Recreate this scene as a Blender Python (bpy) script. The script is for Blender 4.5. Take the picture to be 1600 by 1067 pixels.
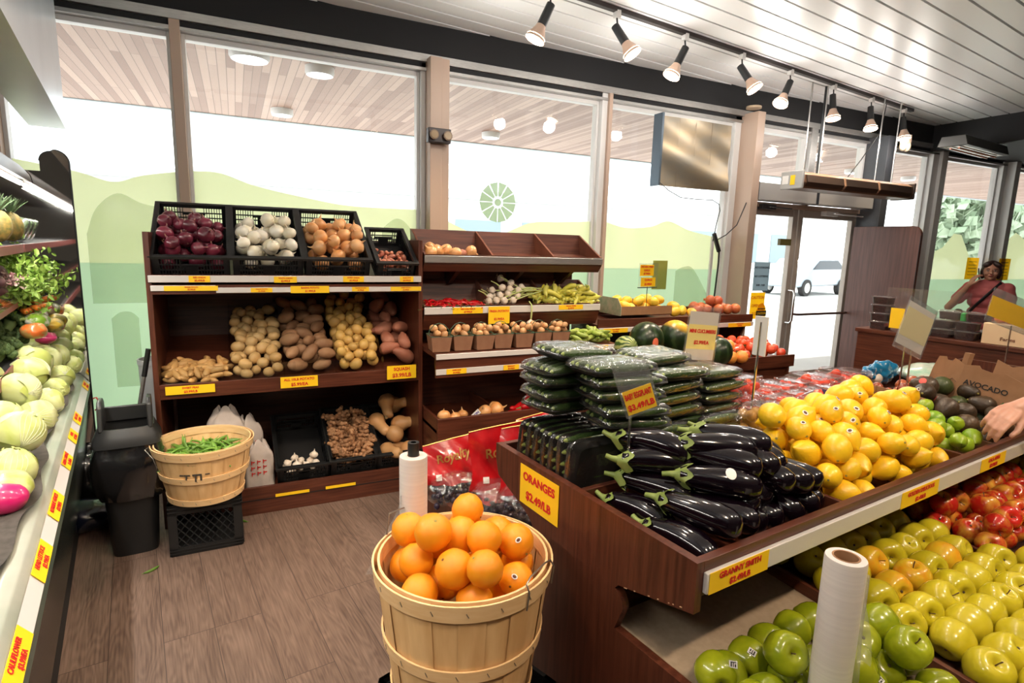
import bpy, math, random
import numpy as np
from mathutils import Vector, Matrix, Euler
PI=math.pi
def rad(d): return d*PI/180
for o in list(bpy.data.objects): bpy.data.objects.remove(o)
SC=bpy.context.scene
COL=SC.collection
# ---------------------------------------------------------------- camera
cd=bpy.data.cameras.new('camera'); cam=bpy.data.objects.new('camera',cd); COL.objects.link(cam)
cd.sensor_width=36; cd.lens=19.98; cd.clip_start=.02; cd.clip_end=400
R_=Vector((0.90125089,-0.4323886,0.02805246)); U_=Vector((0.04670144,0.16129896,0.98579999)); F_=Vector((0.43077351,0.88714302,-0.165564))
cam.matrix_world=Matrix(((R_.x,U_.x,-F_.x,0),(R_.y,U_.y,-F_.y,0),(R_.z,U_.z,-F_.z,1.6),(0,0,0,1)))
SC.camera=cam
# ---------------------------------------------------------------- daylight and exposure
W=bpy.data.worlds.new('World'); SC.world=W; W.use_nodes=True
bg=W.node_tree.nodes['Background']; bg.inputs[0].default_value=(.93,.97,1,1); bg.inputs[1].default_value=3.0
SC.view_settings.view_transform='Standard'; SC.view_settings.look='None'
SC.view_settings.exposure=0.42; SC.view_settings.gamma=1; SC.view_settings.use_curve_mapping=False
sl=bpy.data.lights.new('sun','SUN'); sl.energy=3.6; sl.angle=.02; sl.color=(1,.96,.9)
so=bpy.data.objects.new('sun',sl); so.location=(10,20,20); so.rotation_euler=(rad(38),0,rad(150)); COL.objects.link(so)
SPOT_W=42.0; SPOT_COL=(1,.77,.53)
# ---------------------------------------------------------------- materials
MATS={}
def nodes(name):
    m=bpy.data.materials.new(name); m.use_nodes=True
    nt=m.node_tree; return m,nt,nt.nodes['Principled BSDF']
def mat(name,col,rough=.5,metal=0,col2=None,scale=20,rand=0,bump=0,bscale=60,coat=0,spec=.5,emit=0,sss=0,stretch=None,lo=.35,hi=.65,detail=4,ecol=None,alpha=1):
    if name in MATS: return MATS[name]
    m,nt,p=nodes(name); N=nt.nodes; L=nt.links
    p.inputs['Roughness'].default_value=rough; p.inputs['Metallic'].default_value=metal
    p.inputs['Specular IOR Level'].default_value=spec; p.inputs['Coat Weight'].default_value=coat
    p.inputs['Coat Roughness'].default_value=.08; p.inputs['Alpha'].default_value=alpha
    c4=(*col,1); p.inputs['Base Color'].default_value=c4
    tc=N.new('ShaderNodeTexCoord'); src=tc.outputs['Object']
    if stretch:
        mp=N.new('ShaderNodeMapping'); mp.inputs['Scale'].default_value=stretch; L.new(src,mp.inputs[0]); src=mp.outputs[0]
    out=None
    if rand:
        oi=N.new('ShaderNodeObjectInfo')
        ad=N.new('ShaderNodeVectorMath'); ad.operation='MULTIPLY_ADD'
        ad.inputs[1].default_value=(1,1,1); L.new(src,ad.inputs[0])
        cx=N.new('ShaderNodeCombineXYZ'); ml=N.new('ShaderNodeMath'); ml.operation='MULTIPLY'; ml.inputs[1].default_value=37
        L.new(oi.outputs['Random'],ml.inputs[0]); L.new(ml.outputs[0],cx.inputs[0]); L.new(cx.outputs[0],ad.inputs[2]); src=ad.outputs[0]
    if col2:
        nz=N.new('ShaderNodeTexNoise'); nz.inputs['Scale'].default_value=scale; nz.inputs['Detail'].default_value=detail
        L.new(src,nz.inputs['Vector'])
        cr=N.new('ShaderNodeValToRGB'); cr.color_ramp.elements[0].position=lo; cr.color_ramp.elements[1].position=hi
        cr.color_ramp.elements[0].color=c4; cr.color_ramp.elements[1].color=(*col2,1)
        L.new(nz.outputs[0],cr.inputs[0]); out=cr.outputs[0]
    if rand:
        hs=N.new('ShaderNodeHueSaturation'); mr=N.new('ShaderNodeMapRange')
        mr.inputs['To Min'].default_value=1-rand; mr.inputs['To Max'].default_value=1+rand
        L.new(oi.outputs['Random'],mr.inputs[0]); L.new(mr.outputs[0],hs.inputs['Value'])
        if out: L.new(out,hs.inputs['Color'])
        else: hs.inputs['Color'].default_value=c4
        out=hs.outputs[0]
    if out: L.new(out,p.inputs['Base Color'])
    if bump:
        bz=N.new('ShaderNodeTexNoise'); bz.inputs['Scale'].default_value=bscale; bz.inputs['Detail'].default_value=3
        L.new(src,bz.inputs['Vector']); b=N.new('ShaderNodeBump'); b.inputs['Strength'].default_value=bump; b.inputs['Distance'].default_value=.002
        L.new(bz.outputs[0],b.inputs['Height']); L.new(b.outputs[0],p.inputs['Normal'])
    if sss:
        p.inputs['Subsurface Weight'].default_value=sss; p.inputs['Subsurface Radius'].default_value=(.01,.004,.002)
    if emit:
        p.inputs['Emission Color'].default_value=(*(ecol or col),1); p.inputs['Emission Strength'].default_value=emit
    MATS[name]=m; return m
def clear(name,tint=(1,1,1),refl=.05,rough=.03,haze=0,hcol=(1,1,1),bump=0,bscale=20,pw_=5):
    """thin clear sheet: transparent + fresnel gloss (+ a little diffuse haze)"""
    if name in MATS: return MATS[name]
    m=bpy.data.materials.new(name); m.use_nodes=True; nt=m.node_tree; N=nt.nodes; L=nt.links
    N.remove(N['Principled BSDF']); out=N['Material Output']
    t=N.new('ShaderNodeBsdfTransparent'); t.inputs[0].default_value=(*tint,1)
    g=N.new('ShaderNodeBsdfGlossy'); g.inputs['Roughness'].default_value=rough
    lw=N.new('ShaderNodeLayerWeight'); lw.inputs[0].default_value=.5
    pw=N.new('ShaderNodeMath'); pw.operation='POWER'; pw.inputs[1].default_value=pw_; L.new(lw.outputs['Facing'],pw.inputs[0])
    ma=N.new('ShaderNodeMath'); ma.operation='MULTIPLY_ADD'; ma.inputs[1].default_value=.75; ma.inputs[2].default_value=refl; ma.use_clamp=True
    L.new(pw.outputs[0],ma.inputs[0])
    mx=N.new('ShaderNodeMixShader'); base=t.outputs[0]
    if haze:
        d=N.new('ShaderNodeBsdfDiffuse'); d.inputs[0].default_value=(*hcol,1)
        tl=N.new('ShaderNodeBsdfTranslucent'); tl.inputs[0].default_value=(*hcol,1)
        m2=N.new('ShaderNodeMixShader'); m2.inputs[0].default_value=.7; L.new(d.outputs[0],m2.inputs[1]); L.new(tl.outputs[0],m2.inputs[2])
        m1=N.new('ShaderNodeMixShader'); m1.inputs[0].default_value=haze; L.new(base,m1.inputs[1]); L.new(m2.outputs[0],m1.inputs[2]); base=m1.outputs[0]
    L.new(ma.outputs[0],mx.inputs[0]); L.new(base,mx.inputs[1]); L.new(g.outputs[0],mx.inputs[2]); L.new(mx.outputs[0],out.inputs[0])
    if bump:
        tc=N.new('ShaderNodeTexCoord'); bz=N.new('ShaderNodeTexNoise'); bz.inputs['Scale'].default_value=bscale; bz.inputs['Detail'].default_value=3
        L.new(tc.outputs['Object'],bz.inputs['Vector']); b=N.new('ShaderNodeBump'); b.inputs['Strength'].default_value=bump; b.inputs['Distance'].default_value=.01
        L.new(bz.outputs[0],b.inputs['Height']); L.new(b.outputs[0],g.inputs['Normal'])
    MATS[name]=m; return m
def woodm(name,c1,c2,ax='x',rough=.38,sc=1.0):
    st={'x':(1.2*sc,22*sc,22*sc),'y':(22*sc,1.2*sc,22*sc),'z':(22*sc,22*sc,1.2*sc)}[ax]
    return mat(name,c1,rough,col2=c2,scale=3.2,stretch=st,detail=6,lo=.3,hi=.72,bump=.08,bscale=9)
WDX=woodm('walnut_laminate_x',(.052,.0125,.006),(.135,.038,.019),'x')
WDY=woodm('walnut_laminate_y',(.052,.0125,.006),(.135,.038,.019),'y')
WDZ=woodm('walnut_laminate_z',(.052,.0125,.006),(.135,.038,.019),'z')
WEDGE=mat('walnut_edge',(.20,.070,.038),.35,col2=(.14,.046,.025),scale=9)
WDARK=woodm('walnut_dark',(.03,.0105,.0075),(.07,.026,.018),'x')
BLK=mat('black_plastic',(.012,.013,.014),.42)
BLKM=mat('black_matt',(.008,.008,.009),.7)
ALU=mat('brushed_aluminium',(.5,.49,.47),.38,.85,col2=(.42,.41,.4),scale=12,stretch=(2,2,30))
TAN=mat('tan_painted_metal',(.48,.35,.27),.45)
WHT=mat('white_metal',(.72,.71,.69),.4)
GREYM=mat('grey_painted_metal',(.25,.26,.27),.45)
RAIL=mat('grey_price_rail',(.66,.63,.61),.35)
YEL=mat('yellow_label_paper',(.98,.62,.012),.5)
YELD=mat('yellow_label_faded',(.93,.8,.3),.5)
RED=mat('red_ink',(.62,.015,.012),.6)
INK=mat('black_ink',(.015,.015,.015),.6)
PAPER=mat('white_paper',(.82,.81,.78),.6)
ACR=clear('clear_acrylic',(.97,.98,.98),.05,.02)
SIGNP=clear('clear_sign_sleeve',(.985,.99,.99),.05,.06,.03,pw_=3)
WRAP=clear('cling_wrap',(.98,.98,.98),.11,.10,.02,bump=.9,bscale=28,pw_=2.6)
LID=clear('clamshell_plastic',(.98,.96,.96),.08,.08,.04,bump=.35,bscale=30,pw_=2.6)
GLASS=clear('window_glass',(.97,.985,.975),.035,.0)
CHROME=mat('chrome',(.7,.7,.7),.15,1)
CARD=mat('brown_cardboard',(.36,.19,.095),.75,col2=(.30,.155,.075),scale=14)
BASK=mat('basket_veneer',(.84,.56,.27),.55,col2=(.70,.42,.18),scale=3,stretch=(9,9,.8),detail=5)
BASKB=mat('basket_band',(.80,.52,.25),.5,col2=(.86,.60,.32),scale=8,stretch=(2,2,14))
STEEL=mat('wire_steel',(.35,.34,.32),.35,.9)
# ---------------------------------------------------------------- mesh builder
def rotm(rx=0,ry=0,rz=0): return Euler((rx,ry,rz)).to_matrix()
class B:
    def __init__(s): s.v=[]; s.f=[]; s.mi=[]; s.T=None
    def _a(s,vs,fs,mi=0):
        n=len(s.v)
        if s.T is not None: vs=[tuple(s.T@Vector(v)) for v in vs]
        s.v+= [tuple(v) for v in vs]; s.f+=[tuple(n+i for i in f) for f in fs]; s.mi+=[mi]*len(fs); return s
    def box(s,x0,x1,y0,y1,z0,z1,mi=0):
        return s._a([(x0,y0,z0),(x1,y0,z0),(x1,y1,z0),(x0,y1,z0),(x0,y0,z1),(x1,y0,z1),(x1,y1,z1),(x0,y1,z1)],
            [(0,3,2,1),(4,5,6,7),(0,1,5,4),(1,2,6,5),(2,3,7,6),(3,0,4,7)],mi)
    def obb(s,c,sz,R=None,mi=0):
        R=R or Matrix.Identity(3); c=Vector(c); vs=[]
        for z in(-1,1):
            for x,y in((-1,-1),(1,-1),(1,1),(-1,1)): vs.append(c+R@Vector((x*sz[0]/2,y*sz[1]/2,z*sz[2]/2)))
        return s._a(vs,[(0,3,2,1),(4,5,6,7),(0,1,5,4),(1,2,6,5),(2,3,7,6),(3,0,4,7)],mi)
    def prism(s,pts,a,b,f,mi=0):
        """outline pts (2d) extruded from a to b; f(p,q,t)->xyz"""
        n=len(pts); vs=[f(p[0],p[1],a) for p in pts]+[f(p[0],p[1],b) for p in pts]
        fs=[tuple(range(n))[::-1],tuple(range(n,2*n))]+[(i,(i+1)%n,n+(i+1)%n,n+i) for i in range(n)]
        return s._a(vs,fs,mi)
    def grid(s,fn,nu,nv,cu=False,cv=False,mi=0):
        vs=[fn(i/(nu if cu else nu-1),j/(nv if cv else nv-1)) for i in range(nu) for j in range(nv)]
        fs=[]
        for i in range(nu if cu else nu-1):
            for j in range(nv if cv else nv-1):
                a=i*nv+j; b=((i+1)%nu)*nv+j; c=((i+1)%nu)*nv+(j+1)%nv; d=i*nv+(j+1)%nv
                fs.append((a,b,c,d))
        return s._a(vs,fs,mi)
    def tube(s,pts,r,seg=8,cap=True,mi=0,closed=False,flat=1):
        pts=[Vector(p) for p in pts]; n=len(pts); rr=r if hasattr(r,'__len__') else [r]*n
        vs=[]; up=Vector((0,0,1)); last=None
        for i,p in enumerate(pts):
            t=(pts[(i+1)%n]-pts[i-1]) if closed else (pts[min(i+1,n-1)]-pts[max(i-1,0)])
            t.normalize()
            if last is None:
                a=t.cross(up); 
                if a.length<.05: a=t.cross(Vector((1,0,0)))
            else: a=last-t*last.dot(t)
            a.normalize(); last=a; b=t.cross(a)
            for k in range(seg):
                th=2*PI*k/seg; vs.append(p+a*math.cos(th)*rr[i]+b*math.sin(th)*rr[i]*flat)
        fs=[]
        for i in range(n if closed else n-1):
            for k in range(seg):
                j=(i+1)%n; fs.append((i*seg+k,i*seg+(k+1)%seg,j*seg+(k+1)%seg,j*seg+k))
        if cap and not closed: fs+=[tuple(range(seg))[::-1],tuple((n-1)*seg+k for k in range(seg))]
        return s._a(vs,fs,mi)
    def cyl(s,p0,p1,r0,r1=None,seg=16,mi=0): return s.tube([p0,p1],[r0,r0 if r1 is None else r1],seg,mi=mi)
    def lathe(s,prof,seg=24,mi=0,fn=None,c=(0,0,0)):
        n=len(prof); vs=[]; fs=[]
        for k in range(seg):
            th=2*PI*k/seg
            for r,z in prof:
                v=Vector((c[0]+r*math.cos(th),c[1]+r*math.sin(th),c[2]+z))
                vs.append(fn(v,th) if fn else v)
        for k in range(seg):
            for i in range(n-1):
                a=k*n+i; b=((k+1)%seg)*n+i; fs.append((a,b,b+1,a+1))
        return s._a(vs,fs,mi)
    def ell(s,c,r,R=None,seg=12,rings=8,mi=0,fn=None):
        c=Vector(c); vs=[]; fs=[]
        for i in range(rings+1):
            ph=PI*i/rings
            for k in range(seg):
                th=2*PI*k/seg; d=Vector((math.sin(ph)*math.cos(th),math.sin(ph)*math.sin(th),math.cos(ph)))
                m=fn(d) if fn else 1
                p=Vector((d.x*r[0],d.y*r[1],d.z*r[2]))*m
                vs.append(c+(R@p if R else p))
        for i in range(rings):
            for k in range(seg): fs.append((i*seg+k,(i+1)*seg+k,(i+1)*seg+(k+1)%seg,i*seg+(k+1)%seg))
        return s._a(vs,fs,mi)
    def mesh(s,name,mats,smooth=40):
        me=bpy.data.meshes.new(name); me.from_pydata(s.v,[],s.f)
        for m in (mats if isinstance(mats,(list,tuple)) else [mats]): me.materials.append(m)
        me.polygons.foreach_set('material_index',s.mi); me.validate(); me.update()
        if smooth:
            me.polygons.foreach_set('use_smooth',[True]*len(me.polygons))
            if smooth<170: me.set_sharp_from_angle(angle=rad(smooth))
        return me
    def ob(s,name,mats,parent=None,loc=(0,0,0),rz=0,rot=None,smooth=40,bev=0):
        me=s.mesh(name,mats,smooth); return mo(name,me,parent,loc,rz,rot,bev)
def mo(name,me,parent=None,loc=(0,0,0),rz=0,rot=None,bev=0):
    o=bpy.data.objects.new(name,me); COL.objects.link(o); o.location=loc
    o.rotation_euler=rot if rot is not None else (0,0,rz)
    if parent: o.parent=parent
    if bev:
        b=o.modifiers.new('bevel','BEVEL'); b.width=bev; b.segments=2; b.limit_method='ANGLE'
    return o
def tag(o,label,cat,group=None,kind=None):
    if label: o['label']=label
    if cat: o['category']=cat
    if group: o['group']=group
    if kind: o['kind']=kind
    return o
def struct(o): o['kind']='structure'; return o
def empty(name,label,cat,loc=(0,0,0),rz=0,group=None,rot=None):
    o=bpy.data.objects.new(name,None); COL.objects.link(o); o.location=loc
    o.rotation_euler=rot if rot is not None else (0,0,rz); o.empty_display_size=.05
    return tag(o,label,cat,group)
KIDS={}
def dup(root,loc=None,rot=None,label=None,group=None,scale=None):
    """copy a thing with copies of its parts and sub-parts"""
    r=root.copy(); COL.objects.link(r)
    if loc is not None: r.location=loc
    if rot is not None: r.rotation_euler=rot
    if scale is not None: r.scale=(scale,)*3 if not hasattr(scale,'__len__') else scale
    if label: r['label']=label
    if group: r['group']=group
    for ch in list(root.children):
        c=ch.copy(); COL.objects.link(c); c.parent=r
        for g in list(ch.children):
            d=g.copy(); COL.objects.link(d); d.parent=c
    return r
_tc={}
def textmesh(s,size,mat_,bold=.0,align='CENTER',ext=.0004):
    k=(s,size,mat_.name,bold,align)
    if k in _tc: return _tc[k]
    cu=bpy.data.curves.new('lettering','FONT'); cu.body=s; cu.size=size; cu.align_x=align; cu.align_y='CENTER'
    cu.extrude=ext; cu.offset=bold; cu.space_line=.95; cu.resolution_u=3
    t=bpy.data.objects.new('t',cu); COL.objects.link(t)
    dg=bpy.context.evaluated_depsgraph_get(); me=bpy.data.meshes.new_from_object(t.evaluated_get(dg))
    bpy.data.objects.remove(t); bpy.data.curves.remove(cu); me.materials.clear(); me.materials.append(mat_); me.name='lettering'
    _tc[k]=me; return me
def lettering(parent,s,size,loc=(0,0,0),m=None,bold=.0015,rot=(PI/2,0,0),sx=1):
    o=mo('lettering',textmesh(s,size,m or RED,bold),parent,loc,rot=rot); o.scale=(sx,1,1); return o
def card(name,lines,w,h,loc,rot,label,cat='price label',m=None,size=None,group=None,tc=None,sx=1.0,tk=.0012):
    """paper card in its own XZ plane facing -y, lettering as a part"""
    o=B().box(-w/2,w/2,0,tk,-h/2,h/2).ob(name,m or YEL,None,loc,rot=rot); tag(o,label,cat,group)
    n=len(lines); fs=size or h*.62/n
    for i,l in enumerate(lines):
        if not l: continue
        t=fs*(1.25 if i==n-1 and n>1 and size is None else 1)
        me=textmesh(l,t,tc or RED,t*.03)
        wd=max((v.co.x for v in me.vertices),default=.01)*2
        k=min(1.0,w*.92/wd)*sx
        q=mo('lettering',me,o,(0,-.0012,(h*(.5-(i+.5)/n))*.92),rot=(PI/2,0,0)); q.scale=(k,1,1)
    return o
# ---------------------------------------------------------------- table frame (display table is turned 6.2 deg from the wall)
TA=rad(6.2); T0=Vector((.8474,.8186,0)); EX=Vector((math.cos(TA),math.sin(TA),0)); EY=Vector((-math.sin(TA),math.cos(TA),0))
def T(u,v,z): return T0+EX*u+EY*v+Vector((0,0,z))
CA=rad(98.3); EC=Vector((math.cos(CA),math.sin(CA),0)); EN=Vector((math.cos(CA+PI/2),math.sin(CA+PI/2),0))
def C(e,n,z): return EC*e+EN*n+Vector((0,0,z))
# ---------------------------------------------------------------- pile of balls dropped into a region
def pile(n,r,xr,yr,floor,top,seed=1,cand=24,inside=None,jr=.12,tries=None):
    rnd=random.Random(seed); P=np.zeros((0,4)); out=[]; fails=0
    while len(out)<n and fails<60:
        rr=r*(1+rnd.uniform(-jr,jr)); best=None
        for c in range(cand):
            x=rnd.uniform(xr[0]+rr,xr[1]-rr); y=rnd.uniform(yr[0]+rr,yr[1]-rr)
            if inside and not inside(x,y): continue
            z=floor(x,y)+rr
            if len(P):
                d2=(P[:,0]-x)**2+(P[:,1]-y)**2; s=(P[:,3]+rr)*.97; k=d2<s*s
                if k.any(): z=max(z,float((P[k,2]+np.sqrt(s[k]**2-d2[k])).max()))
            if z+rr*.6>top(x,y): continue
            if best is None or z-floor(x,y)*.0<best[2]: best=(x,y,z,rr)
        if best is None: fails+=1; continue
        out.append(best); P=np.array(out)
    return out
def rrot(rnd): return (rnd.uniform(0,2*PI),rnd.uniform(0,2*PI),rnd.uniform(0,2*PI))
EXT=[]   # groups whose end members get a label of their own
def heap(protos,items,r0,label,group,M=None,rotf=None,seed=5,ends=True,noun=None,where=None,scl=1):
    """copies of prototype things at pile positions; r0 = prototype radius"""
    rnd=random.Random(seed); res=[]
    for i,(x,y,z,rr) in enumerate(items):
        p=Vector((x,y,z)); 
        if M is not None: p=M@p
        pr=protos[i%len(protos)]
        o=dup(pr,p,rotf(rnd) if rotf else rrot(rnd),label,group,rr/r0*scl); res.append(o)
    if ends: EXT.append((res,label))
    return res
def hide(protos):
    for p in protos:
        for c in list(p.children_recursive): bpy.data.objects.remove(c)
        bpy.data.objects.remove(p)
# ================================================================ the room
def wallmat(n,c): return mat(n,c,.6,col2=tuple(x*.93 for x in c),scale=3,bump=.1,bscale=80)
# floor: vinyl planks turned with the room grid
def floor_mat():
    m,nt,p=nodes('vinyl_plank'); N=nt.nodes; L=nt.links
    tc=N.new('ShaderNodeTexCoord'); mp=N.new('ShaderNodeMapping'); mp.inputs['Rotation'].default_value=(0,0,rad(-97.8)); L.new(tc.outputs['Object'],mp.inputs[0])
    br=N.new('ShaderNodeTexBrick'); br.inputs['Scale'].default_value=1; br.inputs['Brick Width'].default_value=1.22; br.inputs['Row Height'].default_value=.182
    br.inputs['Mortar Size'].default_value=.0016; br.inputs['Mortar Smooth'].default_value=.3; br.offset=.37; br.offset_frequency=3
    br.inputs['Color1'].default_value=(0,0,0,1); br.inputs['Color2'].default_value=(1,1,1,1); br.inputs['Mortar'].default_value=(.5,.5,.5,1)
    L.new(mp.outputs[0],br.inputs[0])
    # per plank offset of the figure
    ad=N.new('ShaderNodeVectorMath'); ad.operation='MULTIPLY_ADD'; L.new(br.outputs['Color'],ad.inputs[0]); ad.inputs[1].default_value=(7,3,0); L.new(mp.outputs[0],ad.inputs[2])
    sc=N.new('ShaderNodeMapping'); sc.inputs['Scale'].default_value=(.9,6.5,1); L.new(ad.outputs[0],sc.inputs[0])
    n1=N.new('ShaderNodeTexNoise'); n1.inputs['Scale'].default_value=1.5; n1.inputs['Detail'].default_value=1.5; L.new(sc.outputs[0],n1.inputs['Vector'])
    m1=N.new('ShaderNodeMath'); m1.operation='MULTIPLY'; m1.inputs[1].default_value=110; L.new(n1.outputs[0],m1.inputs[0])
    s1=N.new('ShaderNodeMath'); s1.operation='SINE'; L.new(m1.outputs[0],s1.inputs[0])
    n2=N.new('ShaderNodeTexNoise'); n2.inputs['Scale'].default_value=3; n2.inputs['Detail'].default_value=6; s2=N.new('ShaderNodeMapping'); s2.inputs['Scale'].default_value=(2,45,1)
    L.new(ad.outputs[0],s2.inputs[0]); L.new(s2.outputs[0],n2.inputs['Vector'])
    n3=N.new('ShaderNodeTexNoise'); n3.inputs['Scale'].default_value=1.6; n3.inputs['Detail'].default_value=2; L.new(sc.outputs[0],n3.inputs['Vector'])
    cr=N.new('ShaderNodeValToRGB'); e=cr.color_ramp.elements; e[0].position=.25; e[0].color=(.092,.056,.042,1); e[1].position=.8; e[1].color=(.225,.153,.118,1)
    a=N.new('ShaderNodeMath'); a.operation='MULTIPLY_ADD'; a.inputs[1].default_value=.07; L.new(s1.outputs[0],a.inputs[0]); L.new(n2.outputs[0],a.inputs[2])
    b=N.new('ShaderNodeMath'); b.operation='MULTIPLY_ADD'; b.inputs[1].default_value=.6; L.new(n3.outputs[0],b.inputs[0]); L.new(a.outputs[0],b.inputs[2])
    c=N.new('ShaderNodeMath'); c.operation='SUBTRACT'; c.inputs[1].default_value=.28; L.new(b.outputs[0],c.inputs[0]); L.new(c.outputs[0],cr.inputs[0])
    mx=N.new('ShaderNodeMix'); mx.data_type='RGBA'; L.new(br.outputs['Fac'],mx.inputs[0]); L.new(cr.outputs[0],mx.inputs[6]); mx.inputs[7].default_value=(.05,.033,.026,1)
    L.new(mx.outputs[2],p.inputs['Base Color']); p.inputs['Roughness'].default_value=.5
    bp=N.new('ShaderNodeBump'); bp.inputs['Strength'].default_value=.25; bp.inputs['Distance'].default_value=.001; L.new(c.outputs[0],bp.inputs['Height']); L.new(bp.outputs[0],p.inputs['Normal'])
    return m
XL,XR,YB,YW=-2.6,11.6,-5.0,4.4
struct(B().box(XL,XR,YB,YW,-.1,0).ob('floor',floor_mat()))
CEILW=mat('white_ceiling_panel',(.84,.84,.83),.3)
GAP=mat('dark_gap',(.008,.006,.005),.8)
# ceiling: white panels with dark joints, running at 7.7 deg
cb=B(); ca=rad(7.7); pitch=.171
Rm=Matrix.Rotation(ca,4,'Z')
def clipbox(y0,y1):
    # one slat in the turned frame, cut off at x=7.83 of the room by taking its end per corner
    pts=[]
    for (yy) in (y0,y1):
        x1=(7.83+math.sin(ca)*yy)/math.cos(ca)
        x0=(XL-.0+math.sin(ca)*yy)/math.cos(ca)
        pts.append((x0,x1,yy))
    a,b=pts
    return [(a[0],a[2]),(a[1],a[2]),(b[1],b[2]),(b[0],b[2])]
yy=-7.6
cb.T=Rm
off=.045
while yy<5.4:
    q=clipbox(yy+off+.009,yy+off+pitch-.009)
    # keep slats inside the room: clip against the window wall roughly
    P=[(x*math.cos(ca)-y*math.sin(ca),x*math.sin(ca)+y*math.cos(ca)) for x,y in q]
    poly=[]
    for lim,sgn in ((YW,1),(YB,-1)):
        src=P; poly=[]
        for i in range(len(src)):
            a,b=src[i],src[(i+1)%len(src)]
            ia=sgn*(lim-a[1])>=0; ib=sgn*(lim-b[1])>=0
            if ia: poly.append(a)
            if ia!=ib:
                t=(lim-a[1])/(b[1]-a[1]); poly.append((a[0]+t*(b[0]-a[0]),lim))
        P=poly
        if len(P)<3: break
    if len(P)>=3:
        cb.T=None; cb.prism(P,3.2,3.24,lambda p,q,t:(p,q,t))
    yy+=pitch
cb.box(XL,7.85,YB,YW,3.27,3.34,1)
struct(cb.ob('ceiling',[CEILW,GAP],smooth=0))
# dark lowered ceiling beyond the panels
struct(B().box(7.85,XR,YB,YW,2.92,3.3).ob('ceiling',BLKM))
struct(B().box(7.80,7.86,YB,YW,2.9,3.22).ob('trim_1',BLKM))
WALLC=wallmat('painted_wall_taupe',(.17,.145,.12))
struct(B().box(XL-.1,XL,YB-.1,YW+.1,0,3.3).ob('wall_left',WALLC))
struct(B().box(XR,XR+.1,YB-.1,YW+.1,0,3.3).ob('wall_right',WALLC))
struct(B().box(XL,XR,YB-.1,YB,0,3.3).ob('wall_front',WALLC))
# window wall: sill, black band over the windows, aluminium head frame
SOF=mat('black_band_paint',(.004,.004,.005),.75)
wb=B(); wb.box(XL,4.7,YW,YW+.14,0,.16); wb.box(6.6,XR,YW,YW+.14,0,.16)
struct(wb.ob('wall_back',GREYM))
struct(B().box(XL,XR,YW-.03,YW+.14,2.98,3.3).ob('trim_2',SOF))
hf=B(); hf.box(XL,XR,YW-.05,YW+.1,2.93,2.985,0); hf.box(XL,XR,YW-.02,YW+.02,2.895,2.93,1); hf.box(XL,XR,YW-.04,YW+.06,2.87,2.893,0)
struct(hf.ob('trim_3',[ALU,BLKM],bev=.002))
def frame_bay(i,x0,x1,z0=.16,z1=2.87):
    o=struct(B().box(x0,x1,YW+.048,YW+.056,z0,z1).ob('window_%d'%i,GLASS))
    b=B(); w=.022
    b.box(x0,x0+w,YW+.02,YW+.09,z0,z1); b.box(x1-w,x1,YW+.02,YW+.09,z0,z1); b.box(x0+w,x1-w,YW+.02,YW+.09,z1-w-.01,z1); b.box(x0+w,x1-w,YW+.02,YW+.09,z0,z0+w)
    b.ob('window_frame',WHT,o,bev=.002)
    return o
BAYS=[(-2.6,-1.25),(-1.19,-.31),(-.25,1.31),(1.50,2.93),(3.02,4.52),(6.80,7.86),(8.10,9.50),(9.72,11.6)]
for i,(a,b) in enumerate(BAYS): frame_bay(i+1,a,b)
def mull(x0,x1,n,m=TAN,y0=YW-.05):
    struct(B().box(x0,x1,y0,YW+.1,0.16,2.93).ob('trim_%d'%n,m,bev=.004))
mull(-1.25,-1.19,4); mull(-.31,-.25,5)
# double pier with a groove
b=B(); b.box(1.31,1.345,YW-.02,YW+.1,.16,2.93,1); b.box(1.345,1.435,YW-.14,YW+.1,.16,2.95); b.box(1.437,1.50,YW-.12,YW+.1,.16,2.95); struct(b.ob('trim_6',[TAN,WHT],bev=.003))
b=B(); b.box(2.93,2.985,YW-.03,YW+.1,.16,2.93,1); b.box(2.985,3.02,YW-.06,YW+.1,.16,2.93); struct(b.ob('trim_7',[TAN,WHT],bev=.002))
b=B(); b.box(4.52,4.60,YW-.02,YW+.1,.16,2.93,1); b.box(4.60,4.70,YW-.22,YW+.1,0,2.95); struct(b.ob('trim_8',[TAN,WHT],bev=.004))
DKG=mat('dark_grey_post',(.07,.075,.085),.5)
b=B(); b.box(6.60,6.72,YW-.25,YW+.1,0,2.93); b.box(6.72,6.80,YW-.05,YW+.1,0,2.93,1); struct(b.ob('trim_9',[DKG,WHT],bev=.004))
b=B(); b.box(7.86,7.98,YW-.04,YW+.1,.16,2.93,1); b.box(7.98,8.10,YW-.08,YW+.1,.16,2.93); struct(b.ob('trim_10',[WHT,WHT],bev=.003))  # this post and the next coloured white to stand in for bright side light
b=B(); b.box(9.50,9.60,YW-.04,YW+.1,.16,2.93,1); b.box(9.60,9.72,YW-.14,YW+.1,.16,2.93); struct(b.ob('trim_11',[WHT,WHT],bev=.003))
def filmm(name,c,h=.9,t=(1,1,1)): return clear(name,t,.02,.2,h,c)
YELT=filmm('yellow_backlit_paper',(.98,.70,.05),.97); BLUT=filmm('blue_decal',(.03,.06,.32),.97)
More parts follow.
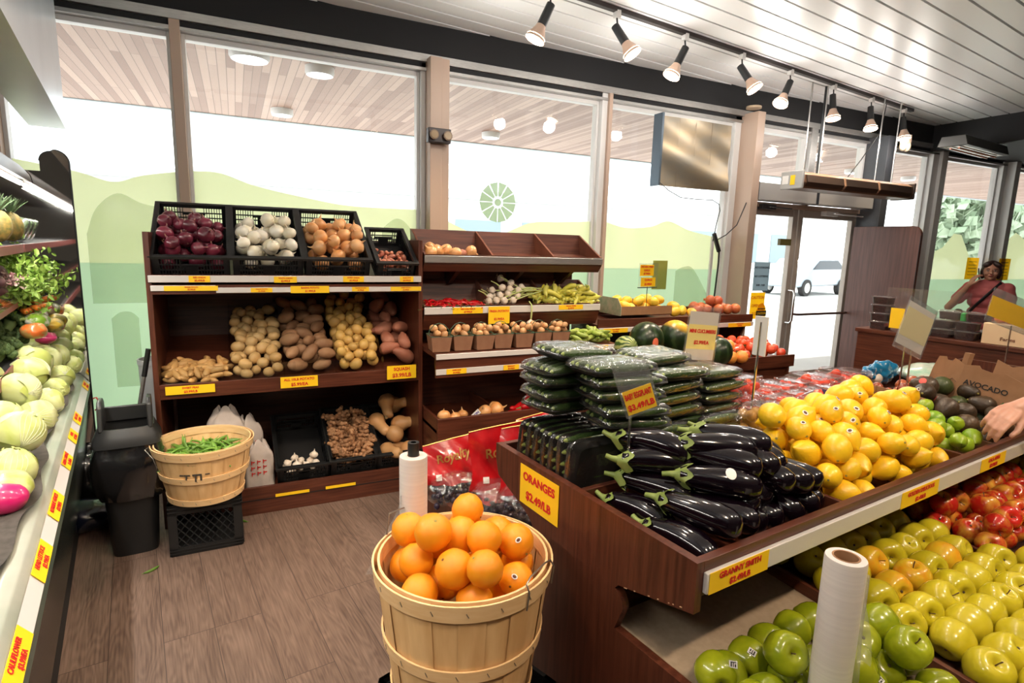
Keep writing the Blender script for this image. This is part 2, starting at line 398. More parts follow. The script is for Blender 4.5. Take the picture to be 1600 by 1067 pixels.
# ---- door: two leaves, header box, two transom windows
DX0,DX1,DM=4.70,6.60,5.57
struct(B().box(DX0,DX1,YW-.02,YW+.1,2.08,2.13).ob('trim_12',TAN,bev=.003))
def transom(i,x0,x1):
    o=struct(B().box(x0,x1,YW+.046,YW+.052,2.3,2.87).ob('window_%d'%i,GLASS)); b=B()
    for a in ((x0,x0+.03,2.3,2.87),(x1-.03,x1,2.3,2.87),(x0+.03,x1-.03,2.83,2.87),(x0+.03,x1-.03,2.3,2.33)): b.box(a[0],a[1],YW,YW+.09,a[2],a[3])
    b.ob('window_frame',WHT,o,bev=.002)
transom(9,4.70,5.60); transom(10,5.70,6.60)
struct(B().box(5.60,5.70,YW-.05,YW+.1,2.13,2.93).ob('trim_13',ALU,bev=.003))
def header(x0,x1,lab):
    t=empty('door_operator',lab,'door operator',((x0+x1)/2,YW-.1,2.215),group='door operators over the entrance'); w=(x1-x0)/2
    B().box(-w,w,-.09,.06,-.085,.085).ob('housing',mat('satin_steel',(.55,.54,.52),.4,.4),t,bev=.004)
    B().box(-w-.006,-w,-.092,.06,-.087,.087).ob('end_cap',DKG,t); B().box(w,w+.006,-.092,.06,-.087,.087).ob('end_cap',DKG,t)
header(4.74,5.60,'satin steel door operator box over the left glass door'); header(5.64,6.56,'satin steel door operator box over the right glass door')
def leaf(i,x0,x1,hinge):
    o=struct(B().box(x0+.06,x1-.06,YW+.03,YW+.038,.25,2.0).ob('door_%d'%i,GLASS)); b=B()
    m=mat('taupe_aluminium',(.46,.41,.36),.45,.2)
    b.box(x0,x0+.07,YW,YW+.06,.02,2.08); b.box(x1-.07,x1,YW,YW+.06,.02,2.08); b.box(x0+.07,x1-.07,YW,YW+.06,2.0,2.08); b.box(x0+.07,x1-.07,YW,YW+.06,.02,.25)
    b.ob('door_frame',m,o,bev=.003); return o
d1=leaf(1,4.72,5.58,0); d2=leaf(2,5.60,6.58,1)
B().tube([(5.545,YW,1.20),(5.545,YW-.07,1.20),(5.545,YW-.09,1.17),(5.545,YW-.09,.87),(5.545,YW-.07,.84),(5.545,YW,.84)],.013,10).ob('door_handle',CHROME,d1)
B().tube([(5.64,YW,.93),(5.66,YW-.07,.93),(6.5,YW-.07,.93),(6.54,YW,.93)],.014,10).ob('push_bar',mat('brown_bar',(.12,.07,.06),.35,.6),d2)
B().box(5.33,5.5,YW-.015,YW+.02,1.69,1.76).ob('door_latch_box',mat('olive_box',(.10,.085,.02),.5),d1)
for dd,x0,x1,z in ((d1,4.95,5.25,2.075),(d2,5.95,6.5,2.05)):
    b=B(); b.box(x0,x0+.2,YW-.07,YW,z-.02,z+.03); b.obb(((x0+x1)/2+.08,YW-.10,z),(x1-x0+.1,.02,.012),rotm(0,0,rad(8))); b.ob('door_closer',WHT if dd is d2 else DKG,dd,bev=.002)
# stickers on the left leaf
ly=YW+.026
card('door_notice',['NO LOUNGING','NO LOITERING','8:00 - 9:00'],.235,.31,(5.14,ly,1.35),(0,0,0),'grey paper notice taped high on the left glass door','notice',filmm('grey_paper',(.42,.50,.54),.97),size=.03,tc=INK)
card('door_notice',['CAUTION','OPEN 24','7 DAYS'],.215,.29,(5.12,ly,1.03),(0,0,0),'yellow paper notice under the grey notice on the left glass door','notice',YELT,size=.045,tc=mat('orange_ink',(.8,.2,.01),.6))
o=B().prism([(.075*math.cos(t*PI/12),.115*math.sin(t*PI/12)) for t in range(24)],0,.002,lambda p,q,t:(p,t,q)).ob('door_decal',YELT,None,(5.185,ly-.006,.945)); tag(o,'oval yellow and black AUTOMATIC CAUTION DOOR decal on the left glass door','decal')
B().box(-.078,.078,-.002,0,-.03,.03).ob('black_band',INK,o)
lettering(o,'CAUTION',.034,(0,-.003,0),YEL,.001,sx=.85); lettering(o,'AUTOMATIC',.02,(0,-.002,.05),INK); lettering(o,'DOOR',.026,(0,-.002,-.055),INK)
o=card('accessibility_decal',[''],.105,.165,(4.885,ly,.99),(0,0,0),'small blue wheelchair decal low on the left glass door','decal',BLUT)
WHP=mat('white_print',(.85,.85,.85),.5)
b=B(); b.tube([(.0+.026*math.cos(a*PI/8+.3),-.003,-.025+.026*math.sin(a*PI/8+.3)) for a in range(-11,5)],.0035,6); b.tube([(-.008,-.003,.035),(-.005,-.003,-.005),(.018,-.003,-.005),(.03,-.003,-.04)],.004,6); b.ell((-.008,-.003,.05),(.008,.003,.008)); b.ob('wheelchair_symbol',WHP,o)
# ---- frosted films on the glass
F1=filmm('film_pale_green',(.88,.93,.66),.80); F2=filmm('film_mint_green',(.66,.82,.62),.88); F3=filmm('film_grey_green',(.55,.68,.48),.80)
def film(top,z0,m,n,y=YW+.045):
    pts=[(x,z) for x,z in top]+[(top[-1][0],z0),(top[0][0],z0)]
    return struct(B().prism(pts,y-.0006,y,lambda p,q,t:(p,t,q)).ob('trim_%d'%n,m,smooth=0))
def crv(pts,n=10):
    out=[]
    for i in range(len(pts)-1):
        p0=pts[max(i-1,0)];p1=pts[i];p2=pts[i+1];p3=pts[min(i+2,len(pts)-1)]
        for k in range(n):
            t=k/n; out.append(tuple(.5*((2*p1[j])+(-p0[j]+p2[j])*t+(2*p0[j]-5*p1[j]+4*p2[j]-p3[j])*t*t+(-p0[j]+3*p1[j]-3*p2[j]+p3[j])*t**3) for j in(0,1)))
    return out+[pts[-1]]
z0=.2
film(crv([(-1.17,2.03),(-.87,1.98),(-.68,1.93),(-.52,1.98),(-.32,2.02)]),1.42,F1,20)
film(crv([(-.24,2.03),(-.07,2.03),(.15,1.96),(.48,1.90),(.8,1.86),(1.3,1.86)]),1.42,F1,21)
film(crv([(1.51,1.80),(1.76,1.70),(1.98,1.68),(2.3,1.80),(2.6,1.82),(2.92,1.84)]),1.42,F1,22)
film(crv([(3.03,1.86),(3.3,1.80),(3.6,1.82),(3.82,1.88),(4.1,1.80),(4.51,1.74)]),1.42,F1,23)
for k,(a,b) in enumerate(((-1.17,-.32),(-.24,1.30),(1.51,2.92),(3.03,4.51))): film([(a,1.42),(b,1.42)],z0,F2,24+k)
film(crv([(6.82,1.6),(7.1,1.85),(7.4,1.9),(7.84,1.94)]),1.42,F1,28); film([(6.82,1.42),(7.84,1.42)],z0,F2,29)
film([(8.12,1.62),(8.5,1.74),(8.72,1.93),(8.9,1.92),(9.2,1.6),(9.49,1.42)],1.32,F1,30); film([(8.12,1.32),(9.49,1.32)],z0,F2,31)
film([(9.8,1.7),(10.3,2.0),(11.5,1.6)],1.32,F1,32); film([(9.75,1.32),(11.5,1.32)],z0,F2,33)
film([(-.74,.62),(-.72,.60),(-.66,.60),(-.63,.63),(-.63,1.08),(-.74,1.08)][3:0:-1] and crv([(-.75,1.06),(-.70,1.10),(-.64,1.10),(-.60,1.06)],4),.60,filmm('painted_shadow_green',(.62,.70,.50),.30),60,YW+.0435)  # shadow silhouettes put on the glass as darker green film shapes, here and below
film(crv([(-.84,1.60),(-.78,1.76),(-.66,1.86),(-.52,1.80),(-.33,1.78)],6),1.16,filmm('painted_shadow_green',(.62,.70,.50),.30),61,YW+.0435)
film(crv([(1.02,1.70),(1.12,1.78),(1.2,1.76),(1.28,1.66)],6),1.5,filmm('painted_shadow_green',(.62,.70,.50),.30),62,YW+.0435)
film(crv([(3.95,1.40),(4.05,1.44),(4.18,1.42),(4.4,1.15)],6),.9,filmm('painted_shadow_green',(.62,.70,.50),.30),63,YW+.0435)
# wagon-wheel decal
b=B(); yy=YW+.044
for k in range(12):
    a0=k*PI/6+.06; a1=(k+1)*PI/6-.06
    b.prism([(.05*math.cos(a0),.05*math.sin(a0)),(.165*math.cos(a0-.03),.165*math.sin(a0-.03)),(.165*math.cos(a1+.03),.165*math.sin(a1+.03)),(.05*math.cos(a1),.05*math.sin(a1))],0,.001,lambda p,q,t:(p,t,q))
b.prism([(.03*math.cos(t*PI/8),.03*math.sin(t*PI/8)) for t in range(16)],0,.001,lambda p,q,t:(p,t,q))
tag(b.ob('wheel_decal',F3,None,(1.99,yy,1.955)),'round grey green spoked wheel decal on the middle window','decal')
# notice taped on the film, seen from behind
tag(B().box(3.66,3.84,YW+.040,YW+.041,1.22,1.50).ob('taped_paper',filmm('olive_paper',(.50,.47,.16),.9),None),'small olive paper taped to the green film near the sheet metal panel','paper')
for x0,yn,lab in((9.12,YW+.036,'yellow handwritten notice on the window, left of the woman'),(9.55,YW-.145,'yellow handwritten notice by the window post, right of the woman')):
    o=B().box(x0,x0+.3,yn,yn+.002,1.32,1.62).ob('window_notice',YELT); tag(o,lab,'notice')
    bb=B()
    for k in range(5): bb.box(x0+.05,x0+.25,yn-.002,yn-.0005,1.56-k*.045,1.567-k*.045)
    bb.ob('writing',INK,o)
# ================================================================ outside the windows
PAVE=mat('pale_concrete_pavement',(.62,.61,.58),.8,col2=(.55,.54,.52),scale=2)
struct(B().box(-60,90,YW+.14,90,-.16,-.04).ob('floor',PAVE))
def soffit_mat():
    m,nt,p=nodes('canopy_boards'); N=nt.nodes; L=nt.links
    tc=N.new('ShaderNodeTexCoord'); mp=N.new('ShaderNodeMapping'); mp.inputs['Rotation'].default_value=(0,0,PI/2); L.new(tc.outputs['Object'],mp.inputs[0])
    br=N.new('ShaderNodeTexBrick'); br.inputs['Scale'].default_value=1; br.inputs['Brick Width'].default_value=2.4; br.inputs['Row Height'].default_value=.07; br.inputs['Mortar Size'].default_value=.003
    br.inputs['Color1'].default_value=(.25,.125,.085,1); br.inputs['Color2'].default_value=(.50,.33,.26,1); br.inputs['Mortar'].default_value=(.16,.085,.06,1); br.offset=.43
    L.new(mp.outputs[0],br.inputs[0]); L.new(br.outputs[0],p.inputs['Base Color']); p.inputs['Roughness'].default_value=.5; return m
struct(B().box(-14,40,YW+.14,8.0,3.06,3.14).ob('trim_40',soffit_mat()))
struct(B().box(-14,40,8.0,8.12,3.05,3.4).ob('trim_41',mat('blue_grey_fascia',(.4,.47,.5),.5)))
SURF=mat('canopy_lamp_white',(.8,.8,.8),.4)
def canopy_lamp(x,y,lab,r=.17):
    t=empty('canopy_lamp',lab,'ceiling lamp',(x,y,3.06)); B().lathe([(0,-.001),(r,0),(r,-.05),(r*.9,-.07),(r*.9,-.06),(0,-.06)],28).ob('housing',SURF,t)
    B().lathe([(0,-.066),(r*.85,-.066)],24).ob('diffuser',mat('lamp_glow',(1,1,1),.5,emit=3),t)
canopy_lamp(.17,5.25,'large round canopy lamp outside, nearest the left end of the second window',.15); canopy_lamp(.72,5.4,'round drum lamp under the outdoor canopy, right of the ring lamp',.12); canopy_lamp(.55,7.3,'distant round lamp under the outdoor canopy',.12); canopy_lamp(5.9,5.5,'drum lamp under the outdoor canopy above the doors')
canopy_lamp(3.1,7.2,'round canopy lamp seen over the wheel decal',.12); canopy_lamp(9.6,6.6,'small recessed canopy lamp seen through the right windows',.12); canopy_lamp(11.2,6.6,'small recessed canopy lamp seen farther right through the windows',.12)
# building across, cars, trees
bd=empty('shop_building','pale low building across the car park','building',(16,44,0)); BW=mat('pale_render',(.62,.62,.6),.7)
B().box(-45,45,0,8,0,5.5).ob('wall',BW,bd); B().box(-46,46,-.4,0,5.2,5.9).ob('parapet',mat('grey_parapet',(.5,.52,.53),.6),bd)
for k in range(14):
    w=B().box(-42+k*6,-42+k*6+4,-.06,0,.6,3.6).ob('window',mat('far_glass',(.25,.32,.36),.2),bd)
LEAF=mat('tree_leaf',(.30,.40,.26),.6,col2=(.42,.50,.36),scale=2)  # leaf green paled to imitate the glare outdoors
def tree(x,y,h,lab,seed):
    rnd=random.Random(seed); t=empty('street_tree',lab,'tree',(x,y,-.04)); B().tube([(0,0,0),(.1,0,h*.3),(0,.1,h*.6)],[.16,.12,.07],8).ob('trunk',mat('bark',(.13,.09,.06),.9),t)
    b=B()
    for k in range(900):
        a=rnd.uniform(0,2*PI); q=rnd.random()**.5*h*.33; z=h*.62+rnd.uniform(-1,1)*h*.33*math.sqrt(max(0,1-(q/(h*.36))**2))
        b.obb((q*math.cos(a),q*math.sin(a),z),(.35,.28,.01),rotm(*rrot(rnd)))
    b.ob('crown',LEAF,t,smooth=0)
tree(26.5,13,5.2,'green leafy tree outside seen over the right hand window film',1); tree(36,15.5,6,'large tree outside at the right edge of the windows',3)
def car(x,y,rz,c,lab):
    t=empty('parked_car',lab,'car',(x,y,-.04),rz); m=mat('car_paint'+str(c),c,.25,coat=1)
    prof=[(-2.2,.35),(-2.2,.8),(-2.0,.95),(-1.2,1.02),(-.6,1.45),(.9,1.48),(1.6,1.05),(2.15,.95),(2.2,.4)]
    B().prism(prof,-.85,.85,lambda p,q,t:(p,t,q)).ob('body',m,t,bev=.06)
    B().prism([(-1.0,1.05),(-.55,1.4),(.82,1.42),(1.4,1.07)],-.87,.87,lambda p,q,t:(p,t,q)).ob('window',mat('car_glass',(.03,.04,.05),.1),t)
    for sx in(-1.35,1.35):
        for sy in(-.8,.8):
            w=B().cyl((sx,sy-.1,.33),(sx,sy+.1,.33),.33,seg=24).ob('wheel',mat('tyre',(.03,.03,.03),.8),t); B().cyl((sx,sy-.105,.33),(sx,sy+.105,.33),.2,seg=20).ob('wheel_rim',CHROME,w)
car(21.5,16.3,rad(8),(.36,.42,.48),'dark grey blue car parked outside the right glass door')  # dark car, its paint lightened to imitate bright outdoor haze
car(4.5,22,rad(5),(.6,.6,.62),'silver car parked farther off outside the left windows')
# ================================================================ track lights
BULB=mat('lit_reflector_bulb',(1,.86,.66),.4,emit=14,ecol=(1,.82,.58)); BHOUS=mat('pale_bulb_housing',(.6,.42,.32),.35)
LTS={}
def head(x,y,z,tilt,az,lab,grp,power=1.0,beam=75):
    t=empty('track_light',lab,'track light',(x,y,z),group=grp)
    B().box(-.02,.02,-.02,.02,-.035,.012).ob('track_adapter',WHT,t,bev=.003)
    B().tube([(0,0,-.035),(0.006,0,-.07),(0,0,-.10)],.006,6).ob('arm',BLK,t)
    R=rotm(0,tilt,0); R=Matrix.Rotation(az,3,'Z')@R; c=Vector((0,0,-.10)); dn=R@Vector((0,0,-1))
    sk=B(); sk.tube([c-dn*.02,c+dn*.12],[.027,.03],16).ob('socket',BLK,t)
    h=B(); h.tube([c+dn*.12,c+dn*.14,c+dn*.20,c+dn*.215],[.03,.036,.062,.064],20,cap=False); h.ob('bulb_housing',BHOUS,t,smooth=60)
    f=B(); f.tube([c+dn*.196,c+dn*.212,c+dn*.219],[.0615,.05,.001],20,cap=False); f.ob('bulb_face',BULB,t,smooth=170)
    l=bpy.data.lights.new('spot','SPOT'); l.energy=SPOT_W*power; l.color=SPOT_COL; l.spot_size=rad(beam); l.spot_blend=.8; l.shadow_soft_size=.05
    lo=bpy.data.objects.new('lamp_light',l); COL.objects.link(lo); lo.parent=t; lo.location=c+dn*.24
    lo.rotation_euler=dn.to_track_quat('-Z','Y').to_euler()
    l=bpy.data.lights.new('spill','POINT'); l.energy=6.5*power; l.color=(1,.94,.88); l.shadow_soft_size=.06
    lo=bpy.data.objects.new('lamp_spill',l); COL.objects.link(lo); lo.parent=t; lo.location=c+dn*.29; return t
def track(x0,x1,y0,lab):
    a=Vector((x0,y0,3.19)); d=Vector((math.cos(ca),math.sin(ca),0))
    L=(x1-x0)/math.cos(ca)
    o=B().box(0,L,-.018,.018,-.02,.008).ob('light_track',mat('dark_track',(.03,.02,.018),.5),None,a,ca); tag(o,lab,'light track'); return a,d
track(-.6,6.75,3.04,'long dark light track on the white ceiling carrying the visible spot heads')
def ty(x): return 3.04+(x+.6)*math.tan(ca)
HD=[(1.83,.42,-.3),(2.39,.6,2.3),(3.07,.45,-.2),(3.75,.6,2.1),(4.43,.5,.1),(5.14,.2,1.2),(5.86,.25,1.0),(6.57,.2,1.4)]
nm=['first','second','third','fourth','fifth','sixth','seventh','eighth']
for i,(x,tl,az) in enumerate(HD):
    head(x,ty(x),3.17,tl,az,'black and tan spot head on the ceiling track, %s from the left'%nm[i],'spot heads on the long ceiling track',power=1.25 if i<4 else 1.0,beam=95)
# ================================================================ produce kinds (prototypes, removed again once copied)
def noise3(seed):
    r=random.Random(seed); k=[(Vector((r.gauss(0,1),r.gauss(0,1),r.gauss(0,1))),r.uniform(0,6)) for _ in range(5)]
    return lambda d,f=2.0: sum(math.sin(f*a.dot(d)+p) for a,p in k)/5
def blobs(name,m,r,n=4,amp=.06,f=2.2,seg=16,rings=11,bend=0,taper=0):
    out=[]
    for i in range(n):
        ns=noise3(i*7+hash_(name)); sz=(r[0],r[1],r[2])
        b=B(); b.ell((0,0,0),sz,seg=seg,rings=rings,fn=lambda d:1+amp*ns(d,f))
        if bend or taper:
            L=max(sz); vs=[]
            for v in b.v:
                x,y,z=v; t=z/sz[2]; k=1-taper*t; vs.append((x*k+bend*sz[2]*(t*t-.3),y*k,z))
            b.v=vs
        me=b.mesh(name,m,180); o=bpy.data.objects.new(name,me); COL.objects.link(o); out.append(o)
    return out
def hash_(s): return sum(ord(c)*(i+1) for i,c in enumerate(s))%997
def lathes(name,m,prof,n=1,seg=22,amp=0,fn=None):
    out=[]
    for i in range(n):
        ns=noise3(i*5+hash_(name))
        def g(v,th):
            if amp:
                d=v.normalized() if v.length>1e-6 else v; v=v*(1+amp*ns(d,2.0))
            return fn(v,th) if fn else v
        me=B().lathe(prof,seg,fn=g).mesh(name,m,180); o=bpy.data.objects.new(name,me); COL.objects.link(o); out.append(o)
    return out
def addpart(protos,name,me,loc=(0,0,0),rot=(0,0,0)):
    for p in protos: mo(name,me,p,loc,rot=rot)
def onion_kind(name,c1,c2,r,tipc):
    m=mat(name+'_skin',c1,.3,col2=c2,scale=5,stretch=(3,3,.6),rand=.16,coat=.3,sss=.05,bump=.15,bscale=25)
    prof=[(.0,-.88),(.10,-.9),(.35,-.86),(.7,-.66),(.93,-.32),(1,0),(.95,.33),(.76,.62),(.5,.82),(.26,.93),(.15,1.05),(.12,1.22),(.05,1.34),(0,1.3)]
    pr=lathes(name,m,[(a*r,b*r*.9) for a,b in prof],3,20,.05)
    t=B(); rn=random.Random(2)
    for k in range(9): 
        a=rn.uniform(0,6.28); t.tube([(0,0,-.78*r),(.08*r*math.cos(a),.08*r*math.sin(a),-.93*r)],[.02*r,.008*r],4)
    t.tube([(0,0,1.1*r),(.05*r,0,1.35*r),(.12*r,.03*r,1.5*r)],[.1*r,.06*r,.02*r],6)
    me=t.mesh('root_and_neck',mat('onion_neck_dry'+name,tipc,.7),60)
    addpart(pr,'dry_neck',me); return pr
def upish(s=.5):
    return lambda rnd:(rnd.gauss(0,s),rnd.gauss(0,s),rnd.uniform(0,6.28))
def flat(s=.2):   # long axis (z) laid down
    def f(rnd):
        M=Matrix.Rotation(rnd.uniform(0,6.28),3,'Z')@Matrix.Rotation(PI/2+rnd.gauss(0,s),3,'Y')@Matrix.Rotation(rnd.uniform(0,6.28),3,'Z'); return M.to_euler()
    return f
# ================================================================ first shelf unit (left of the window wall)
UX0,UX1,UY=-.425,1.045,3.455
def vboard(b,x0,x1,y0,y1,z0,z1): b.box(x0,x1,y0,y1,z0,z1)
u1=empty('produce_shelf_unit','tall dark walnut shelf unit with onions on top and potatoes in the middle','shelf unit',((UX0+UX1)/2,UY,0))
cx=(UX0+UX1)/2; hw=(UX1-UX0)/2
for sx in(-1,1):
    b=B(); x0=sx*hw-(.026 if sx>0 else 0); b.box(x0,x0+.026,0,.68,0,1.62); b.ob('side_panel',WDZ,u1,bev=.0015)
B().box(-hw+.026,hw-.026,.665,.68,0,1.61).ob('back_panel',WDARK,u1)
b=B(); f=lambda p,q,t:(t,p,q)
b.prism([(.0,1.35),(.0,1.402),(.05,1.385),(.6,1.52),(.66,1.52),(.66,1.49),(.06,1.345)],-hw+.026,hw-.026,f); b.ob('top_shelf',WDX,u1)
b=B(); b.prism([(.0,.735),(.0,.815),(.022,.815),(.03,.775),(.655,.98),(.655,.955),(.04,.735)],-hw+.026,hw-.026,f); b.ob('middle_shelf',WDX,u1,bev=.001)
b=B(); b.prism([(.0,.0),(.0,.165),(.02,.165),(.03,.115),(.655,.28),(.655,.255),(.04,.09),(.03,0)],-hw+.026,hw-.026,f); b.ob('bottom_shelf',WDX,u1,bev=.001)
B().box(-hw+.028,hw-.028,-.004,.0,.087,.091).ob('plinth_joint',BLKM,u1)
for i,(a,c_,z,h) in enumerate(((-hw+.012,-.15,1.381,.036),(-.15,hw-.012,1.381,.036))):
    B().box(a,c_,-.012,.0,z-h/2,z+h/2).ob('price_rail',RAIL,u1,bev=.002)
B().box(-hw+.02,-.415,-.012,0,1.318,1.347).ob('price_rail',RAIL,u1,bev=.002); B().box(-.415,hw-.012,-.012,0,1.306,1.335).ob('price_rail',RAIL,u1,bev=.002)
B().box(-hw+.026,hw-.026,.0,.02,1.30,1.36).ob('rail_board',WDX,u1)
def ptag(lines,x,z,w,h,lab,y=UY-.0135,name='price_label',m=None,rot=(0,0,0),size=None):
    return card(name,lines,w,h,(x,y,z),rot,lab,m=m,size=size)
ptag(['RED ONION','$2.49/LB'],-.18,1.381,.10,.034,'small yellow RED ONION price label on the upper grey rail')
ptag(['WHITE ONION','$2.99/LB'],.245,1.378,.12,.034,'small yellow WHITE ONION price label on the upper grey rail')
ptag(['SWEET ONION','$2.49/LB'],.62,1.381,.12,.034,'small yellow SWEET ONION price label on the upper grey rail')
ptag(['SHALLOTS','$3.99/LB'],.94,1.381,.085,.034,'small yellow SHALLOTS price label on the upper grey rail')
ptag(['FINGER POTATO','$2.99/LB'],-.22,1.332,.25,.026,'long yellow FINGER POTATO price label at the left of the lower rail')
ptag(['YELLOW POTATO','$1.49/LB'],.12,1.32,.11,.024,'pale yellow label on the lower rail left of BAKING POTATO')
ptag(['BAKING POTATO','$1.99/LB'],.375,1.322,.21,.04,'yellow BAKING POTATO price label in the middle of the lower rail',y=UY-.015)
ptag(['YUKON POTATO','$1.99/LB'],.66,1.322,.10,.026,'small yellow label on the lower rail right of BAKING POTATO')
ptag(['SWEET POTATO','$1.99/LB'],.935,1.322,.19,.026,'yellow SWEET POTATO price label at the right end of the lower rail')
ptag(['SWEET PEAS','$3.99/LB'],-.255,.785,.235,.046,'yellow SWEET PEAS price label on the middle shelf edge')
ptag(['ALL 10LB POTATO','$5.99/EA'],.30,.785,.205,.065,'yellow ALL 10LB POTATO $5.99/EA price label on the middle shelf edge')
ptag(['SQUASH','$3.99/LB'],.905,.80,.185,.086,'large yellow SQUASH $3.99/LB price label at the right of the middle shelf',y=UY-.018)
ptag([''],.24,.105,.19,.018,'thin yellow strip label on the plinth, the left one'); ptag([''],.52,.105,.18,.018,'thin yellow strip label on the plinth, the right one')
# ---- folding crates
def crate_meshes(w,d,h):
    """slotted plastic crate: origin at front bottom centre, x width, y depth"""
    t=.012; walls=[]
    def wall(L,H,slots,handle):
        b=B(); b.box(0,L,0,t,0,.028); b.box(0,L,0,t,H-.022,H); b.box(0,.03,0,t,0,H); b.box(L-.03,L,0,t,0,H); b.box(L/2-.03,L/2+.03,0,t,0,H-.06)
        n=int((L-.06)/.0135)
        for k in range(n):
            x=.03+k*(L-.06)/n
            if handle and abs(x-L/2)<.055:
                b.box(x,x+.004,0,t*.6,.02,H-.065); continue
            b.box(x,x+.004,0,t*.6,.02,H-.02)
        for z in (H*.38,H*.6): b.box(.02,L-.02,0,t*.6,z,z+.005)
        if handle: b.box(L/2-.06,L/2+.06,0,t,H-.068,H-.06)
        return b
    fw=wall(w,h,1,True).mesh('front_wall',BLK,0); sw=wall(d,h,1,False).mesh('side_wall',BLK,0)
    bb=B(); bb.box(-w/2,w/2,0,d,0,.006)
    rim=B(); e=.012
    for (a,b_,c_,d_) in ((-w/2-e,w/2+e,-e,.006),(-w/2-e,w/2+e,d-.006,d+e),(-w/2-e,-w/2+.006,.006,d-.006),(w/2-.006,w/2+e,.006,d-.006)): rim.box(a,b_,c_,d_,h-.014,h)
    return dict(fw=fw,sw=sw,base=bb.mesh('base',BLKM,0),rim=rim.mesh('rim',BLK,0),w=w,d=d,h=h)
def crate(me,loc,tilt,lab,group=None,rz=0):
    t=empty('produce_crate',lab,'crate',loc,0,group,rot=(tilt,0,rz)); w,d=me['w'],me['d']
    mo('front_wall',me['fw'],t,(-w/2,0,0)); mo('back_wall',me['fw'],t,(w/2,d,0),PI)
    mo('side_wall',me['sw'],t,(-w/2,d,0),-PI/2); mo('side_wall',me['sw'],t,(w/2,0,0),PI/2)
    mo('crate_base',me['base'],t); mo('rim',me['rim'],t)
    bpy.context.view_layer.update(); return t,t.matrix_basis.copy()
CR=crate_meshes(.365,.57,.15); CRS=crate_meshes(.235,.40,.13)
TL=rad(31)
redo=onion_kind('red_onion',(.085,.008,.018),(.2,.025,.05),.041,(.35,.18,.12))
whio=onion_kind('white_onion',(.72,.66,.48),(.84,.80,.70),.041,(.7,.6,.4))
yelo=onion_kind('yellow_onion',(.62,.27,.085),(.78,.44,.2),.044,(.6,.4,.2))
shal=blobs('shallot',mat('shallot_skin',(.42,.10,.06),.35,col2=(.6,.25,.14),scale=12,rand=.25,coat=.3),(.014,.013,.024),3,.1)
for (x,lab,pr,n,il,grp,sd) in ((-.215,'black slotted crate of red onions, leftmost on the top shelf',redo,40,'dark red onion heaped in the leftmost black crate','red onions in the crate',3),
        (.165,'black slotted crate of white onions on the top shelf',whio,34,'white onion heaped in the second black crate','white onions in the crate',4),
        (.545,'black slotted crate of yellow sweet onions on the top shelf',yelo,36,'shiny yellow onion heaped in the third black crate','sweet onions in the crate',5)):
    t,Mx=crate(CR,(x,UY+.085,1.372),TL,lab)
    Rz_=Mx.to_3x3()
    it=pile(n,.043,(-.172,.172),(.012,.50),lambda a,b:.02+.04*max(0,(b-.1)),lambda a,b:.215-.0*b if b<.36 else .215-(b-.36)*.9,sd,40)
    heap(pr,it,.043,il,grp,Mx,upish(.8),sd)
t,Mx=crate(CRS,(.885,UY+.05,1.372),TL,'small black slotted crate of shallots at the right end of the top shelf')
heap(shal,pile(70,.0175,(-.105,.105),(.012,.25),lambda a,b:.03,lambda a,b:.105-(b*.12),9,30),.0175,'small reddish shallot in the smallest black crate','shallots in the crate',Mx,None,9)
hide(redo); hide(whio); hide(shal)
# ---- potato bins with clear dividers
BINX=[-.398,-.06,.225,.515,.80,1.018]
for x in BINX[1:-1]:
    B().prism([(.022,.80),(.022,.905),(.60,1.20),(.64,1.20),(.64,.99)],-.002,.002,lambda p,q,t:(t,p,q)).ob('clear_divider',ACR,u1,(x-cx,0,0))
B().box(-hw+.03,hw-.30,.016,.019,.80,.9).ob('clear_front_guard',ACR,u1)
pm=dict(rough=.55,rand=.18,bump=.25,bscale=30)
fing=blobs('fingerling_potato',mat('fingerling_skin',(.50,.27,.085),.5,col2=(.62,.38,.15),scale=14,rand=.15),(.0165,.0165,.04),4,.1,bend=.12)
yelp=blobs('yellow_potato',mat('yellow_potato_skin',(.54,.33,.12),.5,col2=(.64,.44,.2),scale=9,rand=.15,bump=.2,bscale=40),(.030,.028,.036),4,.07)
russ=blobs('baking_potato',mat('russet_skin',(.27,.13,.062),.65,col2=(.36,.2,.10),scale=14,rand=.15,bump=.3,bscale=50),(.034,.031,.054),4,.08)
yuk=blobs('round_potato',mat('round_potato_skin',(.66,.42,.11),.45,col2=(.56,.33,.10),scale=6,rand=.14),(.031,.029,.035),4,.06)
swp=blobs('sweet_potato',mat('sweet_potato_skin',(.36,.12,.07),.6,col2=(.46,.19,.12),scale=12,rand=.15,bump=.2,bscale=40),(.038,.036,.07),4,.1,bend=.15,taper=.3)
flo=lambda a,b:.80+max(0,(b-.03))*.42
for i,(pr,n,r,top,il,grp) in enumerate(((fing,190,.017,(.875,.16),'small tan fingerling potato in the leftmost bin','fingerling potatoes'),(yelp,135,.030,(.90,.45),'pale yellow potato in the second bin from the left','yellow potatoes'),
        (russ,70,.040,(.93,.47),'rough brown baking potato in the middle bin','baking potatoes'),(yuk,135,.031,(.93,.55),'round golden potato in the fourth bin','round golden potatoes'),(swp,34,.050,(.94,.56),'reddish sweet potato in the rightmost bin','sweet potatoes'))):
    it=pile(n,r,(BINX[i]+.004,BINX[i+1]-.004),(.026,.64),flo,lambda a,b,top=top:top[0]+top[1]*b,20+i,36)
    it=[(a,b+UY,z,q) for a,b,z,q in it]
    heap(pr,it,r,il,grp,None,flat(.35) if pr is not yuk else None,30+i,scl=1.08)
hide(fing); hide(yuk); hide(yelp); hide(russ)
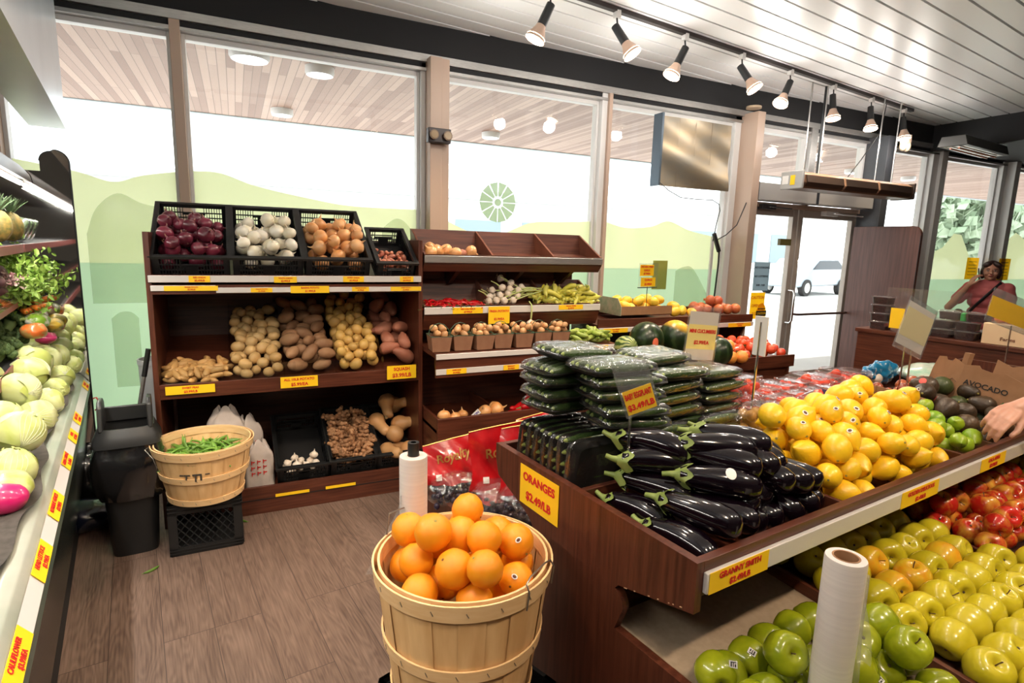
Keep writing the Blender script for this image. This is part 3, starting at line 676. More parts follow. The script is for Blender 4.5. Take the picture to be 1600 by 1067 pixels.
# ---- bottom shelf: crates, ginger, squash, garlic, paper sacks
gcr=crate_meshes(.30,.50,.13)
gar=[]
GM=mat('garlic_skin',(.72,.60,.47),.55,col2=(.8,.72,.62),scale=10,rand=.12)
def garlic_mesh(r=.027):
    prof=[(0,-.75),(.3,-.8),(.75,-.62),(1,-.15),(.92,.25),(.6,.6),(.28,.85),(.14,1.1),(.1,1.5),(0,1.5)]
    return B().lathe([(a*r,z*r) for a,z in prof],24,fn=lambda v,th:Vector((v.x*(1+.07*math.cos(7*th)),v.y*(1+.07*math.cos(7*th)),v.z))).mesh('garlic_bulb',GM,180)
gb=mo('garlic_bulb',garlic_mesh())
def boxm(loc,tilt,rz=0): return Matrix.Translation(loc)@Euler((tilt,0,rz)).to_matrix().to_4x4()
t,Mx=crate(gcr,(.315,UY+.06,.14),rad(22),'dark crate of loose garlic on the bottom shelf, left of the ginger')
heap([gb],pile(18,.025,(-.13,.10),(.012,.12),lambda a,b:.03,lambda a,b:.135,41,20),.027,'loose garlic bulb in the bottom shelf crate','garlic bulbs in the bottom crate',Mx,upish(1.0),1)
ging=[]
GIM=mat('ginger_skin',(.30,.145,.065),.6,col2=(.42,.225,.11),scale=18,rand=.15,bump=.3,bscale=70)
for k in range(4):
    rn=random.Random(50+k); b=B(); p=Vector((-.04,0,0))
    for j in range(5):
        d=Vector((.026,rn.uniform(-.01,.01),rn.uniform(-.006,.006))); b.ell(p,(.019,.0145,.014),rotm(*rrot(rn)),8,6)
        for s in (1,-1):
            if rn.random()<.8:
                q=p+Vector((rn.uniform(-.01,.01),s*rn.uniform(.016,.026),rn.uniform(-.01,.018))); b.ell((p+q)/2,(.012,.016,.011),None,8,6); b.ell(q,(.0115,.0125,.0105),None,8,6)
        p=p+d
    ging.append(b.ob('ginger_root',GIM,smooth=180))
t,Mx=crate(gcr,(.62,UY+.055,.15),rad(24),'dark crate heaped with ginger on the bottom shelf')
heap(ging,pile(62,.026,(-.135,.135),(.03,.46),lambda a,b:.02+b*.12,lambda a,b:.14+b*.42 if b<.4 else .32,42,30),.026,'knobbly tan ginger root heaped in the bottom shelf crate','ginger roots',Mx,None,2)
hide(ging)
def squash_mesh(k):
    prof=[(0,-1),(.12,-1.0),(.55,-.9),(.86,-.6),(.95,-.3),(.85,0),(.64,.3),(.56,.7),(.56,1.1),(.48,1.4),(.25,1.52),(0,1.5)]
    r=.056
    return B().lathe([(a*r,z*r*1.25) for a,z in prof],20,fn=lambda v,th:Vector((v.x+.06*k*(v.z/.1)**2*.3,v.y,v.z))).mesh('butternut_squash',mat('butternut_skin',(.55,.27,.10),.4,col2=(.63,.36,.16),scale=7,rand=.12),180)
sq=[mo('butternut_squash',squash_mesh(k)) for k in (0,1,-1)]
st=B().cyl((0,0,.105),(0.004,0,.122),.010,.007,8).mesh('stem',mat('squash_stem',(.3,.2,.09),.7)); addpart(sq,'stem',st)
t,Mx=crate(gcr,(.90,UY+.05,.15),rad(24),'dark crate of butternut squash on the bottom shelf, under the SQUASH label')
SQ=[(.85,.09,.235,80,20,'the one lying lowest with its blossom end forward'),(.97,.10,.235,95,-160,'the front one, seen end on near the crate rim'),(.91,.20,.325,85,170,'round end facing out in the middle of the heap'),
    (.82,.28,.375,110,20,'leaning on the ginger at the left of the heap'),(.90,.38,.475,120,-15,'standing highest at the back of the heap'),(.98,.24,.37,75,60,'lying slantwise at the right of the heap'),(.975,.40,.46,70,30,'leaning in the far right corner')]
for i,(x,y,z,tl,az,ll) in enumerate(SQ):
    dup(sq[i%3],(x,UY+y,z+.012),(rad(tl),0,rad(az)),'tan butternut squash, '+ll,'butternut squash in the bottom crate',1.13)
hide(sq)
SACK=mat('white_paper_sack',(.60,.54,.50),.7,col2=(.5,.44,.41),scale=9,bump=.9,bscale=22)
def sack(x,y,z,h,w,rz,lab,grp=None,word=True):
    ns=noise3(int(h*100)); 
    def fn(u,v):
        a=2*PI*u; k=1-.15*v if v<.7 else (1-.15*v)*(1-((v-.7)*3.0)**2*.8); cr=.16*math.sin(a*5+v*6)*(.3+v)+.16*ns(Vector((math.cos(a)*2,math.sin(a)*2,v*4)),2)
        sqx=abs(math.cos(a))**.6*math.copysign(1,math.cos(a)); sqy=abs(math.sin(a))**.6*math.copysign(1,math.sin(a))
        return (w/2*sqx*k*(1+cr*.5),w*.32*sqy*k*(1+cr*.5),h*v+.02*math.sin(a*3)*(v>.9))
    o=B().grid(fn,40,18,cu=True).ob('paper_sack',SACK,None,(x,y,z),rz,smooth=180); tag(o,lab,'sack',grp)
    b=B(); rn=random.Random(5)
    for j in range(3):
        for k in range(3):
            b.box(-.05+k*.032,-.05+k*.032+.02,-w*.335,-w*.33,h*.35+j*.035,h*.35+j*.035+.006); b.box(-.05+k*.032,-.05+k*.032+.005,-w*.335,-w*.33,h*.35+j*.035-.012,h*.35+j*.035+.012)
    if word: b.ob('red_print',RED,o)
    return o
sack(-.10,UY+.15,.19,.43,.22,.1,'crumpled white paper sack behind the pea basket',word=False); sack(.015,UY+.20,.2,.34,.17,.5,'crumpled white sack with red print, the rear one right of the basket'); sack(.065,UY+.10,.14,.27,.17,.15,'crumpled white sack with red print, the front one beside the garlic crate')
# ================================================================ second shelf unit
VX0,VX1=1.05,2.37; vc=(VX0+VX1)/2; vw=(VX1-VX0)/2
u2=empty('produce_shelf_unit','open walnut shelf unit of stepped sloping trays right of the potato unit','shelf unit',(vc,UY,0))
Y0=-.015
def fprism(pts,name,m,x0=-vw,x1=vw,bev=.001): return B().prism(pts,x0,x1,lambda p,q,t:(t,p,q)).ob(name,m,u2,bev=bev)
fprism([(.30,.5),(.30,1.52),(.32,1.52),(.32,.5)],'back_panel',WDX,x1=vw-.05)
# top tray: front board, floor, back board, ends
def vtray(zf,zb0,bl,ends=2,divs=(),dep=.26,rise=.16,name='top'):
    # zf front lip top, zb0 bottom of the front board
    fprism([(Y0,zf-.06),(Y0,zf),(Y0+.018,zf),(Y0+.018,zf-.06)],'tray_front',WDX)
    fprism([(Y0+.0,zf-.06),(Y0+.04,zb0),(Y0+.06,zb0),(Y0+.02,zf-.06)],'tray_underboard',WDX)
    fprism([(Y0+.018,zf-.035),(Y0+dep,zf+.015),(Y0+dep,zf-.0),(Y0+.018,zf-.055)],'tray_floor',WDX)
    fprism([(Y0+dep,zf-.07),(Y0+dep+.05,zf+rise),(Y0+dep+.065,zf+rise),(Y0+dep+.02,zf-.07)],'tray_back',WDX)
    for x in (-vw,)+tuple(divs)+(vw-.014,):
        B().prism([(Y0+.04,zb0+.01),(Y0+.001,zf-.055),(Y0+.001,zf),(Y0+dep+.05,zf+rise),(Y0+dep+.02,zf-.04),(Y0+.06,zb0+.01)],x,x+.014,lambda p,q,t:(t,p,q)).ob('tray_divider',WEDGE if x not in(-vw,) else WDY,u2,bev=.001)
    B().box(-vw,vw,Y0-.012,Y0,zf-.052,zf-.006).ob('price_rail',ALU if name=='top' else RAIL,u2,bev=.003)
    fprism([(Y0-.0,zf-.01),(Y0,zf+.001),(Y0+.02,zf+.001),(Y0+.02,zf-.01)],'lip_edge',WEDGE)
vtray(1.535,1.428,0,divs=(-.2,.26))
vtray(1.21,1.055,0,divs=(-.2,.235),dep=.24,rise=.15,name='mid')
# lower shelf, second rail, plinth box
fprism([(-.25,.86),(-.25,.95),(.30,.955),(.30,.93),(-.23,.92),(-.23,.86)],'lower_shelf',WDX)
B().box(-vw,vw,-.267,-.255,.915,.948).ob('price_rail',RAIL,u2,bev=.002); B().box(-vw,vw,-.262,-.25,.82,.855).ob('price_rail',RAIL,u2,bev=.002)
fprism([(-.2555,.80),(-.2555,.918),(-.24,.918),(-.24,.80)],'rail_board',WDX)
B().box(-vw,vw,.28,.30,.0,.95).ob('lower_back_panel',WDX,u2)
b=B(); b.box(-vw,vw,-.30,-.28,0,.555); b.ob('bin_front',WDX,u2,bev=.002)
for x in (-vw,-.23,.25,vw-.018): B().box(x,x+.018,-.28,.28,.0,.555).ob('bin_side' if x in(-vw,vw-.018) else 'bin_divider',WDY,u2,bev=.002)
B().box(-vw,vw,-.28,.28,.46,.48).ob('bin_floor',WDX,u2)
for x in (-.42,.05,.45):
    B().prism([(.06,1.43),(.30,1.43),(.30,1.33),(.24,1.33)],x,x+.03,lambda p,q,t:(t,p,q)).ob('bracket',WDARK,u2)
y2=UY+Y0
# onions
bpy.context.view_layer.update()
for i,(x,y,z) in enumerate(((1.11,.06,1.545),(1.17,.10,1.555),(1.235,.13,1.56),(1.27,.05,1.545),(1.39,.08,1.555),(1.14,.17,1.57))):
    dup(yelo[i%3],(x,y2+y,z),(rad(60*i),rad(20*i-40),i),'yellow onion, '+['leftmost in the','second in the','third in the','fourth in the','largest, at the right end of the','rear one in the'][i]+' nearly empty top tray','loose onions in the top tray',(1,1,1))
dup(swp[0],(1.325,y2+.07,1.54),(0,rad(80),.3),'tan sweet potato among the onions in the top tray',None,(.75,.75,.75))
for i,(x,y,z,s) in enumerate(((1.12,-.21,.545,.95),(1.19,-.22,.535,.8),(1.25,-.19,.535,.8),(1.40,-.20,.545,1.0),(1.475,-.22,.555,1.15),(1.50,-.12,.54,.9))):
    dup(yelo[i%3],(x,UY+y,z),(rad(30*i-50),rad(20-15*i),i*2),'shiny yellow onion in the bottom bin, '+['left end','low front of the left three','rear of the left three','left of the right hand three','tallest of the right hand three','rear of the right hand three'][i],'loose onions in the bottom bin',(s,s,s))
hide(yelo)
t=card('paper_tag',['ONION'],.09,.035,(1.32,UY-.22,.53),(0,rad(-40),0),'white paper tag sticking up between the onions of the bottom bin','tag',PAPER,tc=mat('blue_ink',(.1,.08,.4),.6))
# chillies
def peppertube(name,L,r,m,curve,seed,tip=.15,stemL=.03,stemm=None):
    rn=random.Random(seed); n=9; pts=[]; rr=[]
    for i in range(n):
        t=i/(n-1); pts.append((curve*math.sin(PI*t)*L,0,-L/2+L*t)); rr.append(r*((.75+.6*t)*(1 if t<.8 else 1-(t-.8)*2.2) if t>.02 else tip))
    o=B().tube(pts,rr,10).ob(name,m,smooth=180)
    s=B().tube([(0,0,L/2-.004),(.004,0,L/2+stemL*.5),(.01,0,L/2+stemL)],[r*.45,r*.22,r*.2],6).mesh('stem',stemm or mat('pepper_stem',(.16,.26,.05),.5),60); mo('stem',s,o); return o
CHM=mat('chilli_skin',(.52,.008,.012),.22,coat=.5,rand=.25); 
chi=[peppertube('red_chilli',.10,.0065,CHM,c_,i) for i,c_ in enumerate((.12,-.15,.2))]
it=pile(140,.0095,(1.075,1.47),(y2+.02,y2+.20),lambda a,b:1.18+.2*(b-y2),lambda a,b:1.215+.11*max(0,1-abs(a-1.28)/.2)+.1*(b-y2),61,14)
heap(chi,it,.0095,'thin red chilli in the low pile of the second tray','red chillies',None,flat(.12),3)
# red peppers in the bottom bin
LRP=[peppertube('red_pepper',.13,.02,CHM,c_,i) for i,c_ in enumerate((.15,-.1))]
for i,(x,y,z,e) in enumerate(((1.62,-.20,.53,(0,1.5,.1)),(1.72,-.22,.54,(0,1.5,2.9)),(1.66,-.13,.54,(0,1.5,.4)),(1.735,-.18,.60,(.3,.3,.1)),(1.80,-.20,.55,(0,1.4,1.2)),(1.9,-.17,.54,(0,1.5,2.4)))):
    dup(LRP[i%2],(x,UY+y,z),e,'glossy red pepper in the bottom bin','red peppers in the bottom bin')
hide(chi); hide(LRP); hide(swp)
# garlic bunches with green stalks
STK=mat('garlic_stalk',(.42,.52,.16),.5,col2=(.6,.62,.3),scale=10)
rn=random.Random(8)
gl=[(1.515,.05,1.165),(1.54,.10,1.19),(1.57,.05,1.17),(1.575,.14,1.23),(1.61,.08,1.20),(1.62,.03,1.17),(1.645,.13,1.25),(1.66,.19,1.31),(1.665,.07,1.21),(1.69,.04,1.17),(1.70,.12,1.24),(1.72,.15,1.28),(1.735,.07,1.20),(1.76,.11,1.23),(1.80,.14,1.25),(1.64,.16,1.20),(1.59,.17,1.19)]
for i,(x,y,z) in enumerate(gl):
    z+=.065; o=mo('garlic_bunch',gb.data,None,(x,y2+y,z)); tag(o,'garlic bulb with a long green stalk in the second tray','garlic','stalked garlic in the second tray')
    tgt=Vector((1.86+rn.uniform(-.06,.12),y2+.06+rn.uniform(-.02,.08),1.27+rn.uniform(-.01,.05))); d=(tgt-Vector((x,y2+y,z)))
    if i%5==1: d=Vector((-.10,-.02,.05))
    L=d.length; o.rotation_euler=d.to_track_quat('Z','Y').to_euler(); o.scale=(1,1,1)
    b=B(); b.tube([(0,0,.03),(0,.004,L*.5),(.006,0,L*.95)],[.0055,.0045,.003],6); 
    b.ob('stalk',STK,o); r=B()
    for k in range(14):
        a=rn.uniform(0,6.28); r.tube([(0,0,-.018),(.012*math.cos(a),.012*math.sin(a),-.03),(.018*math.cos(a),.018*math.sin(a),-.036)],.0008,3)
    r.ob('roots',mat('garlic_roots',(.5,.36,.22),.8),o)
o=mo('garlic_bunch',gb.data,None,(1.79,y2-.035,1.085),rot=(PI,0,0)); o.rotation_euler=(rad(8),0,0); tag(o,'single garlic bulb hanging by its stalk over the rail','garlic')
B().tube([(0,0,.03),(0,.0,.08),(.004,.02,.125),(.0,.05,.14)],[.006,.006,.005,.004],6).ob('stalk',STK,o)
hide([gb])
# banana peppers
BPM=mat('banana_pepper_skin',(.60,.55,.06),.25,col2=(.68,.66,.14),scale=4,coat=.4,rand=.16)
bp=[peppertube('banana_pepper',.14,.017,BPM,c_,i,stemm=mat('banana_stem',(.42,.5,.1),.5)) for i,c_ in enumerate((.12,-.14,.2,.03))]
it=pile(105,.0205,(1.91,2.36),(y2+.02,y2+.26),lambda a,b:1.18+.2*(b-y2),lambda a,b:1.285+.80*(b-y2),65,22)
heap(bp,it,.022,'pale yellow banana pepper heaped in the right end tray','banana peppers',None,flat(.4),7)
hide(bp)
# cardboard baskets of small potatoes
PB=mat('pulp_basket',(.30,.15,.085),.7,col2=(.26,.125,.07),scale=20); GRH=mat('green_wire_handle',(.03,.09,.05),.4)
def basket_proto():
    t=empty('potato_basket','x','basket'); b=B(); w0,w1,h,d0,d1=.052,.064,.095,.062,.075; th=.003
    def ring(z,w,d): return [(-w,-d,z),(w,-d,z),(w,d,z),(-w,d,z)]
    vs=ring(0,w0,d0)+ring(h,w1,d1)+ring(h,w1-th,d1-th)+ring(.004,w0-th,d0-th)
    fs=[(0,1,2,3),(12,15,14,13)]
    for k in range(4):
        j=(k+1)%4
        for l in range(3): fs.append((l*4+k,l*4+j,(l+1)*4+j,(l+1)*4+k))
    b._a(vs,fs); b.ob('paperboard_tub',PB,t,smooth=0)
    r=B(); r.tube([(-w1,-d1,h),(w1,-d1,h),(w1,d1,h),(-w1,d1,h)],.0035,6,closed=True); r.ob('green_rim',GRH,t)
    r=B(); r.tube([(-w1,0,h),(-w1*.95,0,h+.03),(-w1*.5,0,h+.062),(0,0,h+.072),(w1*.5,0,h+.062),(w1*.95,0,h+.03),(w1,0,h)],.0025,6); r.ob('handle',GRH,t)
    b=B(); b.prism([(-.012,-.012),(.012,-.012),(.012,.012),(-.012,.012)],0,.0008,lambda p,q,t:(p-.0,-d1+.011-t,q+.055)); b.box(-.02,.02,-d1+.0125,-d1+.014,.030,.034); b.ob('printed_mark',mat('dark_green_print',(.03,.06,.03),.6),t); return t
bpz=basket_proto(); sm=blobs('small_potato',mat('small_potato_skin',(.45,.22,.085),.5,col2=(.56,.32,.15),scale=9,rand=.2,bump=.2),(.021,.0195,.024),4,.1)
ords=['leftmost','second','third','middle','fifth','sixth','rightmost']
for i in range(7):
    x=1.045+i*.139+.055; y=UY-.165+.01*(i%2)
    o=dup(bpz,(x,y,.955),(0,0,rad(-6+4*(i%3))),'small brown cardboard basket with green handle, %s of seven in the row'%ords[i],'cardboard potato baskets')
    it=pile(15,.0235,(-.062,.062),(-.074,.074),lambda a,b:.078,lambda a,b:.15,70+i,14)
    heap(sm,it,.0225,'small brown potato in the %s cardboard basket'%ords[i],'potatoes in the %s basket'%ords[i],Matrix.Translation((x,y,.955)),None,i,ends=False)
hide(sm); hide([bpz])
# small cucumbers
CKM=mat('small_cucumber_skin',(.20,.30,.04),.4,col2=(.38,.46,.10),scale=9,rand=.2)
ck=blobs('small_cucumber',CKM,(.015,.015,.045),4,.06,bend=.1)
it=pile(75,.018,(2.02,2.36),(UY-.235,UY-.04),lambda a,b:.955,lambda a,b:1.03+.32*(b-UY+.235),81,18)
heap(ck,it,.019,'small light green cucumber heaped at the right end of the basket shelf','small cucumbers',None,flat(.25),8)
hide(ck)
ptag(['BANANA PEPPER','$2.99/LB'],2.12,1.186,.20,.034,'yellow price label on the rail under the banana peppers',y=y2-.014)
ptag(['RED CHILI PEPPER','$7.99/LB'],1.34,1.18,.21,.04,'yellow price label on the rail under the red chillies',y=y2-.014)
ptag(['FRESH POTATO','$2.99/EA'],1.56,1.145,.155,.115,'large yellow FRESH POTATO price card hanging below the garlic tray',y=y2-.02,size=.02)
ptag(['GREEN BASE','$3.99/EA'],1.18,.838,.13,.033,'yellow price label on the lower rail under the leftmost baskets',y=UY-.264)
ptag(['EGGPLANT','$3.99/EA'],1.55,.838,.11,.033,'yellow price label on the lower rail beside the stacked packs',y=UY-.264)
ptag(['MINI CUCUMBER','$2.99/LB'],2.2,.93,.17,.034,'yellow price label below the small cucumbers',y=UY-.27)
# ================================================================ third unit: low trays towards the door
u3=empty('produce_shelf_unit','low walnut two tier stand of melons, mangoes and tomatoes beside the door','shelf unit',(3.16,UY,0))
def g3(pts,name,m,x0,x1,bev=.001): return B().prism(pts,x0,x1,lambda p,q,t:(t,p,q)).ob(name,m,u3,bev=bev)
g3([(-.0,1.0),(0,1.085),(.015,1.085),(.015,1.04),(.36,1.07),(.36,1.12),(.375,1.12),(.375,1.0)],'upper_tray',WDX,-.78,.80)
B().box(-.78,.80,-.012,0,.985,1.02).ob('price_rail',RAIL,u3,bev=.002)
g3([(-.42,.715),(-.42,.81),(-.405,.81),(-.405,.76),(.30,.80),(.30,.72)],'lower_tray',WDX,-.78,.83)
for x in (-.78,.785):
    B().prism([(-.40,0),(-.40,.72),(.1,.74),(.14,.8),(.06,1.0),(.375,1.0),(.375,0)],x,x+.02,lambda p,q,t:(t,p,q)).ob('end_panel',WDZ,u3)
B().box(-.76,.785,.34,.36,0,1.0).ob('back_panel',mat('green_back_board',(.05,.075,.055),.6),u3)
B().box(-.76,.785,-.38,-.36,0,.72).ob('front_panel',WDX,u3)
ptag(['GALA MELON','$1.49/LB'],2.53,1.0,.22,.034,'yellow price label at the left end of the melon stand rail',y=UY-.0135); ptag(['POMEGRANATE','$2.99/LB'],3.80,1.0,.26,.034,'yellow price label at the right end of the melon stand rail',y=UY-.0135)
def stripes(name,c1,c2,n=9,patch=None):
    m,nt,p=nodes(name); N=nt.nodes; L=nt.links; tc=N.new('ShaderNodeTexCoord'); sp=N.new('ShaderNodeSeparateXYZ'); L.new(tc.outputs['Object'],sp.inputs[0])
    at=N.new('ShaderNodeMath'); at.operation='ARCTAN2'; L.new(sp.outputs[1],at.inputs[0]); L.new(sp.outputs[0],at.inputs[1])
    nz=N.new('ShaderNodeTexNoise'); nz.inputs['Scale'].default_value=16; L.new(tc.outputs['Object'],nz.inputs['Vector'])
    a=N.new('ShaderNodeMath'); a.operation='MULTIPLY_ADD'; a.inputs[1].default_value=.9; L.new(nz.outputs[0],a.inputs[0]); L.new(at.outputs[0],a.inputs[2])
    b=N.new('ShaderNodeMath'); b.operation='MULTIPLY'; b.inputs[1].default_value=n; L.new(a.outputs[0],b.inputs[0]); s=N.new('ShaderNodeMath'); s.operation='SINE'; L.new(b.outputs[0],s.inputs[0])
    cr=N.new('ShaderNodeValToRGB'); cr.color_ramp.elements[0].position=.45; cr.color_ramp.elements[0].color=(*c1,1); cr.color_ramp.elements[1].position=.75; cr.color_ramp.elements[1].color=(*c2,1)
    mr=N.new('ShaderNodeMapRange'); mr.inputs['From Min'].default_value=-1; L.new(s.outputs[0],mr.inputs[0]); L.new(mr.outputs[0],cr.inputs[0]); out=cr.outputs[0]
    if patch:
        gr=N.new('ShaderNodeMapRange'); gr.inputs['From Min'].default_value=.05; gr.inputs['From Max'].default_value=.10; dt=N.new('ShaderNodeVectorMath'); dt.operation='DOT_PRODUCT'; dt.inputs[1].default_value=patch
        L.new(tc.outputs['Object'],dt.inputs[0]); L.new(dt.outputs['Value'],gr.inputs[0]); mx=N.new('ShaderNodeMix'); mx.data_type='RGBA'; L.new(gr.outputs[0],mx.inputs[0]); L.new(out,mx.inputs[6]); mx.inputs[7].default_value=(.75,.42,.03,1); out=mx.outputs[2]
    L.new(out,p.inputs['Base Color']); p.inputs['Roughness'].default_value=.28; return m
def melon(x,y,z,r,m,lab,rot=(0,0,0),st=False,sq_=1.05):
    o=B().ell((0,0,0),(r,r,r*sq_),seg=32,rings=20).ob('watermelon',m,None,(x,y,z),rot=rot,smooth=180); tag(o,lab,'melon')
    if st:
        d=B().ell((0,0,0),(.026,.003,.034),seg=16,rings=8).ob('sticker',mat('melon_sticker',(.62,.14,.08),.5),o,(-.02,-r*.99,-.0))
    return o
WM1=stripes('dark_watermelon',(.008,.02,.006),(.022,.045,.014)); WM2=stripes('watermelon_yellow_patch',(.008,.02,.006),(.022,.045,.014),9,(.35,-.1,.93)); WM3=stripes('striped_melon',(.04,.09,.02),(.36,.42,.14),12)
melon(2.62,UY-.26,.965,.125,WM1,'large dark green watermelon with a round red sticker',(.0,0,0),True); melon(2.90,UY-.24,.965,.125,WM2,'large dark watermelon with a yellow patch on top'); melon(3.13,UY-.26,.93,.11,WM1,'dark watermelon half hidden behind the clear cucumber sign, left side')
melon(3.02,UY-.55,.91,.10,WM1,'dark watermelon right of the clear cucumber sign, by the tomatoes',(0,0,0)); melon(2.41,UY-.30,.93,.08,WM3,'small striped light green melon beside the small cucumbers',(1.2,.3,0)); melon(2.60,UY-.44,.87,.08,stripes('mottled_melon',(.05,.10,.03),(.5,.36,.05),5),'small green and yellow melon in front of the large ones')
melon(2.74,UY-.50,.80,.07,stripes('mottled_melon2',(.05,.10,.03),(.2,.16,.03),5),'small dark green melon just above the wrapped packs')
# mango box, mangoes, pomegranates
MGM=mat('mango_skin',(.82,.46,.03),.35,col2=(.9,.62,.06),scale=6,rand=.12,coat=.2)
mg=blobs('mango',MGM,(.041,.036,.056),3,.05)
bx=empty('mango_box','low printed cardboard tray of yellow mangoes on the upper stand','box',(2.83,UY+.19,1.10)); M2=mat('printed_carton',(.32,.34,.22),.6,col2=(.5,.42,.3),scale=25)
b=B(); b.box(-.22,.27,-.15,.15,0,.005); b.box(-.22,.27,-.15,-.145,0,.07); b.box(-.22,.27,.145,.15,0,.10); b.ob('tray',CARD,bx); B().prism([(-.15,0),(-.15,.07),(-.10,.13),(.1,.13),(.15,.10),(.15,0)],-.225,-.22,lambda p,q,t:(t,p,q)).ob('printed_end',M2,bx)
it=pile(17,.044,(2.62,3.08),(UY+.04,UY+.33),lambda a,b:1.10,lambda a,b:1.235,91,20); heap(mg,it,.044,'yellow mango in the open carton','mangoes in the carton',None,flat(.4),4)
for i,(x,y,z) in enumerate(((3.17,.08,1.115),(3.26,.10,1.12),(3.33,.06,1.105),(3.22,.16,1.15))): dup(mg[i%3],(x,UY+y,z),(.2,1.4,.4+i*.6),'orange yellow mango behind the clear sign, beside the pomegranates','loose mangoes')
POM=lathes('pomegranate',mat('pomegranate_skin',(.50,.075,.035),.35,col2=(.6,.2,.06),scale=5,rand=.15),[(a*.045,z*.043) for a,z in [(0,-.95),(.4,-.9),(.8,-.6),(1,-.1),(.93,.4),(.62,.8),(.3,.93),(.2,1.0),(.28,1.25),(.2,1.25),(.1,1.0),(0,.95)]],2,18,.05)
for i,(x,y,z) in enumerate(((3.50,.08,1.125),(3.62,.06,1.125),(3.73,.07,1.125),(3.84,.09,1.125),(3.56,.2,1.13),(3.68,.19,1.13),(3.45,.17,1.14),(3.60,.14,1.195),(3.80,.2,1.12),(3.40,.07,1.12),(3.66,.12,1.19))): dup(POM[i%2],(x,UY+y,z),(rad(40*i),rad(70),i),'red pomegranate piled at the right end of the upper stand','pomegranates')
TOM=mat('tomato_skin',(.66,.045,.018),.18,col2=(.74,.12,.03),scale=4,rand=.12,coat=.4)
tm=lathes('tomato',TOM,[(a*.036,z*.031) for a,z in [(0,-.9),(.4,-.93),(.8,-.7),(1,-.15),(.95,.35),(.7,.75),(.4,.88),(.15,.82),(0,.75)]],3,18,.04)
cal=B()
for k in range(5): a=k*2*PI/5; cal.tube([(0,0,.024),(.009*math.cos(a),.009*math.sin(a),.028),(.018*math.cos(a),.018*math.sin(a),.025)],[.003,.0025,.0008],4)
addpart(tm,'calyx',cal.mesh('calyx',mat('tomato_calyx',(.06,.16,.03),.6)))
it=pile(64,.039,(3.28,3.97),(UY-.40,UY-.02),lambda a,b:.77,lambda a,b:.88-.02*(a>3.7)+.18*(b-UY+.4),92,22)
heap(tm,it,.036,'ripe red tomato heaped in the lower tray by the door','loose tomatoes by the door',None,None,6); hide(tm)
gf=lathes('grapefruit',mat('grapefruit_skin',(.86,.36,.05),.4,col2=(.9,.28,.07),scale=3,rand=.1,bump=.2,bscale=120),[(a*.05,z*.047) for a,z in [(0,-.97),(.4,-.92),(.8,-.6),(1,0),(.8,.62),(.4,.93),(.1,.97),(0,.93)]],2,20,.02)
for i,(x,y,z) in enumerate(((3.17,-.46,.84),(3.10,-.36,.845),(3.26,-.36,.86),(3.16,-.40,.92),(3.28,-.48,.83),(3.20,-.28,.90),(3.33,-.40,.90),(3.38,-.49,.83))): dup(gf[i%2],(x,UY+y+.05,z),(i,i*2,0),'orange pink grapefruit between the dark watermelon and the tomatoes','grapefruits')
hide(gf); hide(POM); hide(mg)
t=empty('sign_holder','small clear sign with two yellow cards, GARLIC over QUINCE, in the mango carton','sign',(2.86,UY+.06,1.10),rad(8))
B().tube([(0,.004,0),(0,.004,.22)],.003,6).ob('pole',BLK,t); B().cyl((0,.004,0),(0,.004,.004),.035,seg=18).ob('base_plate',BLK,t); B().box(-.10,.10,-.004,.012,.21,.216).ob('ledge',BLK,t)
s=B().box(-.105,.105,0,.002,.215,.40).ob('clear_sleeve',SIGNP,t)
k=card('yellow_card',['ONTARIO FRESH','GARLIC','$7.99/EA'],.15,.085,(-.02,-.0015,.345),(0,0,0),None,None,size=.02); k.parent=s
k=card('yellow_card',['QUINCE','$2.49/EA'],.16,.07,(.0,-.0015,.255),(0,0,0),None,None,size=.022); k.parent=s
# ================================================================ display table (two sided gondola)
TBL=empty('display_table','large walnut produce table with a sloping lower tier of apples','display table',T(0,0,0),TA)
LEN=3.6
def arc(cx_,cy_,r,a0,a1,n=8): return [(cx_+r*math.cos(a0+(a1-a0)*k/n),cy_+r*math.sin(a0+(a1-a0)*k/n)) for k in range(n+1)]
# C shaped end board: (v,z)
EB=[(0,.95),(0,.832)]+[(.20,.775)]+arc(.245,.715,.05,PI/2,PI,6)+[(.195,.66)]
EB=[(0,.95),(.0,.832),(.23,.772)]+arc(.255,.715,.045,PI*.6,PI*1.0,6)+[(.235,.650),(.0,.655),(-.62,.60),(-.62,.50),(.28,0),(.56,0),(1.46,.46),(1.46,.56),(.62,.60)]+arc(.70,.68,.115,PI*1.15,PI*.62,8)+[(.823,.845),(.842,.90),(.842,.95)]
def eboard(u,name='end_board',t=.022): return B().prism(EB,u,u+t,lambda p,q,t_:(t_,p,q)).ob(name,WDZ,TBL)
eboard(0); eboard(LEN-.022)
def tb(x0,x1,y0,y1,z0,z1,name,m=WDX,bev=.0015): return B().box(x0,x1,y0,y1,z0,z1).ob(name,m,TBL,bev=bev)
tb(.022,LEN,0,.022,.868,.949,'front_lip'); tb(.022,LEN,.022,.82,.872,.885,'tray_floor'); tb(.022,LEN,.82,.84,.88,.95,'rear_lip'); tb(.022,LEN,.405,.423,.88,.948,'center_divider')
for u in (.60,1.36,2.2): tb(u,u+.014,.022,.405,.88,.944,'tray_divider',WDY)
tb(.022,LEN,-.012,0,.877,.925,'price_rail',RAIL,.002)
tb(.022,LEN,.30,.54,0,.87,'center_panel'); 
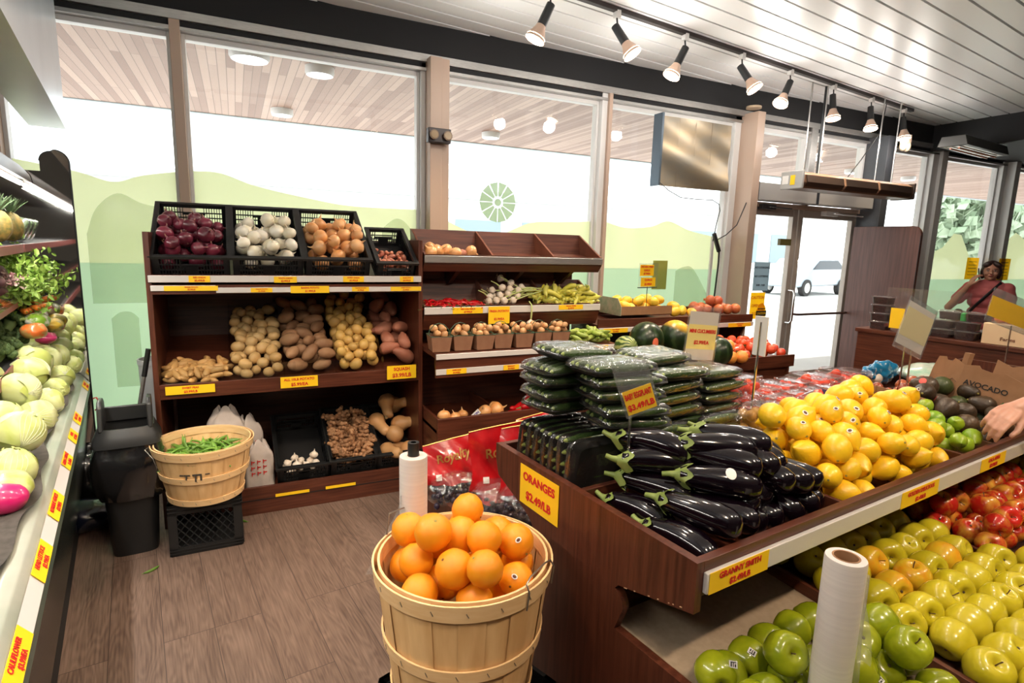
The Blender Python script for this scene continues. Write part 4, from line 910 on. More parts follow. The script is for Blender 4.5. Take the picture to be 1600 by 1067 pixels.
# lower tiers
fx=lambda p,q,t:(t,p,q)
B().prism([(.28,.645),(-.60,.592),(-.60,.58),(.28,.633)],.022,LEN,fx).ob('lower_tray',WDARK,TBL)
B().prism([(.276,.650),(-.595,.598),(-.595,.595),(.276,.647)],.024,.585,fx).ob('tray_liner',mat('beige_paper_liner',(.36,.27,.185),.8,col2=(.31,.23,.155),scale=60),TBL)
for u in (.585,1.30,2.05,2.8): B().prism([(.28,.68),(-.60,.635),(-.60,.585),(.28,.633)],u,u+.016,fx).ob('tray_divider',WDY,TBL,bev=.001)
B().prism([(-.62,.65),(-.60,.65),(-.60,.50),(-.62,.50)],.0,LEN,fx).ob('lower_front_lip',WDX,TBL,bev=.002)
B().prism([(.56,.59),(1.44,.545),(1.44,.53),(.56,.575)],.022,LEN,fx).ob('rear_tray',WDX,TBL); B().prism([(1.44,.60),(1.46,.60),(1.46,.46),(1.44,.46)],0,LEN,fx).ob('rear_tray_lip',WDX,TBL,bev=.002)
B().box(.022,LEN,-.02,.86,0,.5).ob('plinth',WDX,TBL)
# chipped edge of the end board
b=B(); rn=random.Random(4)
for k in range(7):
    t=rn.random(); v=.02+.20*t; b.obb((-.0006,v,.834-.060*t),(.001,.010*rn.random()+.003,.002),rotm(rad(-15),0,0))
b.ob('chipped_laminate',mat('bare_chipboard',(.55,.32,.18),.8),TBL)
def tl(lines,u,v,z,w,h,lab,rz=TA,**k): return card('price_label',lines,w,h,T(u,v,z),(0,0,rz),lab,**k)
# orange label on the end board (faces -u)
tl(['ORANGES','$2.49/LB'],-.003,.585,.872,.20,.125,'yellow ORANGES $2.49/LB card taped to the end of the display table',rz=TA-PI/2,size=.036)
tl(['GRANNY SMITH','$2.49/LB'],.13,-.0135,.901,.205,.05,'yellow GRANNY SMITH price label at the near end of the table rail',size=.020)
tl(['GOLDEN DELICIOUS','$2.49/LB'],.98,-.0135,.901,.235,.05,'yellow GOLDEN DELICIOUS price label on the middle of the table rail',size=.018)
tl(['GALA APPLE','$2.99/LB'],1.52,-.0135,.903,.21,.046,'yellow price label on the table rail under the reaching hand',size=.018)
TM=Matrix.Translation(T0)@Matrix.Rotation(TA,4,'Z')
# ---- eggplants
EGM=mat('eggplant_skin',(.004,.0016,.004),.13,coat=.55,spec=.55); CALM=mat('eggplant_calyx',(.17,.24,.045),.5,col2=(.25,.32,.09),scale=30)
def egg(bend,L=.205):
    prof=[(0,-.5),(.35,-.495),(.68,-.46),(.92,-.36),(1,-.22),(.97,-.05),(.86,.12),(.74,.28),(.66,.4),(.5,.47),(.2,.5),(0,.5)]
    fn=lambda v,th:Vector((v.x+bend*((v.z/L*2)**2-.3)*.03,v.y,v.z))
    o=B().lathe([(a*.0385,z*L) for a,z in prof],26,fn=fn).ob('eggplant',EGM,smooth=180)
    c=B(); x0=bend*.7*.03; n=25
    def cf(u,v):
        a=2*PI*u; r=.0285*(.35+.75*v)+.001; z=L*.5+.006-v*(.024+.018*(.5+.5*math.cos(5*a))); return (x0*1.0+r*math.cos(a)*(1+.06*math.cos(5*a)),r*math.sin(a)*(1+.06*math.cos(5*a)),z)
    c.grid(cf,30,5,cu=True); c.tube([(x0,0,L*.5-.002),(x0+.003,0,L*.5+.02),(x0+.008,0,L*.5+.036)],[.011,.007,.0065],8); c.ob('calyx',CALM,o,smooth=60)
    return o
eg=[egg(b_) for b_ in (.35,-.5,.15)]
def place_egg(i,u,v,z,deg,lab,pitch=0,roll=0):
    d=Vector((math.cos(rad(deg)),math.sin(rad(deg)),math.sin(rad(pitch))))  # blossom end direction in table frame
    q=(-d).to_track_quat('Z','Y').to_matrix().to_4x4()@Matrix.Rotation(roll,4,'Z')
    M=TM@Matrix.Translation((u,v,z))@q
    o=dup(eg[i%3],M.to_translation(),M.to_euler(),'glossy black eggplant, '+lab,'eggplants on the table'); return o
EG=[(.155,.275,.985,-62,'second up at the left side of the heap'),(.10,.27,.93,-76,'lowest at the left side, stem towards the packs'),(.135,.115,.985,-70,'large front one lying over the near corner'),(.225,.13,.965,-66,'just behind the large front corner one'),(.085,.12,.925,-80,'lowest in the near tray corner'),
 (.235,.14,1.035,-44,'middle of the heap, wearing a round white sticker'),(.27,.17,1.075,-58,'above the stickered one'),(.165,.28,1.05,-38,'left shoulder of the heap'),(.28,.19,1.10,-36,'topmost of the heap'),(.36,.21,1.105,-52,'just behind the topmost one'),
 (.17,.31,1.09,-60,'rounded one at the top left of the heap')]
for i,(u,v,z,d,lab) in enumerate(EG):
    o=place_egg(i,u,v,z,d,lab,pitch=-4,roll=i*2.1)
    if 'stickered' not in lab and 'sticker' in lab:
        s=B().ell((.0,.0,.0),(.013,.0165,.0015),seg=16,rings=6).ob('fruit_sticker',PAPER,None,(0,0,0)); bpy.context.view_layer.update()
        # on the side facing up and to the aisle
        nv=Vector((-.25,-.55,.79)).normalized(); ax=(o.matrix_basis.to_3x3()@Vector((0,0,1))); nv=(nv-ax*nv.dot(ax)).normalized()
        wp=o.matrix_basis.translation-ax*.02+nv*.0385
        s.parent=o; s.matrix_parent_inverse=Matrix.Identity(4); s.matrix_basis=o.matrix_basis.inverted()@(Matrix.Translation(wp)@nv.to_track_quat('Z','Y').to_matrix().to_4x4())
for k,(u,v,z) in enumerate([(.45,.20,1.055),(.365,.185,.995),(.40,.15,1.03),(.47,.145,1.015),(.53,.15,1.005),(.525,.15,.94),(.58,.16,.94),(.45,.145,.94),(.375,.155,.935),(.31,.16,.935),(.29,.17,.985),(.37,.18,1.065),(.53,.26,1.04),(.45,.29,1.06),(.57,.32,.99),(.36,.33,1.02),(.24,.33,.95)]):
    place_egg(k,u,v,z,-84+((k*37)%17)-8,'one of those lying with the round end towards the aisle',pitch=-6,roll=k)
hide(eg)
# ---- fruits on the upper tray
CTR=mat('fruit_sticker_print',(.10,.03,.02),.5)
def sticker(o,r,nv,dark=False):
    """small oval label stuck on a fruit; nv world direction"""
    M=o.matrix_basis; s=B().ell((0,0,0),(.0085,.0065,.0007),seg=14,rings=4).ob('fruit_sticker',PAPER,o)
    B().ell((0,0,.0006),(.0055,.004,.0005),seg=10,rings=4).ob('sticker_print',CTR,s)
    nv=nv.normalized(); L=M.to_3x3(); 
    # intersect the fruit mesh along nv
    inv=M.inverted(); d=(inv.to_3x3()@nv).normalized(); best=max(o.data.vertices,key=lambda v:(v.co.dot(d)))
    p=best.co; n=best.normal
    s.matrix_basis=Matrix.Translation(p+n*.0006)@n.to_track_quat('Z','Y').to_matrix().to_4x4()
LEM=mat('lemon_skin',(.92,.53,.010),.33,col2=(.94,.60,.02),scale=4,rand=.07,bump=.28,bscale=260,coat=.15,sss=.06)
lemp=[(0,-1.22),(.08,-1.2),(.16,-1.08),(.42,-.93),(.75,-.62),(.95,-.25),(1,.05),(.92,.4),(.7,.75),(.38,.97),(.12,1.06),(0,1.07)]
lem=lathes('lemon',LEM,[(a*.037,z*.044) for a,z in lemp],4,22,.04)
addpart(lem,'stem_scar',B().cyl((0,0,.0455),(0,0,.0475),.004,.003,8).mesh('stem_scar',mat('stem_scar',(.3,.26,.06),.8)))
it=pile(125,.039,(.615,1.37),(.020,.40),lambda a,b:.886,lambda a,b:.995+.72*min(b,.2),101,40)
L_=heap(lem,it,.038,'bright yellow lemon in the big lemon heap','lemons on the table',TM,flat(.35),11)
def camvis(o): return (o.location-cam.matrix_world.translation)
bpy.context.view_layer.update()
fr=sorted(L_,key=lambda o:-o.location.z)
for k,o in enumerate(fr[:30]):
    if k%2==0: sticker(o,.04,Vector((-.5+.3*(k%3),-.5,.7)))
hide(lem)
LIM=mat('lime_skin',(.17,.32,.012),.33,col2=(.36,.45,.02),scale=5,rand=.18,bump=.2,bscale=240,coat=.2)
lim=lathes('lime',LIM,[(a*.030,z*.033) for a,z in lemp],3,20,.04)
addpart(lim,'stem_scar',B().cyl((0,0,.034),(0,0,.0355),.003,.0025,8).mesh('stem_scar',MATS['stem_scar']))
it=pile(30,.031,(1.40,1.62),(.035,.36),lambda a,b:.90,lambda a,b:.955+.45*min(b,.24),102,30)
heap(lim,it,.031,'green lime in the cardboard flat beside the lemons','limes in the flat',TM,flat(.5),12)
bx=empty('lime_flat','low cardboard flat with blue rim holding limes on the tray edge','box',T(1.39,.028,.887),TA); BLU=mat('blue_print',(.03,.05,.16),.5)
b=B(); b.box(0,.25,0,.36,0,.004); b.box(0,.25,0,.005,0,.05); b.box(0,.25,.355,.36,0,.05); b.box(0,.005,0,.36,0,.05); b.box(.245,.25,0,.36,0,.05); b.ob('tray',CARD,bx); B().box(-.001,.251,-.001,0,.0,.053).ob('printed_rim',BLU,bx)
bx=empty('lime_carton','open brown cardboard carton behind the lemons with two limes inside','box',T(1.36,.34,.945),TA-.25); 
b=B(); W_,D_,H_=.30,.22,.10; b.box(0,W_,0,D_,0,.004); b.box(0,W_,0,.004,0,H_); b.box(0,W_,D_-.004,D_,0,H_); b.box(0,.004,0,D_,0,H_); b.box(W_-.004,W_,0,D_,0,H_); b.ob('carton_body',CARD,bx); B().box(-.001,0,0,D_,.05,H_+.001).ob('blue_print',BLU,bx)
for (u,v,z) in ((1.46,.40,.98),(1.53,.43,.975),(1.50,.36,.975)): dup(lim[0],T(u,v,z),(.5,1.2,u*9),'lime in the brown carton behind the lemons','limes in the carton')
hide(lim)
AVM=mat('avocado_skin',(.040,.024,.012),.42,col2=(.08,.046,.022),scale=22,rand=.4,bump=.7,bscale=130,coat=.1)
AVG=mat('avocado_skin_green',(.04,.06,.014),.42,col2=(.07,.085,.03),scale=22,rand=.3,bump=.7,bscale=130,coat=.1)
avp=[(0,-1),(.4,-.95),(.8,-.66),(1,-.2),(.97,.15),(.8,.55),(.58,.9),(.4,1.15),(.2,1.26),(0,1.28)]
av=[lathes('avocado',AVM,[(a*.037,z*.040) for a,z in avp],1,20,.05)[0],lathes('avocado',AVG,[(a*.038,z*.041) for a,z in avp],1,20,.06)[0],lathes('avocado',AVM,[(a*.036,z*.039) for a,z in avp],1,20,.03)[0]]
addpart(av,'stem_button',B().cyl((0,0,.049),(0,0,.053),.004,.003,8).mesh('stem_button',MATS['stem_scar']))
it=pile(70,.044,(1.64,2.35),(.03,.40),lambda a,b:.886,lambda a,b:.975+.40*min(b,.3)-.15*max(0,a-2),103,30)
A_=heap(av,it,.040,'dark bumpy avocado in the avocado heap','avocados on the table',TM,flat(.5),13)
fr=sorted(A_,key=lambda o:-o.location.z)
for k,o in enumerate(fr[:8]):
    if k%3==0: B().ell(Vector((0,0,0)),(.012,.012,.001)).ob('red_sticker',mat('pink_sticker',(.65,.09,.07),.5),o,(0,-.037,0),rot=(PI/2,0,0))
hide(av)
# avocado carton: faces -u, leaning
bx=empty('avocado_carton','torn open brown carton printed AVOCADO standing tilted behind the avocados','box'); ML=TM@Matrix.Translation((1.97,.30,.955))@Euler((0,0,-PI/2)).to_matrix().to_4x4()@Matrix.Rotation(rad(7),4,'Y')@Matrix.Rotation(rad(-6),4,'X')
bx.matrix_basis=ML
b=B(); w_,h_,d_=.52,.20,.36; 
top=[(0,h_-.0),(.05,h_+.012),(.06,h_),(.10,h_-.004),(.14,h_+.006),(.2,h_-.012),(.28,h_-.006),(.33,h_-.03),(.42,h_-.025),(.47,h_-.008),(w_,h_-.02)]
b.prism([(0,0)]+[(w_,0)]+top[::-1],0,.005,lambda p,q,t:(p,t,q)); b.ob('front_wall',CARD,bx)
b=B(); b.prism([(0,0),(w_,0),(w_,h_-.02),(.40,h_-.03),(.36,h_+.025),(.10,h_+.03),(.06,h_+.012),(0,h_+.03)],d_,d_+.005,lambda p,q,t:(p,t,q)); b.ob('back_wall',CARD,bx)
b=B(); b.box(0,w_,0,d_,0,.005); b.ob('bottom',CARD,bx)
b=B(); b.prism([(0,0),(.175,0),(.165,.15),(.15,.205),(.11,.212),(.10,.20),(.07,.20),(.06,.215),(.03,.21),(0,h_+.0)],0,.005,lambda p,q,t:(-p*.80,p*.42+t,q)); b.ob('side_wall',CARD,bx)
b=B(); b.box(w_-.005,w_,0,d_,0,h_-.03); b.ob('side_wall',CARD,bx)
b=B(); b.box(-.02,.0,.02,.07,.15,h_+.05); b.ob('corner_post',CARD,bx)
mo('lettering',textmesh('AVOCADO',.031,INK,.0006),bx,(.095,-.0015,.13),rot=(PI/2,0,0))
PG=mat('printed_green',(.05,.15,.03),.6); PBR=mat('printed_brown',(.17,.06,.035),.6)
b=B(); R9=lambda p,q,t:(.165+p,-t,.055+q); b.prism([(.0,-.028),(.022,-.02),(.027,.0),(.012,.022),(.004,.038),(-.006,.02),(-.02,.0),(-.018,-.02)],0,.001,R9); b.ob('printed_avocado',PG,bx)
b=B()
for (cx2,cz2) in ((-.075,.05),(-.062,.09)): b.prism([(.0,-.02),(.012,-.008),(.012,.008),(0,.02),(-.010,.006),(-.010,-.008)],0,.001,lambda p,q,t,cx2=cx2,cz2=cz2:((cx2+p)*1.0,-(cx2+p)*.525-t-.001,cz2+q))
b.ob('printed_leaves',PG,bx)
b=B()
for s in range(3): b.tube([( .33+.02*s,-.001,.03+.01*s),(.36+.015*s,-.001,.06+.012*s),(.40,-.001,.05+.03*s),(.44,-.001,.06)],.0012,4)
b.tube([(-.12,.062,.03),(-.10,.051,.08),(-.06,.03,.10),(-.03,.0145,.13),(-.01,.003,.12)],.0012,4); b.ob('printed_branches',PBR,bx)
# ---- apples
APP=[(0,-.62),(.12,-.66),(.28,-.78),(.52,-.84),(.8,-.62),(.96,-.2),(1,.15),(.93,.5),(.74,.78),(.48,.9),(.25,.84),(.1,.68),(0,.6)]
def apple(name,m,r=.0425,n=3,h=1.0):
    pr=lathes(name,m,[(a*r,z*r*h) for a,z in APP],n,24,.035,fn=lambda v,th:Vector((v.x*(1+.02*math.cos(5*th)),v.y*(1+.02*math.cos(5*th)),v.z)))
    addpart(pr,'stem',B().tube([(0,0,r*.58),(.001,0,r*.85),(.004,0,r*1.12)],[.0016,.0013,.0018],6).mesh('stem',mat('apple_stem',(.13,.075,.03),.7)))
    addpart(pr,'blossom_end',B().tube([(0,0,-r*.6),(0,0,-r*.7)],[.005,.003],6).mesh('blossom_end',mat('apple_calyx',(.09,.07,.03),.8)))
    return pr
def applem(name,c1,c2,r=.08,lo=.35,hi=.65,sc=2.6):
    m=mat(name,c1,.22,col2=c2,scale=sc,rand=r,coat=.45,lo=lo,hi=hi,stretch=(9,9,5))
    return m
gs=apple('green_apple',applem('granny_skin',(.23,.29,.007),(.36,.40,.014)),.046); gd=apple('golden_apple',applem('golden_skin',(.54,.46,.014),(.62,.52,.03)),.049,4,1.03); ga=apple('red_apple',applem('gala_skin',(.52,.02,.012),(.74,.42,.05),.15,.45,.72),.042,4)
pe=apple('orange_apple',applem('blush_skin',(.80,.36,.015),(.72,.52,.03)),.048,2)
zt=lambda v,r:.650+.06*(v-.28)*.95+r*.86
def applerot(rnd,face=.8):
    # some with the stem or blossom end looking up at the aisle, the rest lying on the side
    if rnd.random()<.55:
        d=EX*-.45+EY*-.5+Vector((0,0,.7))+Vector((rnd.gauss(0,.28),rnd.gauss(0,.28),rnd.gauss(0,.28)))
        q=(d*rnd.choice((1,-1,-1))).to_track_quat('Z','Y').to_matrix()@Matrix.Rotation(rnd.uniform(0,6.28),3,'Z'); return q.to_euler()
    M=Matrix.Rotation(rnd.gauss(-1.2,.9),3,'Z')@Matrix.Rotation(PI/2*rnd.choice((1,-1))+rnd.gauss(0,.4),3,'X')@Matrix.Rotation(rnd.uniform(0,6.28),3,'Z'); return M.to_euler()
rn=random.Random(17)
SN=mat('sticker_white_black',(.75,.72,.7),.5)
def logo_sticker(o,nv):
    inv=o.matrix_basis.inverted(); d=(inv.to_3x3()@nv.normalized()).normalized(); best=max(o.data.vertices,key=lambda v:v.co.dot(d)); n=best.normal
    s=B().box(-.009,.009,-.007,.007,0,.0008).ob('fruit_sticker',SN,o); s.matrix_basis=Matrix.Translation(best.co+n*.0003)@n.to_track_quat('Z','Y').to_matrix().to_4x4()
    b=B(); b.box(-.006,-.003,-.005,.005,.0008,.0011); b.box(-.001,.001,-.005,.005,.0008,.0011); b.box(.003,.006,-.005,.001,.0008,.0011); b.box(-.006,.006,.003,.005,.0008,.0011); b.ob('sticker_print',INK,s)
GR=[]
rows=[(.0,[.02,.088,.172,.26,.35,.43]),(-.09,[.03,.115,.20,.29,.375,.46,.54]),(-.178,[.07,.16,.25,.335,.42,.51]),(-.266,[.04,.13,.21,.30,.39,.47,.55]),(-.35,[.08,.17,.26,.35,.44,.53]),(-.44,[.05,.14,.23,.32,.41,.50])]
k=0
for v,us in rows:
    for u in us:
        u=max(.072,u+.045) if u<.05 else u+.01
        if u>.54: continue
        o=dup(gs[k%3],T(u,v-.02+rn.uniform(-.006,.006),zt(v,.0435)),applerot(rn),'green granny apple lying on the beige paper','green apples'); GR.append(o); k+=1
for (u,v,z) in ((.19,-.10,.735),(.38,-.16,.735),(.45,-.23,.735),(.29,-.2,.735),(.50,-.15,.73)):
    o=dup(gs[k%3],T(u,v,z),applerot(rn),'green granny apple in the second layer','green apples in the second layer'); GR.append(o); k+=1
bpy.context.view_layer.update()
for i in (1,2,3,8,9,15,32): 
    if i<len(GR): logo_sticker(GR[i],Vector((-.2,-.55,.8)))
EXT.append((GR[:36],'green granny apple lying on the beige paper'))
def field(pr,u0,u1,v0,v1,r,lab,grp,seed,mix=None,layers=1):
    rn=random.Random(seed); out=[]
    for L in range(layers):
        v=v0; j=0
        while v>v1:
            u=u0+r*(1+(j%2)*.9)+L*r*.6
            while u<u1-r*.9:
                a=u+rn.uniform(-.004,.004); b_=v+rn.uniform(-.004,.004); z=zt(b_,r)+L*r*1.5+rn.uniform(0,.006)
                p=pr[rn.randrange(len(pr))]
                if mix and rn.random()<mix[1]: p=mix[0][rn.randrange(len(mix[0]))]
                if L==0 or rn.random()<.88: out.append(dup(p,T(a,b_,z),applerot(rn),lab if L==0 else lab+', in the upper layer',grp if L==0 else grp+' (upper layer)',rn.uniform(.96,1.05)))
                u+=r*2.03
            v-=r*1.82; j+=1
    return out
g1=field(gd,.60,1.30,.22,-.56,.0495,'yellow green golden apple on the lower tier','golden apples',1,(pe,.10)); EXT.append((g1,'yellow green golden apple on the lower tier'))
g2=field(ga,1.32,2.05,.22,-.10,.0425,'red and yellow gala apple on the lower tier','gala apples',2,layers=2); field(gd,1.32,2.05,-.20,-.56,.0445,'golden apple in front of the red apples','golden apples in front',5)
g3_=field(gd,2.07,2.8,.22,-.3,.044,'green golden apple beyond the red ones','golden apples beyond the red ones',3,(ga,.25),layers=2)
hide(gs); hide(gd); hide(ga); hide(pe)
# ---- cucumber packs
CUM=mat('cucumber_skin',(.018,.048,.007),.3,col2=(.045,.095,.018),scale=14,rand=.2,coat=.2,bump=.15,bscale=60)
CUE=mat('cucumber_tip',(.26,.36,.07),.35,rand=.2)
FOAM=mat('black_foam_tray',(.012,.012,.013),.45)
def pack_proto(n=5,L=.235,Wd=.175,h=.040):
    t=empty('cucumber_pack','x','cucumber pack'); b=B()
    def sup(a,b_,th,p=.25): c,s=math.cos(th),math.sin(th); return (a*abs(c)**p*math.copysign(1,c),b_*abs(s)**p*math.copysign(1,s))
    rings=[(.40,.38,.0),(.42,.40,.001),(.46,.45,.010),(.5,.5,.015),(.5,.5,.0165),(.46,.45,.011),(.41,.39,.003)]
    def f(u,v):
        i=min(int(round(v*(len(rings)-1))),len(rings)-1); a,b_,z=rings[i]; x,y=sup(L*a,Wd*b_,2*PI*u); return (x,y,z)
    b.grid(f,28,7,cu=True); x=B(); b._a([( -L*.4,-Wd*.38,.002),(L*.4,-Wd*.38,.002),(L*.4,Wd*.38,.002),(-L*.4,Wd*.38,.002)],[(0,1,2,3)]); b.ob('tray',FOAM,t)
    cb_=B().ell((0,0,0),(.0155,.0155,L*.43),seg=12,rings=14,fn=lambda d:1+.03*math.sin(7*d.z)); cb_.mi=[1 if abs(sum(cb_.v[i][2] for i in f)/len(f))>L*.385 else 0 for f in cb_.f]; cm=cb_.mesh('cucumber',[CUM,CUE],180)
    for k in range(n):
        mo('cucumber',cm,t,(.004*((k%3)-1),-Wd*.37+Wd*.74*k/(n-1),.0215),rot=(0,PI/2,.03*((k%3)-1)))
    def wf(u,v):
        th=2*PI*u; a=v*PI/2; k=math.cos(a)**.35; x,y=sup(L*.502*k,Wd*.505*k,th,.3); 
        return (x,y,.015+.027*math.sin(a)**.6+.0022*math.sin(th*9+v*8)*(1-v)) 
    w=B(); w.grid(wf,40,8,cu=True); w.ob('cling_film',WRAP,t,smooth=180)
    return t
pk=pack_proto()
bpy.context.view_layer.update()
def pk_flat(u,v,z,rz,lab,grp,tl=(0,0)):
    M=TM@Matrix.Translation((u,v,z))@Euler((tl[0],tl[1],rz)).to_matrix().to_4x4(); dup(pk,M.to_translation(),M.to_euler(),lab,grp)
rn=random.Random(23)
lev=['bottom','second from the bottom','middle','second from the top','topmost']
for k in range(5): pk_flat(.135+rn.uniform(-.012,.012)+(.03 if k==4 else 0),.665+rn.uniform(-.01,.01),1.098+k*.041,rn.uniform(-.1,.1),'film wrapped cucumber pack, %s of the rear left stack'%lev[k],None,(rn.uniform(-.05,.05),rn.uniform(-.06,.06)))
for k in range(5): pk_flat(.235+rn.uniform(-.014,.014)-.012*k,.475+rn.uniform(-.01,.01)+.006*k,1.085+k*.040,rn.uniform(-.14,.1)-.12,'film wrapped cucumber pack, %s of the near middle stack'%lev[k],None,(rn.uniform(-.07,.03),rn.uniform(-.05,.05)+.04))
for k in range(5): pk_flat(.52+rn.uniform(-.01,.01)-(.01 if k==4 else 0),.60+rn.uniform(-.01,.01)+(.05 if k==4 else 0),1.055+k*.041,rn.uniform(-.08,.08),'film wrapped cucumber pack, %s of the stack behind the eggplant sign'%lev[k],None,(rn.uniform(-.04,.04),rn.uniform(-.05,.05)))
for k in range(4): pk_flat(.79+rn.uniform(-.01,.01),.64+rn.uniform(-.01,.01),1.02+k*.041,rn.uniform(-.1,.1)+.1,'film wrapped cucumber pack, %s of the right hand stack'%['bottom','second','third','top'][k],None,(rn.uniform(-.04,.06),rn.uniform(-.04,.04)))
# packs standing on edge along the near end
for k in range(8):
    v=.755-k*.041; M=TM@Matrix.Translation((.035+.10+rn.uniform(-.005,.008),v,.978+rn.uniform(-.004,.004)))@Matrix.Rotation(rad(rn.uniform(-5,5)+4),4,'X')@Matrix.Rotation(PI/2 if k<7 else -PI/2,4,'X')@Matrix.Rotation(rad(180),4,'Z')
    dup(pk,M.to_translation(),M.to_euler(),'cucumber pack standing on edge at the table end, '+(['rearmost','second from the rear','third from the rear','fourth from the rear','fourth from the front','third from the front','second from the front','frontmost'][k]),None)
for k in range(6):
    M=TM@Matrix.Translation((.40+(k%2)*.27,.50+.11*(k//2),.976))@Matrix.Rotation(rad(rn.uniform(-4,4)),4,'Z')@Matrix.Rotation(PI/2,4,'X'); dup(pk,M.to_translation(),M.to_euler(),'dark cucumber pack standing on edge under the flat stacks','upright packs under the stacks')
for (u,lab) in ((.30,'dark pack standing on edge behind the eggplants, left'),(.52,'dark pack standing on edge behind the eggplants, right')):
    M=TM@Matrix.Translation((u,.445,.974))@Matrix.Rotation(PI/2+.1,4,'X')@Matrix.Rotation(PI,4,'Y'); dup(pk,M.to_translation(),M.to_euler(),lab,None,(.85,.85,.85))
hide([pk])
o=empty('produce_pack','clear wrapped pack of yellow brown roots between the cucumber packs and tomatoes','produce pack',T(.80,.46,.96),TA+.1); 
b=B(); rn2=random.Random(3)
for k in range(14): b.ell((rn2.uniform(-.06,.06),rn2.uniform(-.02,.02),rn2.uniform(0,.10)),(.022,.02,.018),rotm(*rrot(rn2)),8,6)
b.ob('contents',mat('yellow_root',(.45,.26,.06),.5,col2=(.3,.15,.04),scale=30),o,smooth=180); B().ell((0,0,.05),(.10,.04,.085),seg=20,rings=12,fn=lambda d:1+.05*math.sin(8*d.x+5*d.z)).ob('film_bag',WRAP,o,smooth=180)
# ---- tomato clamshells
CT=mat('cherry_tomato_skin',(.72,.05,.015),.2,rand=.15,coat=.4)
def clam_proto(L=.19,Wd=.115,h=.075,r=.0165,n=16):
    t=empty('tomato_box','x','tomato box')
    def sup(a,b_,th,p=.3): c,s=math.cos(th),math.sin(th); return (a*abs(c)**p*math.copysign(1,c),b_*abs(s)**p*math.copysign(1,s))
    def tub(u,v):
        k=.43+.07*v; rib=.0022*(1 if int(u*48)%2 else 0)*(v>.05)*(v<.95); x,y=sup(L*k-rib,Wd*k-rib,2*PI*u); return (x,y,.002+v*(h-.02))
    b=B(); b.grid(tub,48,5,cu=True); b._a([(-L*.42,-Wd*.42,.002),(L*.42,-Wd*.42,.002),(L*.42,Wd*.42,.002),(-L*.42,Wd*.42,.002)],[(0,1,2,3)]); b.ob('tub',LID,t,smooth=30)
    b=B(); b.tube([(*sup(L*.51,Wd*.52,2*PI*k/28,.25),h-.018) for k in range(28)],.0028,4,closed=True)
    def lid(u,v):
        prof=[(.50,.50,-.016),(.47,.46,-.013),(.46,.45,.0),(.43,.41,.002),(.41,.39,-.004),(.0,.0,-.004)]
        i=min(int(round(v*5)),5); a,c_,z=prof[i]; x,y=sup(L*a,Wd*c_,2*PI*u); return (x,y,h+z)
    b.grid(lid,32,6,cu=True); b.ob('lid',LID,t,smooth=50)
    tmesh=B().ell((0,0,0),(r,r,r*1.05),seg=10,rings=7).mesh('tomato',CT,180)
    it=pile(n,r*.97,(-L*.44,L*.44),(-Wd*.44,Wd*.44),lambda a,b_:.004,lambda a,b_:h,7,20)
    for (x,y,z,q) in it: mo('tomato',tmesh,t,(x,y,z))
    return t
c1=clam_proto(); c2=clam_proto(.19,.115,.07,.024,8); c3=clam_proto(.17,.12,.06,.012,26)
bpy.context.view_layer.update()
rn=random.Random(31); 
CL=[]
for l in range(3):
    for v in (.52,.66,.79):
        if l==2 and v<.6: continue
        if l==1 or l==2 or v>.4: CL.append((.985+.01*l,v,.888+l*.078,rn.uniform(-.08,.08),l==(1 if v<.6 else 2)))
for k in range(8):
    for v in (.525,.73):
        if k>=4 and v<.6: continue
        for l in range(2): CL.append((1.17+k*.126,v+(.03 if l else 0),.888+l*.078,PI/2+rn.uniform(-.05,.05),l==1))
for i,(u,v,z,rz,topm) in enumerate(CL):
    p=c1 if u<1.1 else (c2,c2,c1,c3)[i%4]
    M=TM@Matrix.Translation((u,v,z))@Euler((rn.uniform(-.05,.05) if topm else 0,rn.uniform(-.05,.05) if topm else 0,rz)).to_matrix().to_4x4()
    dup(p,M.to_translation(),M.to_euler(),'clear plastic box of small red tomatoes'+(' on top of its stack' if topm else ' at the bottom of its stack'),'tomato boxes on top' if topm else 'tomato boxes below')
for (u,v,z,e,lab) in ((.98,.47,.98,(.5,.1,.5),'clear box of small tomatoes tipped against the stacks behind the lemons'),(1.17,.45,1.0,(.35,0,.2),'clear tomato box leaning behind the lemons, second from the left')):
    M=TM@Matrix.Translation((u,v,z))@Euler(e).to_matrix().to_4x4(); dup(c3,M.to_translation(),M.to_euler(),lab,None)
hide([c1,c2,c3])
# plum and brown tomatoes beside the avocado carton
RT=mat('dark_tomato_skin',(.28,.045,.02),.15,col2=(.4,.10,.03),scale=4,rand=.3,coat=.6)
bt=blobs('brown_tomato',RT,(.030,.030,.028),3,.04)
it=pile(48,.030,(1.80,2.5),(.42,.64),lambda a,b:.886,lambda a,b:.985+.05*(a-1.8),104,20)
heap(bt,it,.030,'glossy brown red tomato behind the sign poles','brown tomatoes',TM,None,14)
hide(bt)
o=empty('plastic_bag','crumpled blue and white printed plastic bag behind the tomato boxes','bag',T(2.42,.80,.90),TA)
ns=noise3(77)
B().ell((0,0,.07),(.17,.05,.065),seg=48,rings=26,fn=lambda d:1+.24*ns(d,4.5)+.06*math.sin(14*d.x+9*d.z)).ob('blue_film',mat('blue_bag_film',(.01,.17,.36),.25,col2=(.45,.55,.6),scale=14,coat=.6,lo=.56,hi=.62,bump=.8,bscale=40),o,smooth=180)
B().ell((-.09,-.03,.05),(.045,.025,.03),seg=16,rings=10,fn=lambda d:1+.15*ns(d,4)).ob('printed_patch',mat('bag_print',(.6,.42,.28),.4,col2=(.75,.75,.72),scale=20),o,smooth=180)
